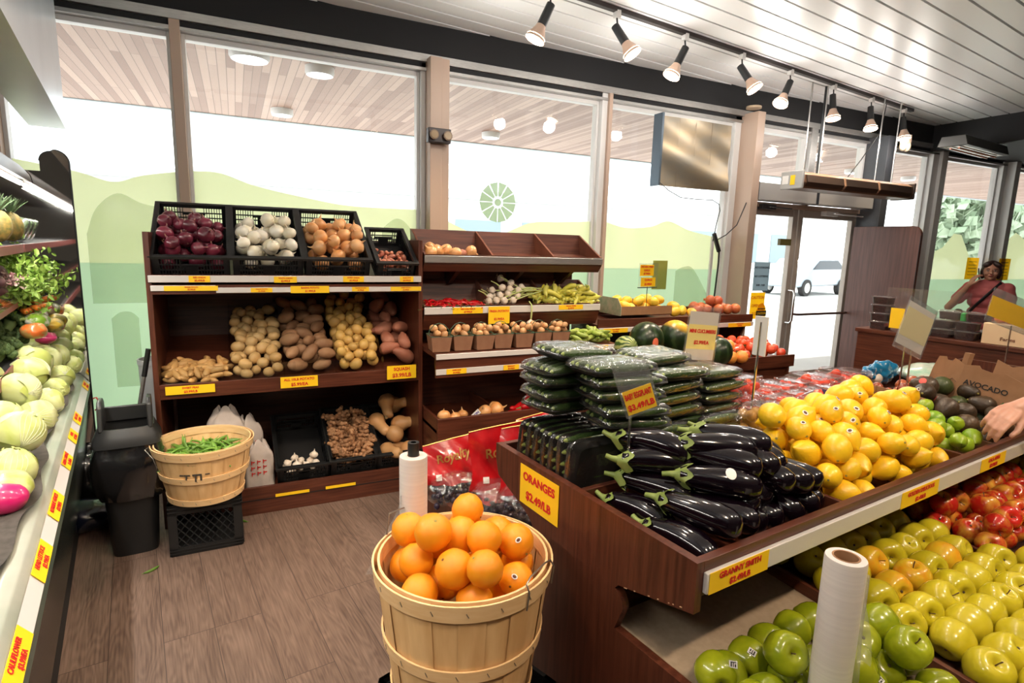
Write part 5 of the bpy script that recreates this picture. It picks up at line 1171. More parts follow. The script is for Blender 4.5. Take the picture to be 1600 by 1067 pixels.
o=B().ell((0,0,0),(.22,.12,.05),seg=30,rings=14,fn=lambda d:1+.18*ns(d,4)).ob('plastic_bag',mat('pale_bag_film',(.55,.58,.5),.25,col2=(.25,.45,.35),scale=14,coat=.5),None,T(2.75,.70,.96),TA,smooth=180); tag(o,'pale green and white plastic bags lying beside the brown tomatoes','bag')
# ---- sign holders
def sign(u,v,z0,z1,w,h,yl,lines,lab,rz,roll=0,cardh=.5,cardm=None,cardz=.25,off=0,ptop=None,size=None,paper=None,lean=0):
    t=empty('sign_holder',lab,'sign',T(u,v,z0),rz)
    B().tube([(0,.004,0),(0,.004,z1-z0+.02)],.0042,8).ob('pole',CHROME,t); B().cyl((0,.004,0),(0,.004,.004),.045,seg=20).ob('base_plate',CHROME,t)
    R=rotm(lean,roll,0); c=Vector((off,0,z1-z0+h/2*.98))
    s=B(); s.obb((0,-.002,0),(w,.0015,h)); s.obb((0,.002,0),(w,.0015,h)); s.obb((0,0,-h/2),(w,.006,.005)); s.obb((-w/2,0,0),(.004,.006,h)); s.obb((w/2,0,0),(.004,.006,h))
    so_=s.ob('clear_sleeve',SIGNP,t,c,rot=(lean,roll,0))
    if paper: B().box(-w/2+.006,w/2-.006,-.0005,.0005,-h/2+.02,h/2-.02).ob('paper_insert',paper,so_)
    ch=h*cardh; k=card('yellow_card',lines,w-.012,ch,(0,-.0012,-h/2+.008+cardz*h),(0,0,0),None,None,m=cardm or YEL,size=size)
    k.parent=so_; return t
sign(.104,.33,.89,1.175,.092,.150,0,['BABY EGGPLANT','$3.49/LB'],'clear sign holder with BABY EGGPLANT $3.49/LB card standing in the eggplants',TA-.45,roll=rad(-20),cardh=.44,cardz=.2,off=.008,size=.022)
sign(.87,.75,.885,1.16,.155,.23,0,['MINI CUCUMBERS','$2.99/EA'],'clear sign holder with pale MINI CUCUMBERS card behind the cucumber stacks',TA-.15,roll=rad(5),cardh=.42,cardm=YELD,cardz=.45,size=.02,paper=mat('pale_insert',(.66,.64,.62),.6))
t=empty('sign_pole','bare white topped sign pole rising from the tomato boxes','sign',T(.861,.50,.89),TA); B().tube([(0,0,0),(0.012,0,.47)],.0042,8).ob('pole',CHROME,t); B().cyl((0,0,0),(0,0,.004),.045,seg=20).ob('base_plate',CHROME,t); B().obb((.014,0,.42),(.006,.05,.14)).ob('clip',WHT,t)
sign(2.04,.50,.89,1.16,.225,.24,0,['',''],'clear sign holder with a washed out pale card left of the avocado carton',TA-.15,roll=rad(20),cardh=.55,cardm=mat('back_lit_card',(.75,.68,.42),.5),cardz=.5,paper=mat('pale_insert',(.66,.64,.62),.6))
t=empty('sign_pole','second thin sign pole right beside the pale sign, empty','sign',T(2.10,.56,.89),TA); B().tube([(0,0,0),(0,0,.33)],.004,8).ob('pole',CHROME,t); B().cyl((0,0,0),(0,0,.004),.04,seg=20).ob('base_plate',CHROME,t)
sign(3.55,.60,.89,1.18,.52,.20,0,['',''],'wide clear sign holder with a plain yellow card over the avocado carton',TA-.2,roll=rad(14),cardh=.6,cardz=.42)
# ---- grape bags on the rear lower tier
GRP=mat('dark_grape_skin',(.012,.010,.022),.25,col2=(.03,.02,.05),scale=20,rand=.4,coat=.3)
REDF=mat('red_bag_film',(.50,.008,.012),.22,col2=(.28,.004,.008),scale=10,coat=.8,bump=.5,bscale=30); GOLD=mat('gold_print',(.62,.38,.10),.35,.4)
gme=None
def grape_bag(u,v,z,rz,tilt,lab,seed,w=.26,h=.24,word=True):
    t=empty('grape_bag',lab,'grape bag',T(u,v,z),TA+rz); rn=random.Random(seed)
    it=pile(46,.0135,(-w/2+.01,w/2-.01),(-.07,.07),lambda a,b_:.004,lambda a,b_:.10,seed,10)
    b=B()
    for (x,y,zz,q) in it: b.ell((x,y,zz),(.0125,.0125,.0145),None,8,6)
    b.ob('grapes',GRP,t,smooth=180)
    ns=noise3(seed+3)
    B().ell((0,0,.055),(w*.55,.092,.07),seg=24,rings=12,fn=lambda d:1+.10*ns(d,4)).ob('clear_bag',WRAP,t,smooth=180)
    def hf(uu,vv):
        x=(uu-.5)*w*(1+.05*math.sin(vv*7+seed)); s=vv*h; y=.02+s*math.sin(tilt)+.010*math.sin(uu*9+vv*9+seed)*(1.15-vv)+.006*math.sin(uu*23+vv*14+seed)*(1.1-vv); zz=.07+s*math.cos(tilt)+.05*(uu-.5)*vv; return (x,y,zz)
    r=B(); r.grid(hf,26,14); r.grid(lambda a,c_:tuple(Vector(hf(a,c_))+Vector((0,.004,0))),26,14); ro=r.ob('red_header',REDF,t,smooth=180)
    r=B(); r.tube([tuple(Vector(hf(k/25,1.0))+Vector((0,-.001,.001))) for k in range(26)],.0022,4); r.ob('gold_edge',GOLD,ro)
    if word:
        me=textmesh('Royalty',.058,GOLD,.001); q=mo('lettering',me.copy(),ro); 
        for vx in q.data.vertices:
            x,y=vx.co.x,vx.co.y; uu=.5+x/w*.85; vv=.62+y/h+.1*x/w; p=Vector(hf(min(max(uu,0),1),min(max(vv,0),1))); vx.co=(p.x,p.y-.0035,p.z)
    pc=B().box(-.02,.02,-.0012,0,-.025,.025).ob('white_print_patch',PAPER,ro); p=hf(.22,.2); pc.location=(p[0],p[1]-.004,p[2]); pc.rotation_euler=(-tilt,0,0); pc.scale=(.6,1,.5)
    return t
grape_bag(.07,1.27,.545,-.25,.5,'red topped bag of dark grapes, leftmost behind the orange basket',1,.24,.19)
grape_bag(.19,1.08,.565,-.35,.3,'red topped bag of dark grapes with the clearest gold lettering',2,.27,.26)
grape_bag(.22,.93,.60,-.55,.35,'red topped grape bag folded over against the table end',3,.26,.27)
grape_bag(.52,1.25,.57,-.2,.4,'red topped grape bag lying farthest back',4,.26,.22,False)
grape_bag(.22,.92,.56,-.9,1.25,'grape bag with crumpled red top low beside the end board',5,.2,.13,False)
grape_bag(.20,.74,.53,-.9,1.3,'dark grape bag lowest in the curve of the end board',6,.18,.10,False)
grape_bag(.11,1.05,.54,-.4,1.3,'small grape bag on the rear tray lip',7,.18,.08,False)
# ---- bag roll in the foreground and the one behind the basket
ROLL=mat('rolled_plastic_bags',(.66,.61,.585),.35,col2=(.72,.67,.64),scale=3,stretch=(1,1,40),sss=.1,bump=.1,bscale=40)
FLM=clear('loose_bag_film',(.97,.97,.97),.10,.15,.30,(.85,.83,.8),bump=.8,bscale=14)
def roll(loc,R,h,core,lab,spindle=None,flap=None):
    t=empty('plastic_bag_roll',lab,'bag roll',loc)
    b=B(); b.lathe([(R,-h),(R,-.004),(R*.97,0),(core,.001),(core,-h),(R,-h)],40,fn=lambda v,th:v*(1+.006*math.sin(th*3+v.z*30)) if v.xy.length>core*1.2 else v); b.ob('film_roll',ROLL,t,smooth=60)
    B().lathe([(core,.0015),(core*.86,.0015),(core*.86,-h+.01)],28).ob('cardboard_core',CARD,t)
    if flap:
        f=B(); f.grid(flap,24,12); f.ob('loose_film',FLM,t,smooth=180)
    return t
rp=T(.216,-.187,1.0)
def flp(u,v):
    z=-.03-.36*v; s=u; d=.034+s*(.006+.055*v)+.003*math.sin(v*9+s*4); return (d*.90-.01*(1-s),d*-.43+.010*math.sin(s*9+v*4)-.012*(1-s),z)
t=roll(rp,.039,.40,.026,'tall roll of clear produce bags standing in the foreground over the green apples',flap=flp)
st_=empty('roll_stand','black plastic stand under the foreground bag roll','stand',T(.19,-.21,.60),TA); B().box(-.06,.06,-.05,.05,0,.006).ob('base',BLK,st_); B().box(-.05,-.01,-.055,.05,0,.07).ob('bracket',BLK,st_)
rp=Vector((.432,1.515,1.0))
def flp2(u,v): 
    k=u*(.008+.11*v**1.3); return (-.034-k*.9+.004*math.sin(v*8),-.012+k*.35+.008*math.sin(u*6+v*3),-.10-.25*v-.01*u)
roll(rp,.040,.34,.018,'white roll of produce bags on a black spindle behind the orange basket',flap=flp2)
st_=empty('roll_stand','black stand carrying the bag roll behind the orange basket','stand',(rp.x,rp.y,0)); B().tube([(0,0,.02),(0,0,1.03)],.0135,14).ob('spindle',BLK,st_); b=B(); b.lathe([(.0085,1.04),(.0165,1.04),(.0165,1.0),(.0085,1.0)],18); b.ob('spindle_cap',BLK,st_); B().lathe([(0,.66),(.05,.66),(.05,.645),(0,.645)],20).ob('flange',BLK,st_); B().cyl((0,0,0),(0,0,.02),.13,seg=28).ob('base_plate',BLK,st_)
# ================================================================ oranges in a bushel basket
def bushel(loc,rt,rb,h,lab,rz=0,bands=(.04,.46,.97),handles=((-.55,),)):
    t=empty('bushel_basket',lab,'basket',loc,rz); b=B(); n=22
    for k in range(n):
        a0=2*PI*k/n+.012; a1=2*PI*(k+1)/n+.02; th=.003*(k%2)
        def f(u,v):
            a=a0+(a1-a0)*u; r=rb+(rt-rb)*(v**.85)+th; return (r*math.cos(a),r*math.sin(a),h*v)
        def g(u,v):
            a=a0+(a1-a0)*u; r=rb+(rt-rb)*(v**.85)+th-.0035; return (r*math.cos(a),r*math.sin(a),h*v)
        b.grid(f,4,6); b.grid(g,4,6)
    b.cyl((0,0,.002),(0,0,.008),rb-.002,seg=30); b.ob('staves',BASK,t)
    for i,zf in enumerate(bands):
        wv=.016 if i<2 else .021
        z=h*zf; r=rb+(rt-rb)*(zf**.85)+.0045; s=(rt-rb)*.8/h
        q=B(); q.lathe([(r-s*wv,z-wv),(r+.005-s*wv,z-wv),(r+.005+s*wv,min(z+wv,h+.006)),(r+s*wv,min(z+wv,h+.006)),(r-s*wv,z-wv)],56); q.ob('hoop',BASKB,t)
        q=B()
        for k in range(18):
            a=2*PI*k/18+.1*i; p=Vector(((r+.006)*math.cos(a),(r+.006)*math.sin(a),z)); q.obb(p,(.0012,.0015,.012),rotm(0,0,a)@rotm(.5,0,0))
        q.ob('staples',STEEL,t)
    q=B(); q.lathe([(rt-.012,h-.03),(rt-.006,h-.03),(rt-.004,h+.006),(rt-.010,h+.006),(rt-.012,h-.03)],56); q.ob('inner_hoop',BASKB,t)
    return t
OB=Vector((.500,1.283,.42)); OH=.385
bk=bushel(OB,.224,.172,OH,'large bushel basket of wooden staves heaped with oranges',bands=(.10,.50,.955))
b=B(); a0=rad(-62)
def bp_(a,r,z): return (r*math.cos(a),r*math.sin(a),z)
b.tube([bp_(a0-.16,.232,OH-.045),bp_(a0-.15,.236,OH+.0),bp_(a0-.15,.226,OH+.018),bp_(a0-.05,.22,OH+.025),bp_(a0+.3,.22,OH+.022),bp_(a0+.42,.228,OH+.016),bp_(a0+.43,.238,OH-.002),bp_(a0+.44,.233,OH-.05)],.0022,6); b.ob('wire_handle',STEEL,bk)
b=B(); a0=rad(118); b.tube([bp_(a0-.3,.232,OH-.04),bp_(a0-.28,.232,OH+.01),bp_(a0-.2,.238,OH+.05),bp_(a0+.2,.238,OH+.055),bp_(a0+.28,.232,OH+.01),bp_(a0+.3,.232,OH-.04)],.0022,6); b.ob('wire_handle',STEEL,bk)
ORM=mat('orange_skin',(.90,.30,.006),.34,col2=(.90,.345,.012),scale=3.5,rand=.06,bump=.3,bscale=320,coat=.12,sss=.06,stretch=(9,9,9))
orp=lathes('orange',ORM,[(a*.047,z*.0465) for a,z in [(0,-.98),(.2,-.96),(.55,-.82),(.85,-.5),(1,-.02),(.9,.45),(.62,.79),(.3,.94),(.08,.97),(0,.93)]],4,26,.035)
addpart(orp,'navel',B().tube([(0,0,-.0455),(0,0,-.0468)],[.0035,.002],8).mesh('navel',mat('orange_navel',(.18,.07,.01),.8)))
addpart(orp,'stem_scar',B().tube([(0,0,.0435),(0,0,.0458)],[.004,.003],8).mesh('stem_scar',MATS['stem_scar']))
ins=lambda x,y:(x*x+y*y)**.5<.161
it=pile(90,.0455,(-.22,.22),(-.22,.22),lambda a,b_:.22,lambda a,b_:.535-.50*(a*a+b_*b_)**.5,207,60,inside=ins,jr=.06)
O_=heap(orp,it,.0455,'orange heaped in the large bushel basket','oranges in the bushel basket',Matrix.Translation(OB),None,15)
bpy.context.view_layer.update()
q=sorted(O_,key=lambda o:o.location.y+abs(o.location.x-.6)*1.5-o.location.z)
for o in q[:2]: sticker(o,.047,Vector((-.4,-.7,.7)))
hide(orp)
# milk crates
def milk(loc,rz,lab,s=.325,h=.275):
    t=empty('milk_crate',lab,'crate',loc,rz); w=s/2
    def side(name,M):
        b=B(); b.T=M
        b.box(-w,w,-.006,.006,0,.045); b.box(-w,w,-.006,.006,h-.055,h); b.box(-w,-w+.035,-.006,.006,0,h); b.box(w-.035,w,-.006,.006,0,h)
        for z in (.012,.028,h-.04,h-.02): b.box(-w-.004,w+.004,-.010,.0,z,z+.005)
        for k in range(-7,9):
            for sg in (1,-1):
                x0=k*.038; a=Vector((x0-sg*.07,0,.045)); c_=Vector((x0+sg*.07,0,h-.055))
                # clip in x
                lim=w-.03; d=c_-a; t0,t1=0,1
                for (p,dd) in ((a.x,d.x),):
                    for bd,sgn in ((lim,1),(-lim,-1)):
                        num=(bd-p)*sgn; den=dd*sgn
                        if den>0: t1=min(t1,num/den)
                        elif den<0: t0=max(t0,num/den)
                if t1-t0>.05: b.tube([a+d*t0,a+d*t1],.0032,4)
        b.ob(name,BLK,t)
    side('front_wall',Matrix.Translation((0,-w,0))); side('back_wall',Matrix.Translation((0,w,0)))
    side('left_wall',Matrix.Translation((-w,0,0))@Matrix.Rotation(PI/2,4,'Z')); side('right_wall',Matrix.Translation((w,0,0))@Matrix.Rotation(PI/2,4,'Z'))
    B().box(-w,w,-w,w,0,.006).ob('crate_bottom',BLK,t); B().box(-w+.01,w-.01,-w+.01,w-.01,.02,.03).ob('crate_floor',BLKM,t)
    return t
milk((-.205,3.285,0),rad(1),'black milk crate on the floor under the pea basket')
milk((.50,1.27,0),rad(14),'lower black milk crate under the orange basket',.34,.21); milk((.52,1.29,.211),rad(20),'upper black milk crate directly under the orange basket',.34,.205)
# pea basket
PBk=Vector((-.195,3.21,.283)); bushel(PBk,.228,.165,.285,'wooden bushel basket of green pea pods on a black crate',rz=.3,bands=(.06,.50,.95))
b=B(); b.tube([(PBk.x-.232,PBk.y-.05,PBk.z+.24),(PBk.x-.25,PBk.y-.06,PBk.z+.27),(PBk.x-.262,PBk.y-.05,PBk.z+.315)],.0018,5)
hb=bpy.data.objects[ [o.name for o in bpy.data.objects if o.name.startswith('bushel_basket')][-1] ]
b=B(); b.tube([(-.232,-.10,.22),(-.245,-.09,.27),(-.27,-.06,.31),(-.245,0,.30),(-.235,.05,.22)],.002,5); b.ob('wire_handle',STEEL,hb)
B().box(-.10,-.035,-.2115,-.2105,.13,.165)
st2=B()
for (x0,x1,z0_,z1_) in ((-.10,-.055,.205,.212),(-.075,-.068,.185,.205),(-.045,-.005,.205,.214),(-.035,-.028,.175,.205),(-.012,-.004,.18,.21),(.01,.03,.207,.212)): 
    st2.prism([(x0,z0_),(x1,z0_),(x1,z1_),(x0,z1_)],0,.001,lambda p,q,t:(p,-math.sqrt(.2085**2-p*p)-t-.003,q-.03))
so2=st2.ob('stamped_mark',mat('faded_stamp',(.05,.04,.03),.7),hb); so2.rotation_euler=(0,0,-.3)
POD=mat('pea_pod',(.10,.24,.025),.4,col2=(.18,.35,.05),scale=12,rand=.22,coat=.2)
pods=[]
for k,cv in enumerate((.10,-.14,.05)):
    n=9; pts=[(cv*math.sin(PI*i/8)*.1,0,-.05+.1*i/8) for i in range(n)]; rr=[.001,.006,.0085,.0095,.0098,.0095,.0088,.006,.0015]
    o=B().tube(pts,rr,8,flat=.62).ob('pea_pod',POD,smooth=180); mo('stem',B().tube([(0,0,.048),(.002,0,.058)],[.002,.0015],5).mesh('stem',POD),o); pods.append(o)
it=pile(190,.0125,(-.22,.22),(-.22,.22),lambda a,b_:.19,lambda a,b_:.315-.22*(a*a+b_*b_)**.5+.06*a,211,12,inside=lambda x,y:(x*x+y*y)**.5<.175)
heap(pods,it,.0125,'green pea pod heaped in the wooden basket','pea pods in the basket',Matrix.Translation(PBk),flat(.35),16)
for i,(x,y,rz,lab) in enumerate(((-.44,3.02,-.9,'green pea pod dropped on the floor left of the milk crate'),(-.03,3.40,.5,'green pea pod on the floor beside the shelf plinth'))):
    dup(pods[i],(x,y,.007),(PI/2,0,rz),lab,None,(.8,.8,.8))
hide(pods)
# ================================================================ refrigerated case on the left
CS=empty('refrigerated_display_case','long open refrigerated produce case along the left side','display case',(0,0,0),rad(8.3))
E0,E1=-.6,4.06
def cp(pts,name,m,e0=E0,e1=E1,par=CS,bev=0,smooth=40): return B().prism(pts,e0,e1,lambda p,q,t:(-p,t,q)).ob(name,m,par,bev=bev,smooth=smooth)
BUMP=mat('worn_green_steel',(.40,.44,.37),.35,.25,col2=(.55,.55,.48),scale=5)
cp([(.240,.70),(.246,.775),(.262,.797),(.29,.806),(.315,.795),(.33,.765),(.33,.70)],'bumper_rail',BUMP,bev=.004)
cp([(.222,.742),(.247,.775),(.250,.772),(.225,.739)],'price_rail',RAIL)
cp([(.24,.74),(.24,.60),(.30,.14),(.34,.14),(.34,.74)],'lower_panel',mat('dark_case_panel',(.012,.018,.016),.25))
cp([(.31,0),(.36,0),(.36,.14),(.31,.14)],'kick_plate',BLKM)
cp([(.245,.70),(.245,.69),(.225,.69),(.225,.735),(.232,.735)],'rail_channel',mat('green_trim',(.10,.15,.12),.4))
DECK=mat('black_cloth_mat',(.05,.042,.035),.85,col2=(.08,.068,.058),scale=40,bump=.7,bscale=20)
cp([(.33,.765),(.40,.79),(1.02,1.02),(1.02,1.0),(.40,.77),(.33,.745)],'deck',BLKM)
cp([(1.02,.2),(1.10,.2),(1.10,1.93),(1.02,1.93)],'back_wall',mat('case_interior',(.018,.018,.018),.4))
cp([(.40,1.87),(.43,1.95),(1.10,1.97),(1.10,1.90),(.47,1.885)],'canopy',mat('brown_canopy',(.10,.065,.05),.4))
cp([(.385,1.86),(.395,1.905),(.43,1.95),(.40,1.87)],'canopy_trim',mat('dark_trim_brown',(.05,.025,.022),.35))
TUBE=mat('lit_tube',(1,.97,.9),.4,emit=9,ecol=(1,.95,.85))
for a,b_ in ((.4,1.55),(1.6,2.75),(2.8,4.0)):
    B().tube([(-.43,a,1.855),(-.43,b_,1.855)],.012,10).ob('light_tube',TUBE,CS)
    l=bpy.data.lights.new('tube_light','AREA'); l.shape='RECTANGLE'; l.size=.03; l.size_y=b_-a; l.energy=9; l.color=(1,.95,.85)
    lo=bpy.data.objects.new('tube_lamp',l); COL.objects.link(lo); lo.parent=CS; lo.location=(-.43,(a+b_)/2,1.838)
SHF=mat('maroon_shelf_edge',(.30,.09,.085),.4)
for (z,n0) in ((1.50,.46),(1.235,.47),(.985,.45)):
    cp([(n0,z),(n0,z+.03),(1.0,z+.06),(1.0,z+.045),(n0+.01,z)],'shelf',BLKM); cp([(n0-.008,z-.008),(n0-.008,z+.034),(n0,z+.034),(n0,z-.008)],'shelf_edge',SHF)
cp([(.452,1.26),(.44,1.335),(.443,1.335),(.455,1.26)],'clear_guard',ACR)
MIR=mat('mirror_panel',(.86,.87,.86),.03,1)
pts=[(.225,.30),(.225,1.98)]+arc(.285,1.985,.06,PI,PI/2,6)[1:]+arc(.30,1.985,.05,PI/2,0,5)+[(.35,1.93),(1.08,1.93),(1.08,.30)]
cp(pts,'mirror_end_panel',MIR,4.085,4.09); cp(pts,'end_panel_back',BLK,4.091,4.105)
b=B(); b.tube([(-p[0]+.002,4.094,p[1]) for p in pts[:14]],.007,6); b.ob('end_panel_edge',BLK,CS)
# cloth mat over the bumper
def clf(u,v):
    e=.9+3.1*u; n=.282+.14*v+.016*math.sin(e*5)*(1-v)+.008*math.sin(e*17); z=.822+.006*math.sin(e*17+v*3)+(n-.33)*.28*(n>.33)+.004
    return (-n,e,z)
B().grid(clf,90,8).ob('cloth_mat',DECK,CS,smooth=180)
for (e,ln,lab) in ((1.38,['CAULIFLOWER','$3.99/EA'],'yellow CAULIFLOWER price label nearest the camera on the left case rail'),(1.80,['HEAD LETTUCE','$2.99/EA'],'yellow HEAD LETTUCE price label on the left case rail'),(2.17,['ROMAINE HEARTS','$3.99/EA'],'yellow ROMAINE HEARTS price label on the left case rail'),
    (2.60,['GREEN CABBAGE','$1.49/EA'],'yellow GREEN CABBAGE price label halfway along the left case rail'),(2.92,['NAPA','$1.99/LB'],'small yellow price label beyond the cabbage one on the case rail'),(3.2,['BOK CHOY','$2.49/LB'],'yellow label farther along the case rail, beside the black bag'),(3.9,['CARROT','$1.99/EA'],'yellow label at the far end of the case rail')):
    w=.20 if e<2.3 else .15
    o=card('price_label',ln,w,.040,C(e,.2345,.7600),(0,0,0),lab,size=.018)
    # card lies on the sloping rail, reading along the case
    X=EC.copy(); Yn=(EN*.025+Vector((0,0,.033))).normalized(); Zn=X.cross(Yn)   # X text direction, Yn up of the text
    Nn=Yn.cross(X)   # local -y faces outwards
    M=Matrix((( X.x,Nn.x,Yn.x),(X.y,Nn.y,Yn.y),(X.z,Nn.z,Yn.z)))
    # local y must point into the rail
    out=(-EN*.8+Vector((0,0,.6)))
    if (M@Vector((0,-1,0))).dot(out)<0: M=Matrix(((-X.x,-Nn.x,Yn.x),(-X.y,-Nn.y,Yn.y),(-X.z,-Nn.z,Yn.z)))
    o.rotation_euler=M.to_euler(); o.location=C(e,.2345,.760)+out.normalized()*.003
# cabbages
CABM=mat('cabbage_leaf',(.52,.60,.14),.42,col2=(.76,.80,.42),scale=7,rand=.12,stretch=(1,1,2.2),bump=.5,bscale=14,sss=.1)
VEIN=mat('cabbage_vein',(.74,.76,.52),.5)
def cabbage(k):
    rn=random.Random(k); ns=noise3(k+200); o=B().ell((0,0,0),(.068,.064,.062),seg=28,rings=18,fn=lambda d:1+.05*ns(d,2.5)+.012*math.sin(14*math.atan2(d.y,d.x)+5*d.z)*(1-abs(d.z))).ob('cabbage',CABM,smooth=180)
    for j in range(3):
        a0=rn.uniform(0,6.28); tilt=rotm(rn.uniform(-.6,.6),rn.uniform(-.6,.6),a0)
        def lf(u,v):
            th=(u-.5)*2.4; ph=.25+v*2.0; r=.0695+.002*j+.003*math.sin(u*20)*(v<.15)+.004*(v<.08)
            d=Vector((math.sin(ph)*math.cos(th),math.sin(ph)*math.sin(th),math.cos(ph))); p=d*r*(1+.045*ns(d,2.5)); return tuple(tilt@Vector((p.x,p.y,p.z*.93)))
        l=B(); l.grid(lf,18,14); lo=l.ob('outer_leaf',CABM,o,smooth=180)
        v=B()
        for s in (-.9,-.6,-.3,0,.3,.6,.9):
            pts=[]
            for t in range(7): 
                q=1-.14*t; pts.append(tuple(Vector(lf(.5+s*.42*(1-q**1.5)*1.0,q))*1.006))
            v.tube(pts,[.0016,.0015,.0013,.0011,.0009,.0007,.0004],4)
        v.ob('leaf_veins',VEIN,lo,smooth=180)
    return o
cab=[cabbage(k) for k in range(3)]
CB=[(2.27,.345,.865,.98,'large one at the front left, nearest the camera'),(2.45,.34,.93,1.04,'second from the camera, above the nearest'),(2.9,.345,.865,1.0,'single one lying right by the black cloth'),(2.98,.40,.965,1.05,'bright one at the left edge of the photo, on the second layer'),(3.30,.40,.965,1.1,'long pale one in the middle of the heap'),(3.54,.41,.98,1.15,'behind the middle pale one'),
 (3.18,.325,.86,.85,'small round one low on the aisle side'),(3.42,.325,.86,.8,'second low one on the aisle side'),(3.66,.325,.865,.95,'third low one on the aisle side'),(3.74,.38,.955,1.0,'far one on the second layer'),(3.95,.36,.93,1.0,'last one, next to the mirror panel'),(3.86,.44,1.0,1.0,'farthest one at the back of the heap'),(2.69,.42,.93,.95,'partly cut off at the photo edge'),(2.2,.44,.95,1.0,'at the photo edge behind the nearest'),
 (2.6,.52,1.0,1.0,'in the rear row, left'),(3.1,.52,1.0,1.0,'in the rear row, middle')]
for i,(e,n,z,s,lab) in enumerate(CB): dup(cab[i%3],C(e,n,z),(rad(50*i),rad(35*i),i*1.3),'pale green cabbage, '+lab,'green cabbages',s)
o=dup(cab[0],C(3.98,.30,.87),(1,2,0),'plastic wrapped cabbage at the far end of the case deck',None,.8)
hide(cab)
o=empty('salad_bag','plastic salad bag with pink printed band at the lower left photo edge','bag',C(2.10,.345,.86),CA)
ns=noise3(9); B().ell((0,0,0),(.12,.075,.05),seg=26,rings=14,fn=lambda d:1+.08*ns(d,4)).ob('contents',mat('salad_green',(.42,.48,.10),.4,col2=(.62,.64,.3),scale=25,coat=.5),o,smooth=180)
B().ell((-.075,-.01,.0),(.048,.062,.045),seg=20,rings=12,fn=lambda d:1+.06*ns(d,4)).ob('pink_band',mat('magenta_print',(.62,.01,.14),.3,col2=(.7,.05,.2),scale=6,coat=.6),o,smooth=180)
# broccoli
BROM=mat('broccoli_head',(.05,.10,.025),.7,col2=(.12,.19,.06),scale=90,rand=.15,bump=1,bscale=230); BST=mat('broccoli_stalk',(.25,.36,.12),.6)
def broc(k):
    rn=random.Random(k); b=B()
    for j in range(46):
        ph=math.acos(1-rn.random()*1.1); a=rn.uniform(0,6.28); d=Vector((math.sin(ph)*math.cos(a),math.sin(ph)*math.sin(a),math.cos(ph)*.75)); b.ell(d*.05,(.017,.017,.014),rotm(*rrot(rn)),8,6,fn=lambda d_:1+.12*math.sin(11*d_.x+7*k)*math.sin(13*d_.y))
    o=b.ob('broccoli',BROM,smooth=180); B().tube([(0,0,.01),(0,0,-.06)],[.03,.018],10).ob('stalk',BST,o); return o
br=[broc(k) for k in range(2)]
BL=['nearest the case opening','second in the front row','third in the front row','fourth in the front row','far one in the front row','near one in the rear row','second in the rear row','third in the rear row','far one in the rear row','topmost']
for i,(e,n,z) in enumerate(((3.38,.50,1.06),(3.54,.50,1.06),(3.69,.49,1.06),(3.84,.485,1.06),(3.98,.485,1.06),(3.45,.59,1.10),(3.6,.59,1.13),(3.75,.58,1.12),(3.92,.57,1.12),(3.80,.51,1.14))):
    dup(br[i%2],C(e,n,z),(rad(-20+8*i),rad(25),i),'dark green broccoli crown on the case deck, '+BL[i],'broccoli crowns')
hide(br)
# beets / purple roots on the lower shelf, leafy greens, peppers, packages
bt=blobs('purple_root',mat('purple_root_skin',(.075,.025,.03),.5,col2=(.14,.07,.065),scale=10,rand=.3),(.042,.038,.062),3,.06)
it=pile(18,.042,(3.2,3.8),(.465,.62),lambda a,b:1.27,lambda a,b:1.44,301,16)
heap(bt,[(C(a,b_,z).x,C(a,b_,z).y,z,r) for a,b_,z,r in it],.042,'dull purple root vegetable on the lower case shelf','purple roots',None,flat(.3),5); hide(bt)
def leafclump(name,n,sz,r,m,seed,lw=.03):
    rn=random.Random(seed); b=B()
    for k in range(n):
        c=Vector((rn.gauss(0,sz[0]),rn.gauss(0,sz[1]),rn.gauss(0,sz[2]))); R=rotm(*rrot(rn)); L=lw*rn.uniform(.6,1.3)
        vs=[c+R@Vector(p) for p in ((-L,0,0),(-L*.3,L*.5,.2*L),(L*.5,L*.45,.0),(L,0,-.2*L),(L*.5,-L*.45,.0),(-L*.3,-L*.5,.2*L))]; b._a(vs,[(0,1,2,3),(0,3,4,5)])
    return b.ob(name,m,smooth=0)
LG=mat('parsley_leaf',(.16,.32,.03),.5,col2=(.36,.50,.10),scale=30)
for i,(e,n,z,lab) in enumerate(((3.80,.47,1.33,'near bunch of leafy green herbs on the lower case shelf'),(3.93,.55,1.38,'bunch of leafy herbs beside the mirror on the lower case shelf'),(3.70,.60,1.40,'rear bunch of leafy herbs on the lower case shelf'))):
    o=leafclump('herb_bunch',560,(.075,.05,.06),.0,LG,i,.018); o.location=C(e,n,z); tag(o,lab,'herbs','herb bunches')
o=leafclump('radicchio',260,(.06,.05,.03),0,mat('radicchio_leaf',(.16,.02,.035),.5,col2=(.45,.35,.30),scale=25),9,.02); o.location=C(3.55,.49,1.375); o.scale=(.6,.6,.5); tag(o,'purple red leafy radicchio heap on the lower case shelf','radicchio')
PK=[('orange_pack',(.75,.16,.03),(.5,.3,.1),3.62,.40,1.12,'orange red bag of carrots and peppers above the broccoli'),('green_pack',(.25,.45,.04),(.75,.72,.6),3.80,.40,1.15,'green and white plastic pack behind the cabbages'),('yellow_pack',(.75,.5,.06),(.3,.25,.05),3.97,.36,1.10,'yellow peppers in film near the mirror'),('white_pack',(.7,.66,.58),(.6,.1,.08),3.92,.42,1.16,'white and red labelled bag behind the cabbages')]
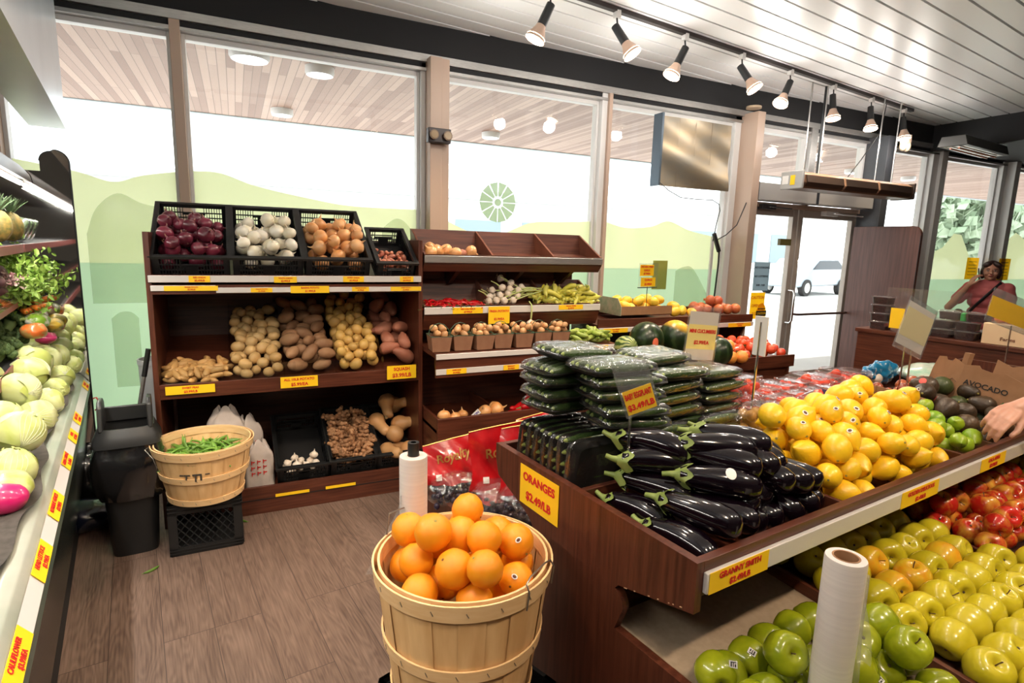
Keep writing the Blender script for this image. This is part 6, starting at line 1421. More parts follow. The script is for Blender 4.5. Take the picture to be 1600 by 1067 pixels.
for nme,c1_,c2_,e,n,z,lab in PK:
    ns=noise3(int(e*100)); o=B().ell((0,0,0),(.07,.055,.04),seg=22,rings=12,fn=lambda d:1+.12*ns(d,4)).ob('produce_bag',mat(nme,c1_,.3,col2=c2_,scale=22,coat=.6,lo=.45,hi=.55),None,C(e,n,z),CA,smooth=180); tag(o,lab,'bag')
CRT=mat('carrot_skin',(.75,.20,.02),.5,rand=.1)
cr_=B().tube([(0,0,-.06),(0,0,.0),(0,0,.055),(0,0,.07)],[.002,.011,.016,.006],10).ob('carrot',CRT,smooth=180); mo('stem',B().tube([(0,0,.065),(0,0,.08)],[.004,.003],6).mesh('stem',POD),cr_)
for i in range(7): dup(cr_,C(3.83+.03*(i%4),.46-.012*i,1.20+.018*(i//4)),(PI/2,.3*i,.5),'orange carrot in the row between herbs and packs','carrots')
hide([cr_])
# upper shelf: clear salad boxes, pineapples, bagged fruit
for i,(e,lab) in enumerate(((3.05,'clear salad clamshell with white labels, leftmost on the upper case shelf'),(3.25,'clear salad clamshell with red and blue labels on the upper case shelf'),(3.45,'third clear salad clamshell on the upper case shelf'))):
    t=empty('salad_clamshell',lab,'salad box',C(e,.53,1.62),rad(8.3)-PI/2); t.rotation_euler=(rad(-20),0,rad(8.3)-PI/2)
    B().ell((0,0,0),(.085,.035,.075),seg=20,rings=12,fn=lambda d:(abs(d.x)**6+abs(d.y)**6+abs(d.z)**6)**(-1/6)*.95).ob('box',mat('clear_box_hazy',(.30,.34,.28),.15,col2=(.10,.16,.06),scale=30,coat=1),t,smooth=50)
    for (x,z,m) in ((-.035,.02,MATS['pink_sticker']),(-.035,-.025,PAPER),(.035,.02,MATS['blue_ink'] if 'blue_ink' in MATS else PAPER),(.035,-.025,PAPER)): B().box(x-.022,x+.022,-.0355,-.0345,z-.018,z+.018).ob('label',m,t)
PIN=mat('pineapple_skin',(.35,.22,.05),.6,col2=(.12,.12,.03),scale=45,bump=1,bscale=60); CRN=mat('pineapple_crown',(.06,.10,.045),.5,col2=(.16,.22,.12),scale=20)
def pineapple(e,n,z,lab):
    t=empty('pineapple',lab,'pineapple',C(e,n,z)); B().ell((0,0,.0),(.055,.055,.08),seg=36,rings=22,fn=lambda d:1+.03*math.sin(13*math.atan2(d.y,d.x)+22*d.z)*math.sin(13*math.atan2(d.y,d.x)-22*d.z)).ob('fruit',PIN,t,smooth=180)
    b=B(); rn=random.Random(int(e*10))
    for k in range(44):
        a=k*2.4; s=k/44; L=.10*(1.1-s*.5); tl=.9-s*.8; base=Vector((.02*math.cos(a)*(1-s),.02*math.sin(a)*(1-s),.075+.03*s)); d=Vector((math.cos(a)*math.sin(tl),math.sin(a)*math.sin(tl),math.cos(tl))); sd=Vector((-math.sin(a),math.cos(a),0))*.007
        m_=base+d*L*.5; tp_=base+d*L+Vector((math.cos(a),math.sin(a),-.3))*.012*(1-s); b._a([base-sd,base+sd,m_+sd*.8,m_-sd*.8,tp_],[(0,1,2,3),(3,2,4)])
    b.ob('crown',CRN,t,smooth=0)
pineapple(3.70,.56,1.63,'pineapple with spiky crown, the nearer one on the upper case shelf'); pineapple(3.88,.52,1.63,'pineapple with spiky crown beside the mirror on the upper case shelf'); pineapple(3.82,.66,1.63,'pineapple standing behind the other two on the upper case shelf')
CEL=mat('celery_green',(.30,.46,.06),.4,col2=(.5,.62,.2),scale=9)
for i,(e,n,z) in enumerate(((3.86,.43,1.16),(3.94,.415,1.15))):
    b=B(); rn=random.Random(i)
    for k in range(9): b.tube([(-.10,-.03+.0075*k,.0),(0,-.03+.008*k,.012),(.10,-.035+.009*k,.006)],[.008,.007,.004],6)
    tag(b.ob('celery_bunch',CEL,None,C(e,n,z),CA,smooth=180),'bright green celery stalks lying over the broccoli, %s bunch'%('near','far')[i],'celery','celery')
o=B().ell((0,0,0),(.05,.05,.03),seg=20,rings=12,fn=lambda d:1+.1*math.sin(7*d.x+9*d.y)).ob('produce_bag',MATS['magenta_print'],None,C(3.84,.38,1.05),CA,smooth=180); tag(o,'small magenta topped wrapped vegetable behind the cabbage heap','bag')
# ================================================================ bulkhead over the case
cpw=lambda pts,e0,e1,name,m: B().prism(pts,e0,e1,lambda p,q,t:tuple(C(t,p,q))).ob(name,m)
DUCT=mat('satin_duct',(.42,.46,.50),.3,.4,col2=(.50,.54,.58),scale=2)
struct(cpw([(.215,2.15),(.215,3.2),(.37,3.2),(.37,2.15)],-1.5,4.0,'trim_50',DUCT))
# ================================================================ trash can, mop, cleaning things
t=empty('trash_can','black trash can with open swing lid and bag, between the case and the shelf unit','trash can',(-.535,3.31,0),.1)
def rr(w,d,n=32,p=.45):
    return [(w*abs(math.cos(2*PI*k/n))**p*math.copysign(1,math.cos(2*PI*k/n)),d*abs(math.sin(2*PI*k/n))**p*math.copysign(1,math.sin(2*PI*k/n))) for k in range(n)]
def loft(b,rings,cap0=True,cap1=False):
    n=len(rings[0][0]); vs=[]; 
    for pts,z in rings: vs+=[(p[0],p[1],z) for p in pts]
    fs=[]
    for i in range(len(rings)-1):
        for k in range(n): fs.append((i*n+k,i*n+(k+1)%n,(i+1)*n+(k+1)%n,(i+1)*n+k))
    if cap0: fs.append(tuple(range(n))[::-1])
    if cap1: fs.append(tuple((len(rings)-1)*n+k for k in range(n)))
    b._a(vs,fs)
b=B(); loft(b,[(rr(.11,.10),0),(rr(.115,.105),.02),(rr(.15,.135),.62),(rr(.145,.13),.62),(rr(.11,.10),.05)]); b.ob('bin_body',BLK,t)
b=B(); W1=rr(.165,.15); loft(b,[(rr(.168,.153),.60),(W1,.625),(rr(.150,.138),.655),(rr(.135,.122),.69),(rr(.125,.112),.69),(rr(.135,.12),.62)],False); b.ob('lid_base',mat('worn_black_plastic',(.028,.029,.03),.35),t)
b=B()
for sx in (-1,1): b.prism([(-.115,.68),(.115,.68),(.085,.80),(.045,.825),(-.045,.825),(-.085,.80)],sx*.115-.012,sx*.115+.012,lambda p,q,t_:(t_,p,q))
b.box(-.12,.12,.095,.112,.68,.76); b.ob('lid_sides',mat('worn_black_plastic',(.028,.029,.03),.35),t,bev=.006); t.scale=(.88,.9,.97)
BAG=mat('black_bag_film',(.008,.008,.009),.18,coat=1,bump=1,bscale=14)
ns=noise3(5)
def bagf(u,v):
    a=2*PI*u; k=abs(math.cos(a))**.5*math.copysign(1,math.cos(a)),abs(math.sin(a))**.5*math.copysign(1,math.sin(a)); r=1+.20*math.sin(PI*v)+.10*ns(Vector((math.cos(a)*2,math.sin(a)*2,v*5)),2)+.025*math.sin(a*13+v*4)*v
    return (.158*k[0]*r,.143*k[1]*r,.615-.30*v)
B().grid(bagf,70,14,cu=True).ob('bin_bag',BAG,t,smooth=180)
t=empty('mop','mop with silver pole and black grip leaning behind the trash can','mop',(-.64,3.70,0)); a=Vector((0,-.0,.10)); e_=Vector((.17,.03,.97))
B().tube([a,a+(e_-a)*.82],.011,10).ob('pole',ALU,t); B().tube([a+(e_-a)*.82,e_],.014,10).ob('grip',BLK,t); B().box(-.12,.12,-.03,.03,0,.10).ob('mop_head',BLK,t)
t=empty('plastic_bucket','pale grey tall bin half hidden behind the shelf unit edge','bin',(-.475,4.08,0)); B().lathe([(0,0),(.08,0),(.10,.82),(.105,.82),(.105,.85),(.095,.85),(.075,.02),(0,.02)],26).ob('body',mat('pale_grey_plastic',(.42,.42,.43),.5),t)
o=B().ell((0,0,.08),(.17,.13,.085),seg=26,rings=14,fn=lambda d:1+.14*noise3(12)(d,3.5)).ob('bin_bag',mat('dark_blue_bag',(.006,.010,.03),.25,coat=1,bump=.8,bscale=16),None,(-.80,3.62,0),smooth=180); tag(o,'dark blue black plastic bag on the floor beside the trash can','bag')
o=B().ell((0,0,.17),(.10,.10,.17),seg=26,rings=14,fn=lambda d:1+.12*noise3(15)(d,3.5)).ob('bin_bag',BAG,None,(-.84,3.9,0),smooth=180); tag(o,'full black bag standing behind the trash can by the glass','bag')
o=B().tube([(.0,0,.0),(.018,0,.012),(.024,0,.045),(.012,0,.075),(-.006,0,.07)],.004,8).ob('red_hook',RED,None,C(3.95,.205,.60)+Vector((0,0,0)),smooth=180); tag(o,'small red hook handle hanging at the end of the case','hook')
# ================================================================ fittings on the wall
t=empty('emergency_light','small black two lamp emergency light on the middle window pier','emergency light',(1.40,YW-.14,2.39)); B().box(-.088,.088,-.06,0,-.052,.052).ob('case',mat('black_brown_case',(.03,.02,.02),.4),t,bev=.006)
for sx in(-.05,.055): q=B().cyl((sx,-.06,.0),(sx,-.085,.0),.03,.034,20).ob('lamp_head',mat('brass_brown',(.20,.12,.06),.4),t); B().cyl((sx,-.085,0),(sx,-.088,0),.026,.026,20).ob('lamp_lens',mat('amber_lens',(.35,.25,.14),.2),q)
t=empty('sheet_metal_panel','creased brass coloured sheet metal panel hanging before the fourth window','metal panel',(3.95,YW-.09,2.50)); SMT=mat('galvanised_sheet',(.36,.28,.18),.42,.8,col2=(.28,.25,.20),scale=2.5,stretch=(1,1,3),bump=.5,bscale=3)
def pf(u,v): 
    x=(u-.5)*.91; z=(v-.5)*.62; return (x,.012*math.sin(z*9+x*2)+.010*math.sin((z+x*.4)*16),z)
b=B(); b.grid(pf,40,30); b.grid(lambda u,v:(pf(u,v)[0],pf(u,v)[1]+.004,pf(u,v)[2]),40,30); b.ob('sheet',SMT,t,smooth=180); B().box(-.475,-.455,-.09,.03,-.32,.31).ob('edge_channel',mat('blue_grey_channel',(.08,.11,.14),.4,.5),t)
B().tube([(-.42,-.01,-.27),(-.40,-.02,-.285),(-.3,-.03,-.35),(-.15,-.03,-.405),(.05,-.03,-.41),(.25,-.03,-.405),(.34,-.03,-.44),(.36,-.03,-.50),(.33,-.03,-.62),(.30,-.03,-.8)],.0045,6).ob('cable',BLK,t)
for k in (-.2,.0,.2): B().obb((k,-.004,0),(.002,.002,.6)).ob('crease',mat('seam',(.3,.24,.18),.4,.6),t)
t=empty('hand_scanner','black hand held device hanging on a cable from the window pier','device',(4.32,YW-.10,1.69)); B().obb((0,0,0),(.035,.03,.20),rotm(0,rad(-26),0)).ob('body',BLK,t,bev=.006)
B().tube([(.045,0,-.08),(.06,.01,-.2),(.055,.02,-.5),(.02,.02,-.8),(-.05,0,-1.0)],.008,8).ob('cord',BLK,t); B().tube([(.01,0,.03),(.1,-.02,.08),(.2,-.05,.18),(.27,-.08,.4)],.005,6).ob('upper_cord',BLK,t)
tag(B().box(4.34,4.37,YW-.02,YW-.0,.3,1.75).ob('cable_channel',WHT),'thin white vertical channel beside the right pier','channel')
# air curtain heater hung over the door
t=empty('air_curtain','long brown air curtain heater hung on rods over the doors','air curtain',(5.70,3.92,2.29)); HB=mat('heater_bronze',(.16,.085,.05),.45); GRL=mat('heater_grille',(.05,.028,.018),.5)
pr=[(-.10,-.07),(-.13,-.02),(-.115,.055),(-.06,.085),(.10,.085),(.11,-.07)]
B().prism(pr,-.86,.86,lambda p,q,t_:(t_,p,q)).ob('housing',HB,t,bev=.004)
B().box(-.885,-.86,-.135,.115,-.078,.09).ob('end_plate',mat('grey_end_plate',(.42,.42,.41),.5),t,bev=.01); B().box(.86,.89,-.135,.115,-.078,.09).ob('end_plate',GRL,t,bev=.01)
B().prism([(-.115,-.055),(-.137,-.015),(-.122,.05),(-.11,.05)],-.82,.82,lambda p,q,t_:(t_,p,q)).ob('grille',GRL,t)
for x in (-.27,.27): B().prism([(-.11,-.06),(-.142,-.018),(-.125,.058),(-.10,.06)],x-.012,x+.012,lambda p,q,t_:(t_,p,q)).ob('grille_band',mat('band_tan',(.45,.26,.16),.4),t)
q=B().box(-.889,-.886,-.05,.0,-.04,.05).ob('yellow_label',YEL,t); B().box(-.889,-.886,.02,.09,-.03,.05).ob('white_label',PAPER,t)
for x in (-.72,-.50,.38,.66): B().tube([(x,0,.085),(x,0,.92)],.007,8).ob('rod',ALU,t)
B().tube([(-.50,.02,.09),(-.49,.03,.3),(-.5,.02,.92)],.011,8).ob('conduit',BLK,t); B().tube([(.0,.05,.09),(.2,.05,.3),(.45,.05,.6),(.5,.05,.92)],.005,6).ob('cable',BLK,t)
t=empty('infrared_heater','open fronted infrared heater lamp under the dark ceiling at the right','heater',(7.5,3.75,2.82),rad(6)); b=B(); b.prism([(-.11,.07),(-.14,-.03),(-.12,-.035),(.12,-.035),(.14,-.03),(.11,.07)],-.55,.55,lambda p,q,t_:(t_,p,q)); b.ob('housing',mat('dark_olive_metal',(.04,.04,.035),.4),t,bev=.004)
B().box(-.5,.5,-.10,.10,-.037,-.036).ob('reflector',mat('bright_reflector',(.6,.58,.5),.2,.9,col2=(.35,.33,.25),scale=4),t)
for y in (-.04,.04): B().cyl((-.48,y,-.05),(.48,y,-.05),.010,seg=10).ob('quartz_tube',mat('quartz',(.6,.2,.1),.2),t)
B().tube([(.5,0,.05),(.7,.05,.0),(.9,.1,.02)],.006,6).ob('cable',BLK,t)
t=empty('emergency_light','small beige two lamp emergency light under the dark band near the right windows','emergency light',(6.62,3.98,2.79)); B().box(-.05,.05,-.03,.03,.03,.12).ob('case',TAN,t); 
for sx in(-.035,.035): B().ell((sx,0,0),(.03,.04,.055),seg=14,rings=10).ob('lamp_head',mat('beige_lamp',(.40,.30,.20),.35),t)
tag(B().cyl((4.55,YW-.20,2.965),(4.55,YW-.20,2.985),.07,seg=24).ob('motion_sensor',mat('beige_lamp',(.40,.30,.20),.35)),'round beige sensor disc on top of the right window pier','sensor')
# wood partition beside the door
t=empty('wood_partition','tall dark wood partition with a rounded corner right of the doors','partition',(6.50,3.62,0)); 
pp=[(0,0),(.74,0),(.74,1.93),(.10,1.93)]+[(.10-.10*math.sin(k*PI/12),1.83+.10*math.cos(k*PI/12)) for k in range(1,7)]
B().prism(pp,0,.035,lambda p,q,t_:(t_,p,q)).ob('panel',woodm('partition_wood',(.085,.03,.02),(.16,.062,.042),'z',.42,.6),t,bev=.002); B().tube([(-.0,.0,0),(0,0,1.83)],.004,6).ob('edge_trim',BLK,t)
B().tube([(-.01,.12,1.86),(-.01,.12,1.88)],.01,8)
# ================================================================ second counter with berry boxes
cw=Vector((4.66,2.98,0)); CTA=TA
K=empty('berry_counter','dark walnut counter carrying stacks of black berry boxes','counter',cw,TA-PI/2)
# local x runs towards the aisle (-v), local y runs away (+u)
B().box(0,2.6,0,.9,0,.98).ob('body',WDX,K); B().box(-.02,2.62,-.015,.92,.98,1.01).ob('top_edge',WDX,K,bev=.002)
KM=Matrix.Translation(cw)@Matrix.Rotation(TA-PI/2,4,'Z')
BER=mat('dark_berries',(.02,.012,.014),.35,col2=(.06,.03,.03),scale=80,bump=1,bscale=120)
t=empty('berry_box','x','berry box'); 
def sup(a,b_,th,p=.3): c,s=math.cos(th),math.sin(th); return (a*abs(c)**p*math.copysign(1,c),b_*abs(s)**p*math.copysign(1,s))
b=B(); loft(b,[([sup(.062,.05,2*PI*k/24) for k in range(24)],.002),([sup(.068,.056,2*PI*k/24) for k in range(24)],.055)],True,True); b.ob('berries',BER,t)
b=B(); loft(b,[([sup(.074,.062,2*PI*k/24) for k in range(24)],.054),([sup(.076,.064,2*PI*k/24) for k in range(24)],.060),([sup(.068,.056,2*PI*k/24) for k in range(24)],.068)],False,True); b.ob('clear_lid',LID,t); bb_=t
bpy.context.view_layer.update()
rn=random.Random(44)
def bput(x,y,z,lab,grp=None,rz=0): M=KM@Matrix.Translation((x,y,z)); dup(bb_,M.to_translation(),(0,0,TA-PI/2+rz),lab,grp)
for j in range(4): bput(.12,.10,1.01+j*.069,'berry box, %s of the stack at the left end of the counter'%['bottom','second','third','top'][j],None,rn.uniform(-.15,.15))
for i in range(3):
    for j in range(2): bput(.40+i*.155,.12,1.01+j*.069,'dark berry box in the %s layer of the long row on the counter'%['lower','upper'][j],'berry boxes, %s layer'%['lower','upper'][j],rn.uniform(-.06,.06))
for i in range(5): bput(.45+i*.15,.28,1.01,'dark berry box in the rear row on the counter','berry boxes, rear row')
for x,lab in ((.595,'berry box alone on top of the row, left of the green cap'),(.765,'berry box alone on top of the row, right of the green cap')): bput(x,.12,1.148,lab)
hide([bb_])
o=B().lathe([(0,0),(.022,0),(.022,.05),(.012,.06),(0,.06)],16).ob('green_cap_jar',mat('bright_green_cap',(.02,.4,.08),.4),None,KM@Vector((.682,.10,1.148))); tag(o,'small bright green cap standing between two berry boxes','jar')
o=card('price_label',[''],.10,.16,KM@Vector((.27,.02,1.12)),(0,0,TA-PI/2),'yellow card in a clear holder at the left of the berry counter','price card')
o=B().box(-.28,.28,-.001,.001,-.16,.16).ob('clear_panel',SIGNP,None,KM@Vector((.45,.04,1.2)),TA-PI/2); tag(o,'clear plastic sheet standing before the berry boxes','sign')
t=empty('cream_carton','long cream printed carton lying on the counter under the yellow sign','box',KM@Vector((.83,.02,1.01)),TA-PI/2); B().box(0,.52,0,.22,0,.15).ob('carton',mat('cream_carton',(.70,.52,.33),.6),t,bev=.006); B().box(.30,.521,-.001,.0,.005,.145).ob('white_side',mat('offwhite_carton',(.75,.68,.6),.6),t); mo('lettering',textmesh('Farms',.035,WEDGE,.0005),t,(.15,-.0015,.045),rot=(PI/2,0,0))
hid=blobs('clementine',mat('clementine_skin',(.88,.25,.02),.4,rand=.1),(.032,.032,.028),2,.03)
for i in range(9): dup(hid[i%2],KM@Vector((.90+.06*(i%8),.08+.07*(i//8),1.19)),(i,0,0),'orange clementine lying on top of the cream carton','clementines on the carton')
hide(hid)
t=empty('yellow_sign_stand','grey framed yellow sign standing at the right photo edge behind the woman','sign',(8.9,3.15,0),rad(-50)); B().box(-.3,.3,0,.02,.9,1.45).ob('frame',mat('grey_frame',(.3,.33,.3),.5),t); B().box(-.2,.3,-.003,0,.95,1.40).ob('yellow_face',YEL,t); B().box(-.02,.02,0,.02,0,.9).ob('post',GREYM,t); B().box(-.2,.2,-.1,.1,0,.02).ob('base',GREYM,t)
# ================================================================ people
SKIN=mat('skin',(.50,.245,.155),.45,col2=(.44,.20,.125),scale=9,sss=.1,bump=.1,bscale=90); SKIN2=mat('skin_fair',(.62,.34,.25),.42,col2=(.55,.27,.19),scale=12,sss=.12,bump=.25,bscale=140)
def fuse(b,name,m,parent,vox,smooth=3,loc=(0,0,0)):
    o=b.ob('t',m,smooth=180); r=o.modifiers.new('r','REMESH'); r.mode='VOXEL'; r.voxel_size=vox; s=o.modifiers.new('s','SMOOTH'); s.iterations=smooth; s.factor=.5
    dg=bpy.context.evaluated_depsgraph_get(); me=bpy.data.meshes.new_from_object(o.evaluated_get(dg)); bpy.data.objects.remove(o)
    me.polygons.foreach_set('use_smooth',[True]*len(me.polygons)); me.materials.clear(); me.materials.append(m); me.name=name; return mo(name,me,parent,loc)
def capt(b,pts,rr_):
    """rounded limb"""
    b.tube(pts,rr_,14)
    for p,r in zip(pts,rr_): b.ell(p,(r,r,r),None,14,10)
def hand(b,wrist,fwd,up,side,curl,s=1.0,thumb=1,spread=.10):
    """wrist pos; fwd finger direction, up = back of the hand, side = towards the thumb"""
    f=Vector(fwd).normalized(); u=Vector(up); u=(u-f*u.dot(f)).normalized(); d=Vector(side); d=(d-f*d.dot(f)-u*d.dot(u)).normalized()
    P=lambda a,b_,c:Vector(wrist)+(f*a+d*b_+u*c)*s
    for k in range(4):
        x=(.0285-.019*k); capt(b,[P(.005,x*.55,0),P(.045,x*.9,.003),P(.085,x,.002)],[.017*s,.0135*s,.0115*s])
    L=[(.042,.025,.020),(.047,.029,.021),(.043,.027,.020),(.034,.021,.018)]
    for k in range(4):
        x=.0285-.019*k; ang=0; p=P(.088-.004*(k==3)-.003*(k==0),x,.002); pts=[p]; dirx=spread*(1.2-k*.8); c0=curl[k] if hasattr(curl,'__len__') else curl
        for j,l in enumerate(L[k]):
            ang+=c0*(.75,1.0,.7)[j]; p=p+(f*math.cos(ang)*l+(-u)*math.sin(ang)*l+d*dirx*l)*s; pts.append(p)
        capt(b,pts,[.0098*s,.0088*s,.0080*s,.0068*s])
    p0=P(.018,.026,-.006); p1=P(.045,.048,-.014); p2=P(.075,.056,-.024); p3=P(.100,.054,-.034)
    if thumb: capt(b,[p0,p1,p2,p3],[.0155*s,.0128*s,.0105*s,.0082*s])
    return P
def person(loc,rz,lab,J,h=1.0):
    t=empty('person',lab,'person',loc,rz); return t
# woman on the phone
wl=Vector((7.72,3.50,0)); Wm=person(wl,rad(-64),'woman in a pink t-shirt holding a phone to her ear behind the berry counter',None)
b=B()
hc=Vector((0,-.01,1.475))
b.ell(hc,(.074,.088,.098),None,24,18); b.ell(hc+Vector((0,-.028,-.055)),(.056,.055,.055),None,20,14); b.ell(hc+Vector((0,-.058,-.085)),(.028,.026,.022),None,14,10)
b.ell(hc+Vector((0,-.090,-.012)),(.013,.016,.028),None,12,8); b.ell(hc+Vector((0,-.100,-.028)),(.016,.014,.011),None,12,8)
for sx in(-1,1):
    b.ell(hc+Vector((sx*.075,.01,-.01)),(.010,.018,.03),None,10,8); b.ell(hc+Vector((sx*.038,-.066,-.030)),(.026,.022,.024),None,12,8); b.ell(hc+Vector((sx*.03,-.078,.022)),(.026,.012,.008),None,10,8)
b.ell(hc+Vector((0,-.083,-.052)),(.026,.012,.010),None,12,8)
capt(b,[(0,.01,1.25),(0,.008,1.34),(0,.0,1.42)],[.065,.055,.052])
# torso, arms, legs
tor=[(0,0,.88,.155,.105),(0,0,1.0,.145,.10),(0,-.005,1.12,.155,.108),(0,-.005,1.22,.165,.11),(0,0,1.28,.15,.09)]
for x,y,z,a,c_ in tor: b.ell((x,y,z),(a,c_,.09),None,24,12)
SH=Vector((-.165,.0,1.275)); EL=Vector((-.335,-.09,1.04)); WR=Vector((-.175,-.13,1.31))
capt(b,[Vector((-.09,0,1.275)),SH,SH*.5+EL*.5,EL],[.06,.057,.047,.040]); capt(b,[EL,EL*.6+WR*.4,WR],[.041,.037,.026])
capt(b,[(.09,0,1.275),(.165,0,1.275),(.215,-.01,1.13),(.235,-.03,1.0)],[.06,.057,.046,.038]); capt(b,[(.235,-.03,1.0),(.22,-.12,.88),(.19,-.2,.80)],[.038,.034,.025])
hand(b,(.19,-.2,.80),(-.1,-.5,-.7),(.8,-.3,.2),(-.2,-.9,.3),.35,.92)
for sx in(-1,1):
    capt(b,[(sx*.085,0,.88),(sx*.09,0,.65),(sx*.09,-.01,.47),(sx*.09,.01,.25),(sx*.09,.02,.07)],[.095,.08,.056,.05,.036]); capt(b,[(sx*.09,.03,.04),(sx*.095,-.12,.035)],[.035,.032])
PH=Vector((-.098,-.045,1.435))
P=hand(b,WR,(.35,.10,.80),(-.75,-.45,.25),(.3,-.8,-.1),.42,.92)
body=fuse(b,'body',SKIN,Wm,.0045,3)
b=B()
for x,y,z,a,c_ in tor: b.ell((x,y,z),(a+.022,c_+.02,.10),None,24,12)
capt(b,[Vector((-.08,0,1.27)),SH,SH*.45+EL*.55],[.075,.073,.068]); capt(b,[(.08,0,1.27),(.165,0,1.275),(.20,-.006,1.17)],[.075,.073,.066]); b.ell((0,.0,1.315),(.10,.075,.035),None,20,10); b.ell((0,-.005,.86),(.18,.125,.06),None,24,10)
fuse(b,'t_shirt',mat('pink_cotton',(.52,.13,.125),.8,col2=(.46,.10,.10),scale=6,bump=.5,bscale=10),Wm,.006,5)
b=B()
for sx in(-1,1): capt(b,[(sx*.085,0,.86),(sx*.09,0,.65),(sx*.09,-.01,.47),(sx*.09,.01,.25),(sx*.09,.02,.10)],[.105,.092,.072,.065,.055])
fuse(b,'trousers',mat('dark_trousers',(.02,.02,.03),.8),Wm,.007,4)
HAIR=mat('dark_brown_hair',(.018,.008,.006),.4,col2=(.05,.02,.014),scale=50,stretch=(6,6,1),bump=.6,bscale=80)
b=B(); b.ell(hc+Vector((0,.024,.026)),(.090,.088,.092),None,24,18)
for sx in(-1,1): b.ell(hc+Vector((sx*.070,.02,-.02)),(.028,.05,.075),None,14,12); b.ell(hc+Vector((sx*.045,-.055,.070)),(.045,.03,.03),rotm(0,sx*.5,0),14,10)
b.ell(hc+Vector((0,.07,-.03)),(.075,.04,.08),None,16,12)
fuse(b,'hair',HAIR,Wm,.005,3)
for sx in(-1,1):
    e=B().ell(hc+Vector((sx*.031,-.083,.000)),(.013,.006,.0048),None,14,8).ob('eye',mat('eye_white',(.6,.55,.5),.3),Wm,smooth=180); B().ell(hc+Vector((sx*.031,-.0885,.0)),(.0052,.002,.0046),None,10,6).ob('iris',INK,e)
    B().tube([hc+Vector((sx*.014,-.088,.021)),hc+Vector((sx*.031,-.090,.027)),hc+Vector((sx*.050,-.080,.022))],[.002,.0035,.0015],6).ob('eyebrow',HAIR,Wm); B().tube([hc+Vector((sx*.018,-.0885,.004)),hc+Vector((sx*.031,-.0895,.0075)),hc+Vector((sx*.045,-.084,.004))],.0013,5).ob('eyelid',HAIR,Wm)
B().ell(hc+Vector((0,-.092,-.054)),(.021,.006,.0062),None,16,8).ob('lips',mat('lips',(.36,.08,.07),.4),Wm,smooth=180)
PHN=empty('phone','x','x',(0,0,0)); bpy.data.objects.remove(PHN)
M_=Matrix.Translation(wl)@Matrix.Rotation(rad(-64),4,'Z')
o=B().obb((0,0,0),(.012,.068,.14)).ob('mobile_phone',mat('phone_black',(.01,.012,.012),.2),None,M_@Vector((-.105,-.055,1.425)),bev=.005); o.rotation_euler=(rad(-22),rad(-8),rad(-64)); tag(o,'dark phone with a green lit edge held to the ear of the woman','phone')
B().box(-.0075,-.0062,-.02,.025,-.05,.02).ob('screen_glow',mat('phone_glow',(.3,.8,.4),.4,emit=1.2),o)
b=B(); b.tube([(.10,-.06,1.345),(.02,-.137,1.24),(-.08,-.142,1.10),(-.17,-.10,.95),(-.20,-.05,.90)],.010,8,flat=2.0); stp=b.mesh('strap',BLK,60)
bgm=M_@Vector((-.235,-.02,.86)); t=empty('shoulder_bag','dark olive shoulder bag hanging at the side of the woman','bag',bgm,rad(-64)); B().ell((0,0,.02),(.06,.13,.15),seg=22,rings=14,fn=lambda d:(abs(d.y)**3+abs(d.z)**3+abs(d.x)**3)**(-1/3)*.95).ob('bag_body',mat('olive_leather',(.035,.035,.02),.5),t,smooth=60)
mo('strap',stp,t,(.235,.02,-.86))
# shopper reaching for avocados, mostly outside the photo
sl_=T(2.55,-.75,0); SM=Matrix.Translation(sl_)@Matrix.Rotation(TA,4,'Z'); S_=person(sl_,TA,'arm and hand of a shopper reaching over the rail for avocados',None)
L=lambda u,v,z: Vector((u-2.55,v+.75,z))
b=B()
WR=L(1.66,-.005,1.072); EL=L(1.98,-.14,1.16); SHd=L(2.38,-.62,1.42)
capt(b,[EL,EL*.45+WR*.55,WR],[.046,.040,.0275])
P=hand(b,WR,(-.93,.10,-.28),(-.15,-.35,.9),(-.2,-.9,-.35),[.62,.72,.78,.85],1.0,spread=.03)
capt(b,[SHd,SHd*.5+EL*.5,EL],[.062,.054,.046])
b.ell((0,0,1.68),(.078,.095,.12),None,24,18); b.ell((0,.05,1.63),(.055,.05,.06),None,18,12); b.ell((0,.105,1.67),(.014,.018,.03),None,10,8)
for sx in(-1,1): b.ell((sx*.078,-.0,1.67),(.01,.018,.03),None,10,8)
capt(b,[(0,0,1.42),(0,0,1.52),(0,0,1.6)],[.07,.06,.058])
tor2=[(0,0,.95,.165,.115),(0,0,1.1,.16,.11),(0,0,1.25,.18,.12),(0,0,1.38,.18,.11),(0,0,1.44,.15,.09)]
for x,y,z,a,c_ in tor2: b.ell((x,y,z),(a,c_,.10),None,24,12)
capt(b,[(-.1,0,1.43),SHd],[.065,.062]); capt(b,[(.1,0,1.43),(.19,0,1.42),(.24,0,1.15),(.24,.08,.92)],[.065,.06,.047,.03]); hand(b,(.24,.08,.92),(0,.3,-.9),(.9,0,0),(0,.9,.2),.35)
for sx in(-1,1): capt(b,[(sx*.09,0,.92),(sx*.10,0,.7),(sx*.10,.01,.5),(sx*.10,-.01,.28),(sx*.10,-.02,.08)],[.10,.085,.06,.055,.04]); capt(b,[(sx*.10,-.03,.04),(sx*.105,.13,.035)],[.036,.033])
fuse(b,'body',SKIN2,S_,.0042,2)
b=B()
for x,y,z,a,c_ in tor2: b.ell((x,y,z),(a+.02,c_+.02,.11),None,24,12)
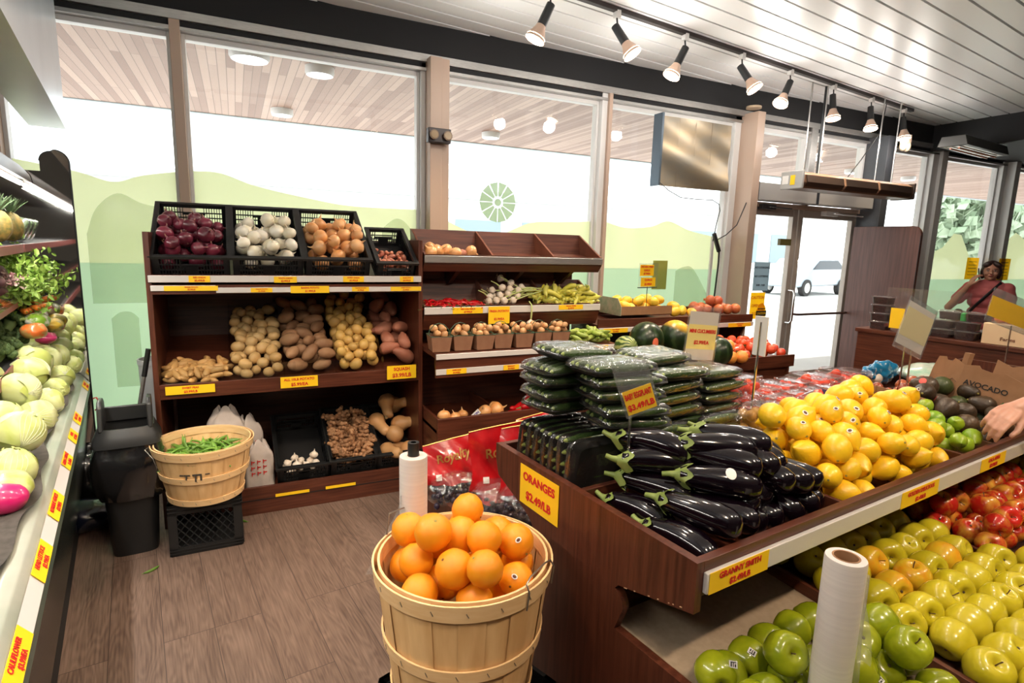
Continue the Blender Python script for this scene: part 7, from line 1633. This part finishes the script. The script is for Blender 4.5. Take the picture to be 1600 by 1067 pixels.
capt(b,[(-.1,0,1.43),SHd,SHd*.6+EL*.4],[.08,.078,.07]); capt(b,[(.1,0,1.43),(.19,0,1.42),(.225,0,1.25)],[.08,.075,.065])
fuse(b,'shirt',mat('navy_shirt',(.02,.03,.06),.8),S_,.007,4)
b=B()
for sx in(-1,1): capt(b,[(sx*.09,0,.92),(sx*.10,0,.7),(sx*.10,.01,.5),(sx*.10,-.01,.28),(sx*.10,-.02,.10)],[.115,.10,.075,.068,.06])
fuse(b,'trousers',MATS['dark_trousers'],S_,.008,4); b=B(); b.ell((0,-.015,1.71),(.088,.095,.105),None,20,14); fuse(b,'hair',HAIR,S_,.006,2)
nl=P(.0,0,0)
# ================================================================ more ceiling tracks of the shop, behind the photographer
def row(x0,n,dx,y0,tl,az,lab,pw=1.0):
    track(x0-.3,x0+dx*(n-1)+.3,y0,lab)
    for i in range(n):
        x=x0+i*dx; head(x,y0+(i*dx+.3)*math.tan(ca),3.17,tl,az,'black and tan spot head on the %s, number %d along'%(lab,i+1),'spot heads on the '+lab,power=pw,beam=100)
row(-1.0,5,.85,1.35,.25,-PI/2,'second ceiling track, above the aisle',1.0)
row(-.8,5,1.3,-.6,.5,-PI/2,'third ceiling track, behind the camera',1.2)
# ================================================================ labels of the end members of each heap
bpy.context.view_layer.update()
def px(o):
    p=o.matrix_world.translation-cam.matrix_world.translation; z=p.dot(F_); return (p.dot(R_)/z,-p.dot(U_)/z,z)
for res,lab in EXT:
    if len(res)<6: continue
    L=[(o,px(o)) for o in res]; used=set()
    for key,word in ((lambda a:a[1][0],'leftmost of them'),(lambda a:-a[1][0],'rightmost of them'),(lambda a:a[1][1],'highest of them'),(lambda a:-a[1][1],'lowest of them')):
        for o,_ in sorted(L,key=key):
            if o.name in used: continue
            used.add(o.name); o['label']=lab+', '+word; break

# ---- everyday category for every copied thing
CATS={'chilli':'chilli pepper','bunch':'garlic','bulb':'garlic','root':'root vegetable','squash':'squash','pod':'pea pod'}
for o in bpy.data.objects:
    if o.parent is None and o.type in('MESH','EMPTY') and o.get('kind')!='structure' and not o.get('category'):
        w=o.name.split('.')[0].split('_')[-1]; o['category']=CATS.get(w,w)
